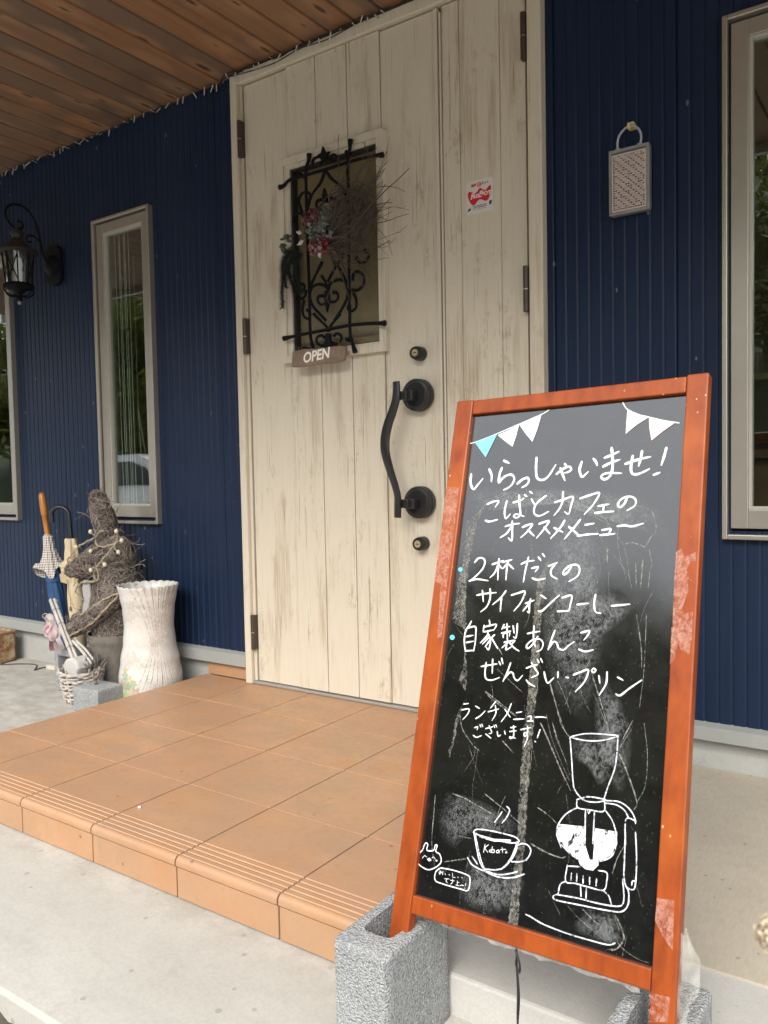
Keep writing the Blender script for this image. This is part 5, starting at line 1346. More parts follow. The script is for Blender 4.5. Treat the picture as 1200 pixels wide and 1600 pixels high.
M['red_ink'] = simple('red_ink', (0.55, 0.018, 0.035), 0.4, 0.05, 60)
mb.build('red_logo', M['red_ink'], st)
def ink(body, size, cx, cz, mat, y=0.0126, shear=0, sx=1.0, rise=0.0, nm='lettering'):
    tv, tf = text_faces(body, size, shear, bold=0.0004)
    x0, z0 = sk(cx, cz)
    mb = MB()
    mb.add([(x0 + x * sx, y, z0 + z + rise * x) for x, z in tv], tf)
    return mb.build(nm, mat, st)
M['white_ink'] = simple('white_ink', (0.85, 0.80, 0.78), 0.5, 0.03)
M['black_ink'] = simple('black_ink', (0.03, 0.028, 0.03), 0.5, 0.03)
ink('F', 0.026, 0.215, 0.525, M['white_ink'], 0.0124, 0.25)
ink('REE', 0.0165, 0.375, 0.515, M['white_ink'], 0.0124, 0.15)
ink('S', 0.028, 0.545, 0.545, M['white_ink'], 0.0124, 0.15)
ink('POT', 0.0175, 0.735, 0.535, M['white_ink'], 0.0124, 0.1)
mb = MB()
mb.lathe([(0.0, 0.01275), (0.0075, 0.01275), (0.0075, 0.0131)], (*[sk(0.49, 0.85)[0]], 0, sk(0.49, 0.85)[1]), 22, 'y', cap=False)
mb.build('red_disc', M['red_ink'], st)
ink('C', 0.011, 0.49, 0.85, M['white_ink'], 0.0124)
ink('\u7121\u7dda', 0.0095, 0.29, 0.85, M['red_ink'], 0.0126)
ink('\u30cd\u30c3\u30c8', 0.0085, 0.715, 0.86, M['black_ink'], 0.0126)
mb = MB()
for (x0, x1, z) in ((0.25, 0.74, 0.215), (0.26, 0.74, 0.165), (0.27, 0.70, 0.12)):
    a = x0
    while a < x1:
        b = a + rnd.uniform(0.02, 0.055)
        (xa, za), (xb, zb) = sk(a, z), sk(b, z + (0.026 if z > 0.13 else 0.012))
        mb.add([(xa, 0.0127, za), (xb, 0.0127, za), (xb, 0.0127, zb), (xa, 0.0127, zb)], [(0, 1, 2, 3)])
        a = b + 0.012
(xa, za) = sk(0.10, 0.10)
mb.prism([(xa - 0.005, za - 0.001), (xa + 0.007, za + 0.004), (xa + 0.006, za + 0.011), (xa - 0.002, za + 0.008)], 0.0125, 0.0128)
(xa, za) = sk(0.90, 0.22)
mb.prism([(xa - 0.005, za - 0.004), (xa + 0.002, za - 0.003), (xa + 0.006, za + 0.009), (xa - 0.004, za + 0.008)], 0.0125, 0.0128)
mb.build('small_print', M['black_ink'], st)

# hanging insect repellent on its hook
hk = MB()
hk.prism(rounded(1.5245, 1.5445, 1.7985, 1.8165, 0.003), 0.010, 0.030)
hk.box(1.5315, 1.5375, 0.000, 0.012, 1.7955, 1.8095)
hk.box(1.5315, 1.5375, -0.008, 0.000, 1.7915, 1.8035)
tag(hk.build('wall_hook', simple('pale_yellow_plastic', (0.62, 0.54, 0.20), 0.45), None, bevel=0.0015), 'small yellow plastic hook stuck on the navy wall', 'hook')
rp = thing('insect_repellent', 'white gridded insect repellent case hanging on the navy wall from a clear loop', 'repellent', (1.532, 0.01, 1.56))
M['clear_plastic'] = mat_film('cloudy_plastic', (0.34, 0.34, 0.32), 0.85, 40, 0.3, 0.2, 0.6)
RX0, RX1, RZ0, RZ1 = 1.4735, 1.5905, 1.5595, 1.7455
mb = MB()
mb.prism(rounded(RX0, RX1, RZ0, RZ1, 0.008), 0.004, 0.024)
mb.build('case', simple('grey_clear_case', (0.15, 0.155, 0.15), 0.3, 0.25, 25), rp, bevel=0.003)
mb = MB()
ring(mb, (RX0 + 0.001, RX1 - 0.001, RZ0 + 0.001, RZ1 - 0.001), (RX0 + 0.008, RX1 - 0.010, RZ0 + 0.008, RZ1 - 0.010), -0.001, 0.004)
mb.build('case_rim', simple('milky_rim', (0.25, 0.255, 0.25), 0.3, 0.25, 25), rp, bevel=0.0015)
gx0, gx1, gz0, gz1 = RX0 + 0.0125, RX1 - 0.0115, RZ0 + 0.010, RZ1 - 0.0195
nx, nz = 13, 23
mb = MB()
for i in range(nx + 1):
    xx = gx0 + (gx1 - gx0) * i / nx
    wv = 0.0008 if 0 < i < nx else 0.0019
    mb.box(xx - wv, xx + wv, -0.0045 + (0.001 if i % 2 else 0), 0.003, gz0, gz1)
for j in range(nz + 1):
    zz = gz0 + (gz1 - gz0) * j / nz
    wv = 0.0008 if 0 < j < nz else 0.0019
    mb.box(gx0 - 0.001, gx1 + 0.001, -0.0052, 0.0028, zz - wv, zz + wv)
rg = random.Random(4)
for i in range(1, nx):
    for j in range(1, nz):
        if (i + j) % 3 != 0 and rg.random() < 0.93:
            xx, zz = gx0 + (gx1 - gx0) * (i + 0.5) / nx, gz0 + (gz1 - gz0) * (j + 0.5) / nz
            if i < nx - 0:
                mb.ball((xx, -0.0015, zz), 0.0036, 0.0030, 0.0034, 6, 4)
mb.build('grid', simple('pinkish_white_grid', (0.56, 0.47, 0.44), 0.6, 0.06, 60), rp)
mb = MB()
mb.tube(catmull([(1.500, 0.006, 1.742), (1.4985, 0.005, 1.765), (1.508, 0.003, 1.788), (1.5345, 0.002, 1.8035), (1.558, 0.003, 1.790), (1.5665, 0.005, 1.768), (1.5625, 0.006, 1.742)], 0.006), 0.0034, 8)
mb.box(1.494, 1.506, 0.002, 0.012, 1.738, 1.748)
mb.box(1.556, 1.569, 0.002, 0.012, 1.738, 1.748)
mb.build('loop_handle', simple('milky_blue_plastic', (0.36, 0.38, 0.44), 0.35), rp, smooth=50)

# wall lantern
lt = thing('wall_lantern', 'black iron wall lantern with crossed glass panes hanging from a scroll bracket', 'lantern', (-1.262, WY, 1.86))
LX, LY = -1.262, -0.165
mb = MB()
mb.prism([(-1.315, 1.80), (-1.290, 1.775), (-1.255, 1.77), (-1.220, 1.775), (-1.197, 1.80), (-1.197, 1.93), (-1.222, 1.955), (-1.262, 1.965), (-1.30, 1.955), (-1.315, 1.93)], 0.010, 0.031)
mb.lathe([(0.05, 0.010), (0.045, -0.004), (0.022, -0.012), (0.0, -0.013)], (LX, 0, 1.865), 24, 'y', cap=False)
mb.build('back_plate', M['iron'], lt, bevel=0.003)
mb = MB()
mb.tube(catmull([(LX, 0.0, 1.845), (LX, -0.035, 1.905), (LX, -0.050, 1.98), (LX, -0.075, 2.06), (LX, -0.125, 2.108), (LX, -0.185, 2.105), (LX, -0.218, 2.065), (LX, -0.205, 2.02), (LX, -0.165, 1.998), (LX, -0.135, 2.012), (LX, -0.140, 2.035), (LX, -0.160, 2.035)], 0.008), 0.0058, 8)
mb.tube(catmull([(LX, -0.048, 1.965), (LX, -0.085, 1.985), (LX, -0.115, 1.975), (LX, -0.115, 1.952), (LX, -0.095, 1.955)], 0.008), 0.0045, 8)
mb.build('scroll_bracket', M['iron'], lt, smooth=60)
mb = MB()
c = (LX, LY, 0)
mb.lathe([(0.002, 2.004), (0.012, 2.000), (0.014, 1.992), (0.030, 1.986), (0.033, 1.978), (0.024, 1.974), (0.021, 1.955), (0.030, 1.946), (0.046, 1.930), (0.060, 1.913), (0.078, 1.902), (0.090, 1.894), (0.091, 1.886), (0.072, 1.883), (0.0, 1.883)], c, 32, cap=False)
mb.build('lantern_roof', simple('rusty_dark_iron', (0.030, 0.024, 0.020), 0.6, 0.4, 50, 0.5), lt, smooth=40)
mb = MB()
for k in range(8):
    a = 2 * math.pi * k / 8 + 0.2
    mb.tube([(LX + 0.068 * math.cos(a), LY + 0.068 * math.sin(a), 1.884), (LX + 0.056 * math.cos(a), LY + 0.056 * math.sin(a), 1.742)], 0.0032, 6)
    b = 2 * math.pi * (k + 1) / 8 + 0.2
    if k % 2 == 0:
        for z0, z1, r0, r1 in ((1.872, 1.755, 0.0685, 0.0590), (1.755, 1.872, 0.0590, 0.0685)):
            mb.tube([(LX + r0 * math.cos(a), LY + r0 * math.sin(a), z0), (LX + r1 * math.cos(b), LY + r1 * math.sin(b), z1)], 0.0026, 6)
mb.lathe([(0.056, 1.747), (0.066, 1.742), (0.068, 1.730), (0.060, 1.724), (0.030, 1.716), (0.014, 1.700), (0.010, 1.684), (0.016, 1.676), (0.010, 1.668), (0.0, 1.667)], c, 32, cap=False)
for k in range(6):
    a = 2 * math.pi * k / 6 + 0.4
    ca, sa = math.cos(a), math.sin(a)
    mb.tube(catmull([(LX + 0.012 * ca, LY + 0.012 * sa, 1.69), (LX + 0.045 * ca, LY + 0.045 * sa, 1.692), (LX + 0.070 * ca, LY + 0.070 * sa, 1.712), (LX + 0.066 * ca, LY + 0.066 * sa, 1.732), (LX + 0.052 * ca, LY + 0.052 * sa, 1.728)], 0.008), 0.0034, 6)
mb.build('lantern_cage', M['iron'], lt, smooth=60)
mb = MB()
mb.lathe([(0.064, 1.882), (0.053, 1.748)], c, 24, cap=False)
mb.build('lantern_glass', mat_glass('lantern_glass', (0.80, 0.84, 0.80), 1.9, 0.05), lt, smooth=60, fix=False)
mb = MB()
mb.lathe([(0.0, 1.745), (0.026, 1.746), (0.026, 1.80), (0.020, 1.803), (0.016, 1.81), (0.024, 1.835), (0.014, 1.865), (0.0, 1.870)], c, 18, cap=False)
mb.build('lamp_holder', simple('milky_bulb', (0.55, 0.55, 0.52), 0.3), lt, smooth=50)
tipb = MB()
tipb.ball((LX, LY, 1.660), 0.009, n=10, m=7)
tipb.build('finial', simple('grey_finial', (0.28, 0.28, 0.27), 0.5), lt, smooth=60)

# string of little lights under the porch ceiling
sl = thing('string_lights', 'thin dark fairy light string with small pale bulbs along the porch ceiling edge', 'string lights', (-0.5, 0.0, 2.395))
rs_ = random.Random(21)
mb = MB()
for s in range(2):
    pts = [(-2.3 + 0.045 * i, (-0.012 if x_ > -0.05 else 0.012) - rs_.uniform(0, 0.010), 2.3965 - rs_.uniform(0, 0.012) - 0.004 * s) for i in range(84) for x_ in (-2.3 + 0.045 * i,)]
    mb.tube(catmull(pts, 0.012), 0.0021, 5)
mb.tube(catmull([(-0.02, -0.012, 2.385), (0.10, -0.014, 2.372), (0.22, -0.012, 2.368), (0.34, -0.014, 2.380), (0.46, -0.012, 2.374), (0.60, -0.014, 2.386)], 0.01), 0.0019, 5)
mb.build('cable', M['gasket'], sl, smooth=60)
mb = MB()
mb.lathe([(0.0010, 0.010), (0.0024, 0.008), (0.0024, 0.0), (0.0019, -0.0005), (0.0021, -0.016), (0.0014, -0.021), (0.0, -0.022)], (0, 0, 0), 7, cap=False)
M['bulb'] = simple('clear_bulb', (0.46, 0.44, 0.40), 0.25)
b0 = mb.build('bulb', M['bulb'], None, smooth=50)
b0.parent = sl
xs = []
xx = -1.75
while xx < 0.75:
    xs.append(xx)
    xx += rs_.uniform(0.018, 0.062)
for i, xx in enumerate(xs[:90]):
    o = b0 if i == 0 else b0.copy()
    if i:
        COL.objects.link(o)
        o.parent = sl
    up = rs_.random() < 0.22
    o.location = Vector((xx, (-0.016 if xx > -0.05 else 0.004) - rs_.uniform(0.002, 0.014), 2.388 - rs_.uniform(0.0, 0.014))) - root_loc(sl)
    o.rotation_euler = (rs_.uniform(-0.9, 0.3) + (2.2 if up else 0), rs_.uniform(-0.7, 0.7), 0)
    s_ = rs_.uniform(0.8, 1.15)
    o.scale = (s_, s_, s_)
# ------------------------------------------------------------------ umbrella stand corner, left of the door
FZ = Z_SLAB
# white vase: scalloped rim, moulded drapery lines that gather at the waist, dirt in the creases, painted flowers
VX, VY = -0.432, -0.152
vs_ = thing('umbrella_vase', 'tall white ceramic vase with scalloped rim, dirty moulded folds and painted flowers', 'vase', (VX, VY, FZ))
VH = 0.483
NV, NA = 200, 420
front = math.atan2(-2.32 + 0.15, 2.27 + 0.43)              # the moulded side
def vr(t):
    pts = [(0, 0.116), (0.03, 0.122), (0.12, 0.1275), (0.22, 0.1285), (0.36, 0.119), (0.52, 0.106), (0.66, 0.1005), (0.80, 0.1045), (0.92, 0.114), (1.0, 0.1225)]
    for (a, b), (c, d) in zip(pts, pts[1:]):
        if a <= t <= c:
            s = (t - a) / (c - a)
            s = s * s * (3 - 2 * s)
            return b + (d - b) * s
    return pts[-1][1]
rv = random.Random(3)
vv, vc = [], []
fl = [(-0.90, 0.20, 0.026, (0.70, 0.52, 0.22)), (-0.72, 0.235, 0.024, (0.62, 0.56, 0.30)), (-0.80, 0.14, 0.030, (0.74, 0.62, 0.34)), (-0.62, 0.155, 0.028, (0.72, 0.60, 0.35)), (-0.98, 0.14, 0.030, (0.42, 0.55, 0.30)),
      (-0.93, 0.265, 0.022, (0.30, 0.48, 0.40)), (-0.77, 0.185, 0.018, (0.25, 0.45, 0.38)), (-0.50, 0.14, 0.024, (0.55, 0.42, 0.38)), (-1.05, 0.19, 0.026, (0.55, 0.40, 0.36)), (-0.88, 0.095, 0.028, (0.48, 0.56, 0.28)), (-0.66, 0.11, 0.02, (0.60, 0.55, 0.42)), (-0.95, 0.31, 0.020, (0.58, 0.50, 0.26)), (-0.55, 0.21, 0.016, (0.40, 0.50, 0.34))]
for j in range(NV + 1):
    t = j / NV
    for k in range(NA):
        a = 2 * math.pi * k / NA
        ph = (a - front + math.pi) % (2 * math.pi) - math.pi
        r = vr(t)
        w = 0.36 + 2.1 * abs(t - 0.53) ** 1.3                   # moulded seams gather at the waist
        u = (ph - 0.38) / w
        sl_ = abs(math.sin(u * math.pi * 4.6))
        inside = (1 if abs(u) < 1.02 else 0) * max(0, min(1, (t - 0.05 - 0.16 * (0.5 + 0.5 * math.sin(math.floor(u * 4.6) * 2.3))) / 0.04))
        lines = -max(0.0, 1 - sl_ / 0.48)
        ridge_ = max(0.0, 1 - abs(sl_ - 0.62) / 0.25)
        r += inside * (0.0016 * lines + 0.0010 * ridge_)
        if t > 0.9:
            r += 0.0014 * math.cos(a * 22) * (t - 0.9) / 0.1
        z = t * VH
        if t > 0.93:
            z += 0.0060 * abs(math.cos(a * 11)) ** 0.6 * (t - 0.93) / 0.07
        p = Vector((r * math.cos(a), r * math.sin(a), z))
        vv.append(Vector((VX, VY, FZ)) + p)
        c = Vector((0.62, 0.605, 0.575))
        d = mnoise.noise(p * 38) * 0.5 + mnoise.noise(p * 110) * 0.5
        d2 = mnoise.noise(p * 12 + Vector((5, 0, 0)))
        d3 = mnoise.noise(Vector((p.x * 150, p.y * 150, p.z * 85)))
        crease = inside * min(1, max(0, -lines) * 1.6) * max(0, min(1, 0.62 + d3 * 2.2)) * max(0, min(1, (t - 0.14) / 0.10))
        grime = max(0, min(1, (d * 1.0 + d2 * 0.9 - 0.14) * 3)) * (0.62 if t > 0.15 else 0.08) * (0.5 + 0.5 * max(0, math.cos(ph - 0.3)))
        c = c.lerp(Vector((0.15, 0.125, 0.105)), min(0.75, crease * (0.75 + 0.5 * d2)))
        c = c.lerp(Vector((0.42, 0.37, 0.32)), min(0.7, grime))
        c = c.lerp(Vector((0.56, 0.50, 0.45)), 0.35 * max(0, min(1, (t - 0.15) * 3)) * max(0, math.cos(ph - 0.35)))
        vein = max(0, 1 - abs(mnoise.noise(p * 46 + Vector((9, 2, 4)))) / 0.045) * max(0, min(1, (t - 0.30) * 3)) * max(0, min(1, 0.5 + d3 * 2))
        c = c.lerp(Vector((0.20, 0.165, 0.135)), 0.55 * vein)
        for fa, ft, fr_, fc in fl:
            dd = math.hypot((ph - fa) * 0.125, (t - ft) * VH)
            ang = math.atan2((t - ft), (ph - fa) * 0.25)
            lim = fr_ * (0.78 + 0.26 * math.cos(5 * ang + fa * 9))
            if dd < lim:
                c = c.lerp(Vector(fc) * 0.8, 0.9 if dd > lim * 0.3 else 0.5)
        vc.append(c)
mb = MB()
mb.add(vv, [(j * NA + k, j * NA + (k + 1) % NA, (j + 1) * NA + (k + 1) % NA, (j + 1) * NA + k) for j in range(NV) for k in range(NA)] + [tuple(range(NA - 1, -1, -1))])
o = mb.build('vase_body', mat_vcol('glazed_white_ceramic', 0.32, 0.12, 110), vs_, smooth=60, fix=False, colors=vc)
sol = o.modifiers.new('wall_thickness', 'SOLIDIFY')
sol.thickness = 0.006
sol.offset = -1

# lower grey block with an eye bolt
bk = MB()
rb = random.Random(9)
lp = resample(rounded(-0.0745, 0.0745, -0.066, 0.066, 0.006), 72)
rings_ = [[(x, y, z) for x, y in lp] for z in [0, .012, .025, .04, .055, .07, .083, .092]] + [[(x * 0.96, y * 0.955, 0.0955) for x, y in lp]] + [[(x * k_, y * k_, 0.0958) for x, y in lp] for k_ in (0.7, 0.4, 0.1)]
vs = []
for rg in rings_:
    for p in rg:
        v = Vector(p)
        vs.append(v + (mnoise.noise_vector(v * 80) * 0.0012 if p[2] > 0 else Vector((0, 0, 0))))
mb = MB()
mb.add(vs, [(j * 72 + k, j * 72 + (k + 1) % 72, (j + 1) * 72 + (k + 1) % 72, (j + 1) * 72 + k) for j in range(len(rings_) - 1) for k in range(72)] + [tuple((len(rings_) - 1) * 72 + k for k in range(72)), tuple(range(71, -1, -1))])
eb_root = mb.build('footing_block', M['block'], None, smooth=50)
eb_root.location = (-0.522, -0.344, FZ)
eb_root.rotation_euler = (0, 0, R(4))
tag(eb_root, 'low square grey concrete block with a rusty eye bolt in its top', 'block')
mb = MB()
e0 = Vector((-0.018, 0.006, 0.0))
mb.tube([e0 + Vector((0, 0, 0.094)), e0 + Vector((0, 0, 0.124))], 0.0042, 8)
mb.lathe([(0.0075, 0.0955), (0.0075, 0.100), (0.0, 0.1002)], e0, 6, cap=False)
mb.tube([e0 + Vector((0.016 * math.cos(2 * math.pi * k / 20), 0.006 * math.sin(2 * math.pi * k / 20), 0.139 + 0.016 * math.sin(2 * math.pi * k / 20))) for k in range(20)], 0.0048, 8, closed=True)
eb = mb.build('eye_bolt', simple('rusty_steel', (0.20, 0.16, 0.13), 0.6, 0.4, 90, 0.4, 0.4), None, smooth=50)
eb.parent = eb_root

# hollow block lying on its side behind the basket
hb = MB()
bx0, bx1, by0, by1, bz0, bz1 = -0.945, -0.765, -0.262, -0.165, FZ, 0.092
tweb = 0.027
hb.box(bx0, bx0 + tweb, by0, by1, bz0, bz1)
hb.box(bx1 - tweb, bx1, by0, by1, bz0, bz1)
hb.box(bx0 + tweb, bx1 - tweb, by0 + 0.001, by1 - 0.001, bz1 - 0.030, bz1 - 0.0005)
hb.box(bx0 + tweb, bx1 - tweb, by0 + 0.001, by1 - 0.001, bz0 + 0.0005, bz0 + 0.030)
tag(hb.build('hollow_block', M['block'], None, bevel=0.004), 'upright hollow grey block standing behind the wicker basket', 'block')

# wicker basket
ba = thing('wicker_basket', 'round whitewashed wicker basket holding a stone beside the low concrete block', 'basket', (-0.690, -0.302, FZ))
BX, BY = -0.690, -0.302
def br(t):
    return 0.066 + 0.024 * t
mb = MB()
for j in range(13):
    t = (j + 0.5) / 13
    pts = []
    for k in range(72):
        a = 2 * math.pi * k / 72
        rr_ = br(t) + 0.0042 * math.sin(a * 12 + (math.pi if j % 2 else 0)) + 0.001 * math.sin(a * 5 + j)
        pts.append((BX + rr_ * math.cos(a), BY + rr_ * math.sin(a), FZ + 0.008 + 0.125 * t + 0.003 * math.sin(a * 2 + j * 2.1)))
    mb.tube(pts, 0.0043 if j < 12 else 0.0058, 6, closed=True)
    if j % 3 == 0:
        mb.tube([(x * 1 + 0.0, y, z + 0.0042) for x, y, z in pts], 0.0030, 5, closed=True)
M['wicker'] = simple('whitewashed_wicker', (0.44, 0.40, 0.36), 0.8, 0.35, 70, 0.5)
wv_ = mb.build('weave', M['wicker'], ba, smooth=70)
mb = MB()
for k in range(12):
    a = 2 * math.pi * (k + 0.5) / 12
    mb.tube([(BX + (br(t) + 0.0015) * math.cos(a), BY + (br(t) + 0.0015) * math.sin(a), FZ + 0.003 + 0.138 * t) for t in (0, 0.5, 1.05)], 0.0036, 6)
mb.lathe([(0.0, 0.004), (0.064, 0.004), (0.064, 0.010), (0.0, 0.010)], (BX, BY, FZ), 24, cap=False)
mb.build('stakes', M['wicker'], ba, smooth=60)
mb = MB()
mb.lathe([(0.0, 0.011), (0.066, 0.011), (0.0795, 0.085), (0.0, 0.088)], (BX, BY, FZ), 24, cap=False)
mb.build('basket_lining', simple('dark_straw', (0.10, 0.085, 0.07), 0.9, 0.3, 60, 0.5), ba)
st_ = MB()
st_.prism([(-0.752, 0.020), (-0.668, 0.012), (-0.655, 0.050), (-0.664, 0.078), (-0.700, 0.092), (-0.742, 0.082), (-0.757, 0.055)], -0.345, -0.265)
tag(st_.build('stone', M['kerb'], None, bevel=0.012, seg=3), 'chunk of pale grey stone sitting in the wicker basket', 'stone')
lv = MB()
rl = random.Random(8)
for i in range(60):
    b = Vector((-0.648 + rl.uniform(-0.02, 0.02), -0.27 + rl.uniform(-0.02, 0.02), 0.0))
    tp = b + Vector((rl.uniform(-0.04, 0.04), rl.uniform(-0.04, 0.03), rl.uniform(0.05, 0.115)))
    md = b.lerp(tp, 0.6) + Vector((0, 0, 0.012))
    s = Vector((rl.uniform(-1, 1), rl.uniform(-1, 1), 0)).normalized() * 0.004
    lv.add([b, md - s, tp, md + s], [(0, 1, 2, 3)])
tag(lv.build('dry_plant', mat_island('dry_plant', [(0.10, 0.09, 0.075), (0.20, 0.19, 0.17), (0.06, 0.06, 0.05)]), None, fix=False), 'tuft of dark dried leaves poking out of the wicker basket', 'plant')

# straw rabbit
rb_ = thing('straw_rabbit', 'brown straw rabbit figure in burlap trousers sitting behind the white vase', 'rabbit figure', (-0.672, -0.142, FZ))
def loft(mb, pts, n=16):
    """pts: (x, y, z, rx, ry) rings joined along z-ish path"""
    vs, fs = [], []
    P = [Vector(p[:3]) for p in pts]
    for i, p in enumerate(pts):
        T = (P[min(i + 1, len(P) - 1)] - P[max(i - 1, 0)]).normalized()
        u = Vector((0.59, 0.81, 0))
        u = (u - T * u.dot(T)).normalized()
        w = T.cross(u)
        for k in range(n):
            a = 2 * math.pi * k / n
            vs.append(P[i] + u * math.cos(a) * p[3] + w * math.sin(a) * p[4])
    for i in range(len(pts) - 1):
        for k in range(n):
            fs.append((i * n + k, i * n + (k + 1) % n, (i + 1) * n + (k + 1) % n, (i + 1) * n + k))
    fs += [tuple(range(n - 1, -1, -1)), tuple((len(pts) - 1) * n + k for k in range(n))]
    mb.add(vs, fs)
body = MB()
loft(body, [(-0.672, -0.140, 0.06, 0.076, 0.07), (-0.672, -0.140, 0.14, 0.092, 0.085), (-0.672, -0.140, 0.22, 0.094, 0.088), (-0.668, -0.140, 0.30, 0.094, 0.084), (-0.662, -0.138, 0.36, 0.092, 0.08), (-0.662, -0.136, 0.41, 0.086, 0.072), (-0.672, -0.138, 0.46, 0.074, 0.065)])
hd = Vector((-0.83, -0.48, -0.30)).normalized()
hc = Vector((-0.700, -0.145, 0.490))
loft(body, [tuple(hc - hd * 0.115) + (0.020, 0.02), tuple(hc - hd * 0.100) + (0.055, 0.055), tuple(hc - hd * 0.06) + (0.078, 0.080), tuple(hc - hd * 0.01) + (0.082, 0.084), tuple(hc + hd * 0.05) + (0.070, 0.070), tuple(hc + hd * 0.10) + (0.052, 0.053), tuple(hc + hd * 0.15) + (0.036, 0.037), tuple(hc + hd * 0.185) + (0.024, 0.024), tuple(hc + hd * 0.197) + (0.012, 0.012)])
loft(body, [(-0.716, -0.142, 0.545, 0.030, 0.022), (-0.722, -0.140, 0.590, 0.036, 0.022), (-0.735, -0.138, 0.645, 0.043, 0.02), (-0.750, -0.136, 0.70, 0.043, 0.018), (-0.770, -0.134, 0.75, 0.036, 0.016), (-0.782, -0.133, 0.774, 0.022, 0.012), (-0.786, -0.133, 0.783, 0.008, 0.006)])
loft(body, [(-0.722, -0.102, 0.545, 0.028, 0.020), (-0.745, -0.094, 0.60, 0.032, 0.018), (-0.765, -0.088, 0.65, 0.034, 0.016), (-0.782, -0.083, 0.69, 0.026, 0.013), (-0.792, -0.080, 0.71, 0.010, 0.008)])
loft(body, [(-0.600, -0.165, 0.365, 0.030, 0.03), (-0.600, -0.200, 0.325, 0.036, 0.036), (-0.640, -0.238, 0.275, 0.035, 0.035), (-0.705, -0.258, 0.230, 0.032, 0.032), (-0.775, -0.262, 0.195, 0.030, 0.030), (-0.826, -0.258, 0.180, 0.027, 0.027), (-0.845, -0.255, 0.176, 0.012, 0.012)])
loft(body, [(-0.735, -0.130, 0.345, 0.028, 0.028), (-0.765, -0.150, 0.290, 0.030, 0.03), (-0.795, -0.19, 0.245, 0.028, 0.028), (-0.83, -0.225, 0.215, 0.024, 0.024), (-0.85, -0.235, 0.205, 0.01, 0.01)])
straw_src = [v.copy() for v in body.v], [f for f in body.f if len(f) == 4]
M['straw'] = simple('brown_straw_mat', (0.055, 0.044, 0.038), 0.95, 0.5, 130, 0.9)
bo = body.build('body', M['straw'], rb_, smooth=180)
rm = bo.modifiers.new('join', 'REMESH')
rm.mode = 'VOXEL'
rm.voxel_size = 0.007
rm.use_smooth_shade = True
# loose straw lying over the body
V_, F_ = straw_src
ar = []
tot = 0
for f in F_:
    a, b, c, d = (V_[i] for i in f)
    tot += ((c - a).cross(d - b)).length / 2
    ar.append(tot)
import bisect
from mathutils.bvhtree import BVHTree
rst = random.Random(17)
bvh = BVHTree.FromPolygons(V_, F_)
mb = MB()
for i in range(5600):
    f = F_[bisect.bisect_left(ar, rst.uniform(0, tot))]
    a, b, c, d = (V_[k] for k in f)
    n = (c - a).cross(d - b)
    if n.length < 1e-9:
        continue
    n.normalize()
    p = a.lerp(b, rst.random()).lerp(d.lerp(c, rst.random()), rst.random())
    ctr = sum((V_[k] for k in f), Vector()) / 4
    t = n.orthogonal()
    t.rotate(Matrix.Rotation(rst.uniform(0, 6.28), 3, n))
    pts = []
    lift = rst.uniform(0.0006, 0.0068)
    stray = rst.random() < 0.045
    q = p + n * lift
    cur = rst.gauss(0, 0.35)
    for s in range(8):
        pts.append(q.copy())
        t.rotate(Matrix.Rotation(cur + rst.gauss(0, 0.3), 3, n))
        q = q + t * 0.0080
        if stray:
            q = q + n * 0.004
        else:
            hit = bvh.find_nearest(q)
            if hit[0] is not None:
                n2 = hit[1] if hit[1].dot(n) > 0 else -hit[1]
                n = n2
                t = (t - n * t.dot(n)).normalized()
                q = hit[0] + n * (lift + 0.0015 * math.sin(s * 1.3 + i))
    mb.tube(pts, rst.uniform(0.0007, 0.0016), 3, cap=False)
mb.build('straw_strands', mat_island('straw_strands', [(0.085, 0.067, 0.056), (0.23, 0.185, 0.155), (0.14, 0.112, 0.092), (0.38, 0.325, 0.28), (0.045, 0.034, 0.028)], 0.85), rb_, fix=False)
# burlap trousers
def mat_burlap():
    m, t = new_mat('grey_burlap')
    tc = nd(t, 'TexCoord')
    s = nd(t, 'SeparateXYZ', {0: tc.outputs['Object']})
    a = mth(t, 'SINE', mth(t, 'MULTIPLY', mth(t, 'ADD', s.outputs[0], mth(t, 'MULTIPLY', s.outputs[1], -0.8)), 1700.0))
    b = mth(t, 'SINE', mth(t, 'MULTIPLY', s.outputs[2], 1700.0))
    h = mth(t, 'MULTIPLY', a, b)
    n = noi(t, (70, 70, 70), 4)
    c = mixc(t, ramp(t, h, -0.7, 0.7), (0.11, 0.097, 0.085), (0.24, 0.215, 0.19))
    c = mixc(t, ramp(t, n, 0.45, 0.7), c, (0.145, 0.125, 0.105))
    return finish(m, t, c, 0.95, h, 0.5, 0.001)
M['burlap'] = mat_burlap()
mb = MB()
prof = []
def fold(r, z, a):
    return r * (1 + 0.030 * math.sin(a * 7 + z * 30) * (1 if z < 0.24 else 0.2)) + 0.002 * math.sin(a * 17)
mb.lathe([(0.070, 0.000), (0.074, 0.012), (0.078, 0.06), (0.088, 0.12), (0.101, 0.18), (0.110, 0.225), (0.113, 0.236), (0.1145, 0.252), (0.113, 0.264), (0.107, 0.260), (0.102, 0.235)], (-0.672, -0.142, FZ), 48, cap=False, fn=fold)
tr_ = mb.build('burlap_trousers', M['burlap'], rb_, smooth=60, fix=False)
mb = MB()
for zz in (0.226, 0.234):
    for k in range(48):
        a0, a1 = 2 * math.pi * k / 48, 2 * math.pi * (k + 0.6) / 48
        mb.tube([(-0.672 + 0.1165 * math.cos(a), -0.142 + 0.1165 * math.sin(a), FZ + zz) for a in (a0, (a0 + a1) / 2, a1)], 0.0009, 4)
mb.build('stitching', simple('brown_thread', (0.16, 0.12, 0.09), 0.9), tr_)
mb = MB()
mb.ball(hc + hd * 0.198, 0.011, 0.011, 0.009, 10, 7)
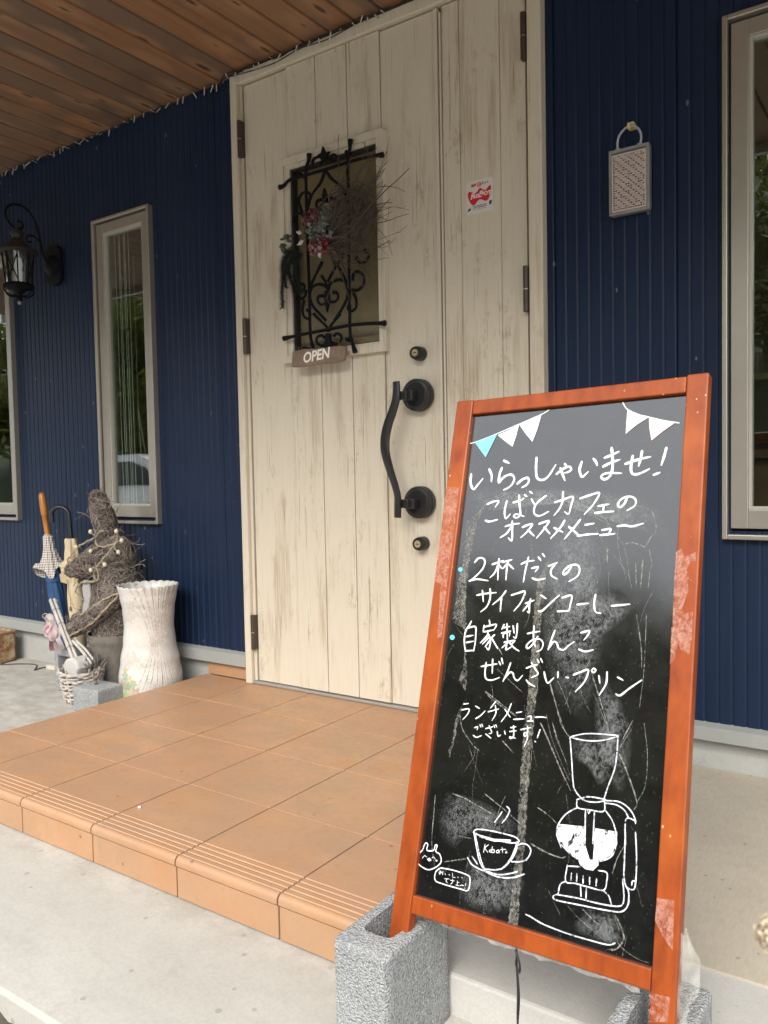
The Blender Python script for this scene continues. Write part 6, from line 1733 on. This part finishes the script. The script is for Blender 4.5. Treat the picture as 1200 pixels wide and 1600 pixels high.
mb.build('nose', simple('dark_nose', (0.03, 0.025, 0.022), 0.6), rb_, smooth=60)
mb = MB()
mb.prism([(-0.775, 0.40), (-0.735, 0.395), (-0.728, 0.33), (-0.745, 0.27), (-0.778, 0.24), (-0.792, 0.26), (-0.776, 0.31), (-0.785, 0.36)], -0.222, -0.205)
mb.build('grey_scarf', simple('grey_scarf_cloth', (0.36, 0.345, 0.335), 0.95, 0.2, 50, 0.5), rb_, bevel=0.006)

# berry garland wound round the rabbit
gl = thing('berry_garland', 'cream cord garland with round cream berries wound around the straw rabbit', 'garland', (-0.66, -0.22, 0.40))
GAR = [[(-0.557, -0.200, 0.624), (-0.553, -0.205, 0.575), (-0.594, -0.218, 0.554), (-0.655, -0.218, 0.549), (-0.691, -0.210, 0.571), (-0.683, -0.200, 0.602), (-0.657, -0.19, 0.614)],
       [(-0.55, -0.205, 0.575), (-0.577, -0.228, 0.529), (-0.628, -0.240, 0.481), (-0.664, -0.240, 0.444), (-0.672, -0.235, 0.417), (-0.657, -0.232, 0.406), (-0.642, -0.236, 0.426), (-0.648, -0.240, 0.461)],
       [(-0.67, -0.232, 0.401), (-0.758, -0.232, 0.392), (-0.812, -0.225, 0.365), (-0.833, -0.220, 0.344)],
       [(-0.684, -0.215, 0.587), (-0.775, -0.235, 0.545), (-0.837, -0.245, 0.491), (-0.851, -0.240, 0.474)],
       [(-0.521, -0.205, 0.366), (-0.60, -0.245, 0.330), (-0.68, -0.275, 0.278), (-0.715, -0.280, 0.263)],
       [(-0.545, -0.215, 0.345), (-0.590, -0.255, 0.285), (-0.640, -0.272, 0.235), (-0.73, -0.285, 0.190), (-0.81, -0.290, 0.160), (-0.850, -0.285, 0.172)],
       [(-0.833, -0.220, 0.344), (-0.80, -0.20, 0.30), (-0.79, -0.20, 0.25)]]
M['cream_cord'] = simple('cream_cord', (0.33, 0.275, 0.19), 0.85, 0.2, 90, 0.4)
mb = MB()
for g_ in GAR:
    p = catmull(g_, 0.006)
    mb.tube(p, 0.0030, 6)
    mb.tube([q + Vector((0.0038 * math.sin(i * 0.8), -0.002, 0.0042 * math.cos(i * 0.8))) for i, q in enumerate(p)], 0.0019, 5)
mb.build('cord', M['cream_cord'], gl, smooth=60)
mb = MB()
BER = [(-0.707, -0.222, 0.61, -0.684, 0.587), (-0.533, -0.222, 0.616, -0.555, 0.585), (-0.5, -0.222, 0.579, -0.552, 0.565), (-0.794, -0.235, 0.543, -0.775, 0.540), (-0.696, -0.232, 0.529, -0.655, 0.549), (-0.52, -0.225, 0.53, -0.565, 0.55), (-0.579, -0.25, 0.478, -0.61, 0.49), (-0.667, -0.255, 0.451, -0.645, 0.465)]
for bx, by, bz, ax, az in BER:
    mb.tube([(ax, by + 0.012, az), ((ax + bx) / 2, by, (az + bz) / 2 + 0.002), (bx, by, bz)], 0.0022, 5)
mb.build('berry_stalks', M['cream_cord'], gl, smooth=60)
M['berry'] = simple('cream_berry', (0.60, 0.55, 0.40), 0.6, 0.12, 60)
for bx, by, bz, ax, az in BER + [(-0.915, -0.262, 0.30, 0, 0), (-0.90, -0.27, 0.245, 0, 0)]:
    mb = MB()
    mb.ball((bx, by, bz), 0.0088, 0.0088, 0.0098, 10, 7)
    mb.build('berry', M['berry'], gl, smooth=60)

# birch stick bundle and pink bow
sk_ = thing('stick_bundle', 'bundle of pale birch sticks held in the straw rabbit arms', 'sticks', (-0.71, -0.292, 0.02))
for i, (a, b, r_) in enumerate((((-0.911, -0.292, 0.313), (-0.712, -0.305, 0.022), 0.0068), ((-0.893, -0.284, 0.318), (-0.692, -0.297, 0.028), 0.0066), ((-0.900, -0.298, 0.318), (-0.700, -0.314, 0.030), 0.005), ((-0.765, -0.288, 0.148), (-0.640, -0.285, 0.060), 0.0062), ((-0.752, -0.284, 0.152), (-0.645, -0.272, 0.075), 0.0055))):
    mb = MB()
    mb.tube(catmull([a, tuple((x + y) / 2 + rnd.uniform(-0.003, 0.003) for x, y in zip(a, b)), b], 0.02), r_, 8)
    mb.build('stick', M.setdefault('birch', simple('white_birch', (0.46, 0.43, 0.40), 0.8, 0.3, 40, 0.3)), sk_, smooth=50)
mb = MB()
for f_ in (0.16, 0.36, 0.68, 0.86):
    c = Vector((-0.903, -0.292, 0.316)).lerp(Vector((-0.702, -0.305, 0.027)), f_)
    ax = Vector((0.56, -0.03, -0.82)).normalized()
    u = ax.orthogonal().normalized()
    w = ax.cross(u)
    mb.tube([c + (u * math.cos(2 * math.pi * k / 16) + w * math.sin(2 * math.pi * k / 16)) * 0.0175 + ax * 0.004 * math.sin(k) for k in range(16)], 0.0011, 4, closed=True)
mb.build('binding_wire', M['twig'], sk_)
bw = thing('pink_bow', 'faded pink and white ribbon bow hanging from the rabbit hand', 'bow', (-0.895, -0.29, 0.20))
M['ribbon'] = simple('faded_pink_ribbon', (0.40, 0.30, 0.31), 0.7, 0.15, 60)
M['ribbon_pale'] = simple('pale_ribbon', (0.43, 0.385, 0.37), 0.7, 0.12, 60)
M['ribbon_deep'] = simple('deep_pink_ribbon', (0.36, 0.15, 0.19), 0.7, 0.15, 60)
def band(mb, pts, width, up=(0.2, -0.4, 1)):
    P = catmull(pts, 0.006)
    n = len(P)
    vs = []
    for i in range(n):
        T = (P[min(i + 1, n - 1)] - P[max(i - 1, 0)]).normalized()
        s = T.cross(Vector((0.81, -0.59, 0))).normalized() * width / 2
        s.rotate(Matrix.Rotation(0.5 * math.sin(i * 0.35), 3, T))
        vs += [P[i] + s, P[i] - s]
    mb.add(vs, [(2 * i, 2 * i + 1, 2 * i + 3, 2 * i + 2) for i in range(n - 1)])
K0 = Vector((-0.880, -0.298, 0.205))
rr2 = random.Random(2)
for nm, cnt, mt in (('loop', 4, 'ribbon'), ('loop', 4, 'ribbon_pale'), ('loop', 2, 'ribbon_deep')):
    for i in range(cnt):
        a = R(rr2.uniform(120, 300))
        ln = rr2.uniform(0.035, 0.062)
        d = Vector((math.cos(a) * 0.9, rr2.uniform(-0.5, 0.2), math.sin(a)))
        sd = Vector((-d.z, 0, d.x)) * 0.35
        mb = MB()
        band(mb, [K0, K0 + d * ln * 0.6 + sd * ln, K0 + d * ln + sd * ln * 0.2, K0 + d * ln * 0.6 - sd * ln * 0.6, K0 + Vector((0.004, -0.004, 0))], 0.020)
        mb.build(nm, M[mt], bw, smooth=180, fix=False)
for i, (dx, dz, mt) in enumerate(((-0.020, -0.115, 'ribbon_deep'), (0.020, -0.12, 'ribbon_pale'), (0.05, -0.10, 'ribbon_pale'), (0.0, -0.085, 'ribbon'))):
    mb = MB()
    band(mb, [K0, K0 + Vector((dx * 0.4 + 0.008, -0.010, dz * 0.4)), K0 + Vector((dx, -0.004, dz * 0.75)), K0 + Vector((dx * 1.1 - 0.006, 0.004, dz))], 0.020)
    mb.build('tail', M[mt], bw, smooth=180, fix=False)
mb = MB()
mb.tube(catmull([K0 + Vector((0, 0, 0.01)), K0 + Vector((-0.05, 0, 0.045)), K0 + Vector((-0.085, 0, 0.035)), K0 + Vector((-0.06, 0, 0.02)), K0 + Vector((-0.01, 0, 0.02))], 0.005), 0.0016, 5)
mb.build('thin_ribbon', M['ribbon_pale'], bw)

# umbrellas leaning on the wall
def fluted(r0, n, amp, ph=0.0):
    return lambda r, z, a: r * (1 + amp * math.sin(a * n + ph + z * 14))
def along(mb, start, top, bottom, z0, z1):
    """shear everything added since `start` so that the vertical z axis follows top->bottom"""
    t, b = Vector(top), Vector(bottom)
    for i in range(start, len(mb.v)):
        v = mb.v[i]
        s = (v.z - b.z) / (t.z - b.z)
        c = b.lerp(t, s)
        mb.v[i] = Vector((v.x + c.x, v.y + c.y, v.z))
U1T, U1B = (-1.272, -0.085, 0.775), (-1.100, -0.095, FZ)
u1 = thing('umbrella', 'folded blue umbrella with orange wooden handle and gingham frill', 'umbrella', U1B)
mb = MB()
mb.lathe([(0.0, 0.776), (0.007, 0.774), (0.0125, 0.766), (0.0155, 0.75), (0.0165, 0.70), (0.0155, 0.668), (0.0150, 0.6665), (0.0130, 0.665), (0.0125, 0.60), (0.0120, 0.545)], (0, 0, 0), 18, cap=False)
along(mb, 0, U1T, U1B, 0, 0)
mb.build('handle', simple('orange_wood_handle', (0.46, 0.175, 0.03), 0.35, 0.15, 20, 0.05), u1, smooth=60)
mb = MB()
mb.lathe([(0.004, 0.545), (0.004, FZ + 0.03), (0.0055, FZ + 0.025), (0.004, FZ)], (0, 0, 0), 8)
along(mb, 0, U1T, U1B, 0, 0)
mb.build('shaft', M['steel'], u1, smooth=60)
mb = MB()
def frill(r, z, a):
    t = max(0, (0.52 - z) / 0.14)
    return r * (1 + 0.10 * math.sin(a * 9)) + 0.062 * t * t * max(0, math.cos(2 * (a - 0.94)))
mb.lathe([(0.015, 0.575), (0.022, 0.562), (0.023, 0.54), (0.025, 0.51), (0.029, 0.47), (0.033, 0.44), (0.037, 0.415), (0.040, 0.395)], (0, 0, 0), 54, cap=False,
         fn=frill)
for i, v in enumerate(mb.v):
    if v.z < 0.42:
        a = math.atan2(v.y, v.x)
        v.z += 0.028 * math.sin(a * 3 + 1.0)
along(mb, 0, U1T, U1B, 0, 0)
cv = mb.build('gingham_frill', mat_check(), u1, smooth=70, fix=False)
mb = MB()
mb.lathe([(0.024, 0.44), (0.031, 0.40), (0.034, 0.37), (0.030, 0.362), (0.031, 0.35), (0.034, 0.30), (0.033, 0.22), (0.027, 0.13), (0.020, 0.05), (0.012, -0.02), (0.006, -0.04)], (0, 0, 0), 64, cap=False, fn=lambda r, z, a: r * (1 + 0.16 * abs(math.sin(a * 4 + z * 9)) - 0.08))
along(mb, 0, U1T, U1B, 0, 0)
M['blue_cloth'] = simple('blue_umbrella_cloth', (0.018, 0.065, 0.165), 0.75, 0.25, 50, 0.2)
cp = mb.build('canopy', M['blue_cloth'], u1, smooth=40, fix=False)
mb = MB()
mb.lathe([(0.0362, 0.375), (0.0368, 0.366), (0.0362, 0.353)], (0, 0, 0), 32, cap=False)
along(mb, 0, U1T, U1B, 0, 0)
mb.build('strap', M['blue_cloth'], cp, smooth=60, fix=False)
U2T, U2B = (-1.062, -0.085, 0.70), (-0.965, -0.105, FZ)
u2 = thing('umbrella', 'folded cream umbrella with black crook handle between blue umbrella and rabbit', 'umbrella', U2B)
mb = MB()
hk_ = [(0.0, 0, 0.545), (0.0, 0, 0.60), (0.0, 0, 0.668)]
for k in range(1, 11):
    a = math.pi * k / 10
    hk_.append((-0.034 + 0.034 * math.cos(a), -0.022 * (1 - math.cos(a)), 0.672 + 0.036 * math.sin(a)))
hk_ += [(-0.068, -0.044, 0.648), (-0.0685, -0.044, 0.636)]
mb.tube(catmull(hk_, 0.006), 0.0095, 12)
along(mb, 0, U2T, U2B, 0, 0)
mb.build('handle', simple('black_plastic_handle', (0.012, 0.013, 0.016), 0.35), u2, smooth=60)
mb = MB()
mb.lathe([(0.004, 0.545), (0.004, FZ + 0.03), (0.0055, FZ + 0.025), (0.004, FZ)], (0, 0, 0), 8)
for k in range(8):
    a = 2 * math.pi * k / 8
    mb.tube([(0.012 * math.cos(a), 0.012 * math.sin(a), 0.535), (0.024 * math.cos(a), 0.024 * math.sin(a), 0.575)], 0.0018, 5)
along(mb, 0, U2T, U2B, 0, 0)
mb.build('shaft', M['blackmetal'], u2, smooth=60)
mb = MB()
def ruff(r, z, a):
    k = 1 if z > 0.37 else 0.25
    return r * (1 + 0.13 * k * math.sin(a * 5 + z * 25) + 0.06 * k * math.sin(a * 11 - z * 40))
mb.lathe([(0.022, 0.562), (0.026, 0.555), (0.027, 0.53), (0.029, 0.50), (0.032, 0.47), (0.033, 0.44), (0.030, 0.42), (0.036, 0.405), (0.037, 0.385), (0.031, 0.372), (0.034, 0.35), (0.038, 0.30), (0.038, 0.24), (0.034, 0.17), (0.028, 0.08), (0.018, 0.0), (0.009, -0.045)], (0, 0, 0), 60, cap=False, fn=ruff)
along(mb, 0, U2T, U2B, 0, 0)
M['cream_cloth'] = simple('cream_umbrella_cloth', (0.56, 0.46, 0.30), 0.75, 0.14, 40, 0.3)
cp = mb.build('canopy', M['cream_cloth'], u2, smooth=50, fix=False)
mb = MB()
for ang, zt in ((-2.6, 0.44), (-2.0, 0.40), (-1.2, 0.43)):
    c = Vector((0.034 * math.cos(ang), 0.034 * math.sin(ang), zt))
    o_ = Vector((math.cos(ang), math.sin(ang), -0.2)) * 0.030
    mb.add([c + Vector((0, 0, 0.03)), c + o_ + Vector((0, 0, 0.005)), c + o_ * 0.9 + Vector((0, 0, -0.03)), c + Vector((0, 0, -0.045))], [(0, 1, 2, 3)])
along(mb, 0, U2T, U2B, 0, 0)
mb.build('loose_panel', M['cream_cloth'], cp, fix=False)
mb = MB()
mb.tube(catmull([(0.01, -0.040, 0.37), (0.012, -0.043, 0.32), (0.020, -0.043, 0.28), (0.012, -0.043, 0.25)], 0.006), 0.0012, 5)
mb.lathe([(0.0, 0.255), (0.004, 0.252), (0.006, 0.238), (0.0, 0.234)], (0.012, -0.043, 0), 8, cap=False)
along(mb, 0, U2T, U2B, 0, 0)
mb.build('closing_cord', M['wood_dark'], cp)

# rusty planter box and the wire at the wall foot
rbx = thing('rusty_tin', 'rusty brown tin planter standing at the far left wall foot', 'planter', (-1.76, -0.055, FZ))
def mat_rust():
    m, t = new_mat('rusted_tin')
    n = noi(t, (22, 22, 22), 6, 0.7)
    n2 = noi(t, (60, 60, 60), 5, 0.7)
    c = mixc(t, ramp(t, n, 0.42, 0.6), (0.22, 0.085, 0.030), (0.42, 0.33, 0.20))
    c = mixc(t, ramp(t, n2, 0.55, 0.7), c, (0.09, 0.04, 0.02))
    return finish(m, t, c, 0.8, n2, 0.5, 0.002)
mb = MB()
rl_ = rounded(-1.850, -1.662, -0.145, -0.012, 0.016)
mb.prism(rl_, FZ, 0.055, 'z')
tb = mb.build('tin_body', mat_rust(), rbx, bevel=0.003)
mb = MB()
mb.tube([(x * 1.0, y, 0.056) for x, y in rl_], 0.0055, 8, closed=True)
mb.build('rim', bpy.data.materials['rusted_tin'], rbx, smooth=60)
ca = MB()
ca.tube(catmull([(-1.66, -0.02, FZ + 0.004), (-1.632, -0.12, FZ + 0.003), (-1.558, -0.064, FZ + 0.003), (-1.472, -0.030, FZ + 0.003), (-1.400, -0.070, FZ + 0.003), (-1.365, -0.100, FZ + 0.003), (-1.375, -0.045, FZ + 0.003), (-1.330, -0.040, FZ + 0.006)], 0.008), 0.0024, 6)
cab = thing('extension_wire', 'thin black wire with a white plug lying on the concrete by the wall', 'wire', (-1.45, -0.06, FZ))
ca.build('cable', M['gasket'], cab, smooth=60)
mb = MB()
mb.box(-1.335, -1.262, -0.060, -0.030, FZ + 0.001, FZ + 0.022)
mb.build('plug', simple('dirty_white_plastic', (0.55, 0.50, 0.42), 0.5, 0.15, 60), cab, bevel=0.004)

# dried flower leaning into the picture at the lower right, close to the camera
df = thing('dried_flower', 'out of focus cream dried flower head at the right edge near the camera', 'flower', (2.262, -1.815, -0.09))
hc2 = Vector((2.1975, -1.8417, 0.5655))
mb = MB()
rf = random.Random(6)
for i in range(240):
    d = Vector((rf.gauss(0, 1), rf.gauss(0, 1), rf.gauss(0, 1))).normalized()
    k_ = rf.uniform(0.35, 1.0)
    p = hc2 + Vector((d.x * 0.0082, d.y * 0.0082, d.z * 0.0098)) * k_
    u = d.orthogonal().normalized()
    u.rotate(Matrix.Rotation(rf.uniform(0, 6.28), 3, d))
    w = d.cross(u)
    s = rf.uniform(0.0018, 0.0042)
    mb.add([p - u * s * 0.5, p + w * s * 0.5 + d * s * 0.5, p + u * s * 0.6 + d * s * 0.2, p - w * s * 0.5 + d * s * 0.4], [(0, 1, 2, 3)])
mb.build('flower_head', mat_island('cream_petals', [(0.42, 0.34, 0.23), (0.52, 0.44, 0.32), (0.30, 0.19, 0.10)]), df, fix=False)
mb = MB()
mb.tube(catmull([hc2, hc2 + Vector((0.022, 0.012, -0.004)), hc2 + Vector((0.055, 0.025, -0.05)), Vector((2.262, -1.815, 0.25)), Vector((2.262, -1.815, -0.235))], 0.02), 0.0016, 6)
mb.build('stem', simple('dry_stem', (0.22, 0.16, 0.09), 0.8), df, smooth=60)

# ------------------------------------------------------------------ inside, seen dimly through the right window
sh = MB()
sh.box(1.55, 2.5, 0.72, 0.98, 1.130, 1.152)
tag(sh.build('wall_shelf', simple('shelf_wood', (0.34, 0.20, 0.10), 0.6, 0.2, 14), None, bevel=0.002), 'brown wooden shelf inside behind the right window', 'shelf')
spk = thing('small_speaker', 'small dark wooden speaker on the shelf inside the right window', 'speaker', (1.705, 0.86, 1.152))
mb = MB()
mb.box(1.675, 1.735, 0.80, 0.88, 1.1525, 1.235)
mb.build('speaker_box', simple('speaker_wood', (0.20, 0.10, 0.05), 0.4), spk, bevel=0.003)
for z, r_ in ((1.177, 0.021), (1.214, 0.012)):
    mb = MB()
    mb.lathe([(r_, 0.799), (r_, 0.795), (r_ * 0.8, 0.7945), (r_ * 0.3, 0.800), (0.0, 0.798)], (1.705, 0, z), 20, 'y', cap=False)
    mb.build('speaker_cone', M['blackmetal'], spk, smooth=50)
tl_ = thing('tube_lamp', 'white tube lamp glowing inside the room behind the right window', 'lamp', (2.55, 1.6, 1.75))
mb = MB()
mb.box(2.30, 3.40, 1.57, 1.63, 1.775, 1.81)
mb.build('lamp_housing', M['chalk_pink'], tl_, bevel=0.004)
mb = MB()
mb.tube([(2.32, 1.60, 1.760), (3.38, 1.60, 1.760)], 0.013, 10)
me_, te_ = new_mat('glowing_tube')
em_ = nd(te_, 'Emission', {'Color': (1.0, 0.86, 0.66), 'Strength': 5.0})
te_.links.new(em_.outputs[0], nd(te_, 'OutputMaterial').inputs[0])
mb.build('glowing_tube', me_, tl_, smooth=60)
po = MB()
po.box(1.80, 2.10, 3.55, 3.56, 0.9, 1.5)
tag(po.build('picture_panel', simple('dark_picture', (0.05, 0.07, 0.05), 0.5), None), 'dark picture on the back wall inside the right window', 'picture')

# ------------------------------------------------------------------ across the road, seen only as reflections
M['leaf_a'] = mat_leaf('leaves', (0.07, 0.10, 0.02), (0.19, 0.19, 0.04))
M['bark'] = simple('bark', (0.07, 0.055, 0.04), 0.9, 0.3, 20, 0.5)
def make_tree(seed, hgt, rad):
    r_ = random.Random(seed)
    t = thing('leafy_tree', 'leafy green tree on the wooded hill across the road', 'tree', (0, 0, 0), 'trees on the hill across the road')
    mb = MB()
    mb.tube([(0, 0, -0.3), (0.05, 0.02, hgt * 0.35), (-0.05, 0.05, hgt * 0.75)], [0.16, 0.11, 0.04], 8)
    cl = []
    for i in range(16):
        a = r_.uniform(0, 6.28)
        z = hgt * r_.uniform(0.35, 0.98)
        k = rad * math.sin(math.pi * min(0.97, max(0.08, (z / hgt - 0.22) / 0.80))) ** 0.7
        c = Vector((math.cos(a) * k * r_.uniform(0.3, 1), math.sin(a) * k * r_.uniform(0.3, 1), z))
        cl.append((c, rad * r_.uniform(0.28, 0.48)))
        mb.tube([(0, 0, z * 0.7), tuple(c * 0.6 + Vector((0, 0, z * 0.33))), tuple(c)], [0.05, 0.03, 0.012], 5)
    mb.build('trunk', M['bark'], t, smooth=60)
    mb = MB()
    for c, q in cl:
        for i in range(210):
            d = Vector((r_.gauss(0, 1), r_.gauss(0, 1), r_.gauss(0, 0.8)))
            p = c + d.normalized() * q * r_.random() ** 0.4
            u = Vector((r_.gauss(0, 1), r_.gauss(0, 1), r_.gauss(0, 0.6))).normalized()
            w = u.orthogonal().normalized()
            s = r_.uniform(0.07, 0.16)
            mb.add([p - u * s, p + w * s * 0.45, p + u * s, p - w * s * 0.45], [(0, 1, 2, 3)])
    mb.build('crown', M['leaf_a'], t, fix=False)
    return t
protos = [make_tree(31, 4.6, 1.9), make_tree(32, 5.4, 1.7), make_tree(33, 3.6, 2.0)]
rt = random.Random(77)
spots = []
for row, (yy, zz) in enumerate(((-14.2, 0.3), (-17.2, 1.9), (-20.5, 3.3), (-24.5, 4.8), (-29.0, 6.6))):
    xx = -30 + row * 1.3
    while xx < (12 if row < 2 else 2):
        spots.append((xx + rt.uniform(-0.8, 0.8), yy + rt.uniform(-0.9, 0.9)))
        xx += rt.uniform(2.3, 3.6)
def hill_z(x, y):
    t = min(1, max(0, (-13.0 - y) / 34))
    return -0.26 + 11.0 * t ** 0.85 * hill_side(x)
for i, (x, y) in enumerate(spots):
    o = protos[i] if i < 3 else copy_tree(protos[i % 3])
    o.location = (x, y, hill_z(x, y) - 0.2)
    o.rotation_euler = (0, 0, rt.uniform(0, 6.28))
    s = rt.uniform(1.15, 1.5) * (0.6 if x > 3 else 1)
    o.scale = (s, s, s)

# parked white car across the yard
cr = thing('parked_car', 'white car parked across the yard facing the cafe', 'car', (-9.4, -7.2, -0.232))
def carbody(x0, y0, z0):
    side = [(-2.05, 0.30), (-2.10, 0.55), (-2.05, 0.80), (-1.75, 0.92), (-1.35, 1.36), (-0.9, 1.50), (0.35, 1.50), (0.75, 1.40), (1.30, 0.98), (1.90, 0.84), (2.08, 0.62), (2.08, 0.30)]
    mb = MB()
    n = len(side)
    vs = []
    for s, k in ((-0.82, 0.94), (-0.86, 1.0), (0.86, 1.0), (0.82, 0.94)):
        for a, b in side:
            tum = 1.0 if b < 0.95 else 1 - 0.26 * (b - 0.95)
            vs.append((x0 + a * (k if abs(a) > 1.9 else 1), y0 + s * tum, z0 + b))
    fs = [(j * n + i, j * n + (i + 1) % n, (j + 1) * n + (i + 1) % n, (j + 1) * n + i) for j in range(3) for i in range(n)]
    fs += [tuple(range(n)), tuple(range(4 * n - 1, 3 * n - 1, -1))]
    mb.add(vs, fs)
    return mb
bd = carbody(-9.4, -7.2, -0.232).build('body', simple('white_car_paint', (0.78, 0.79, 0.80), 0.15, 0.02, 4), cr, smooth=30, bevel=0.04)
M['car_glass'] = simple('dark_car_glass', (0.015, 0.018, 0.02), 0.05)
for s in (-1, 1):
    mb = MB()
    mb.prism([(-10.60, 0.74), (-10.28, 1.12), (-9.05, 1.14), (-8.72, 1.04), (-8.25, 0.74)], -7.2 + s * 0.795 - 0.04, -7.2 + s * 0.795 + 0.04)
    mb.build('side_window', M['car_glass'], cr)
mb = MB()
mb.add([(-8.60, -7.85, 1.09), (-8.60, -6.55, 1.09), (-8.04, -6.43, 0.76), (-8.04, -7.97, 0.76)], [(0, 1, 2, 3)])
mb.build('windscreen', M['car_glass'], cr)
for wx in (-1.28, 1.28):
    for s in (-1, 1):
        mb = MB()
        mb.lathe([(0.0, -0.09), (0.20, -0.10), (0.30, -0.10), (0.315, -0.06), (0.315, 0.06), (0.30, 0.10), (0.20, 0.10), (0.0, 0.09)], (-9.4 + wx, -7.2 + s * 0.80, 0.083), 24, 'y', cap=False)
        mb.build('wheel', M['gasket'], cr, smooth=40)
for s in (-1, 1):
    mb = MB()
    mb.ball((-7.36, -7.2 + s * 0.6, 0.46), 0.06, 0.16, 0.09, 12, 8)
    mb.build('headlight', simple('headlight_glass', (0.6, 0.62, 0.65), 0.1), cr, smooth=60)
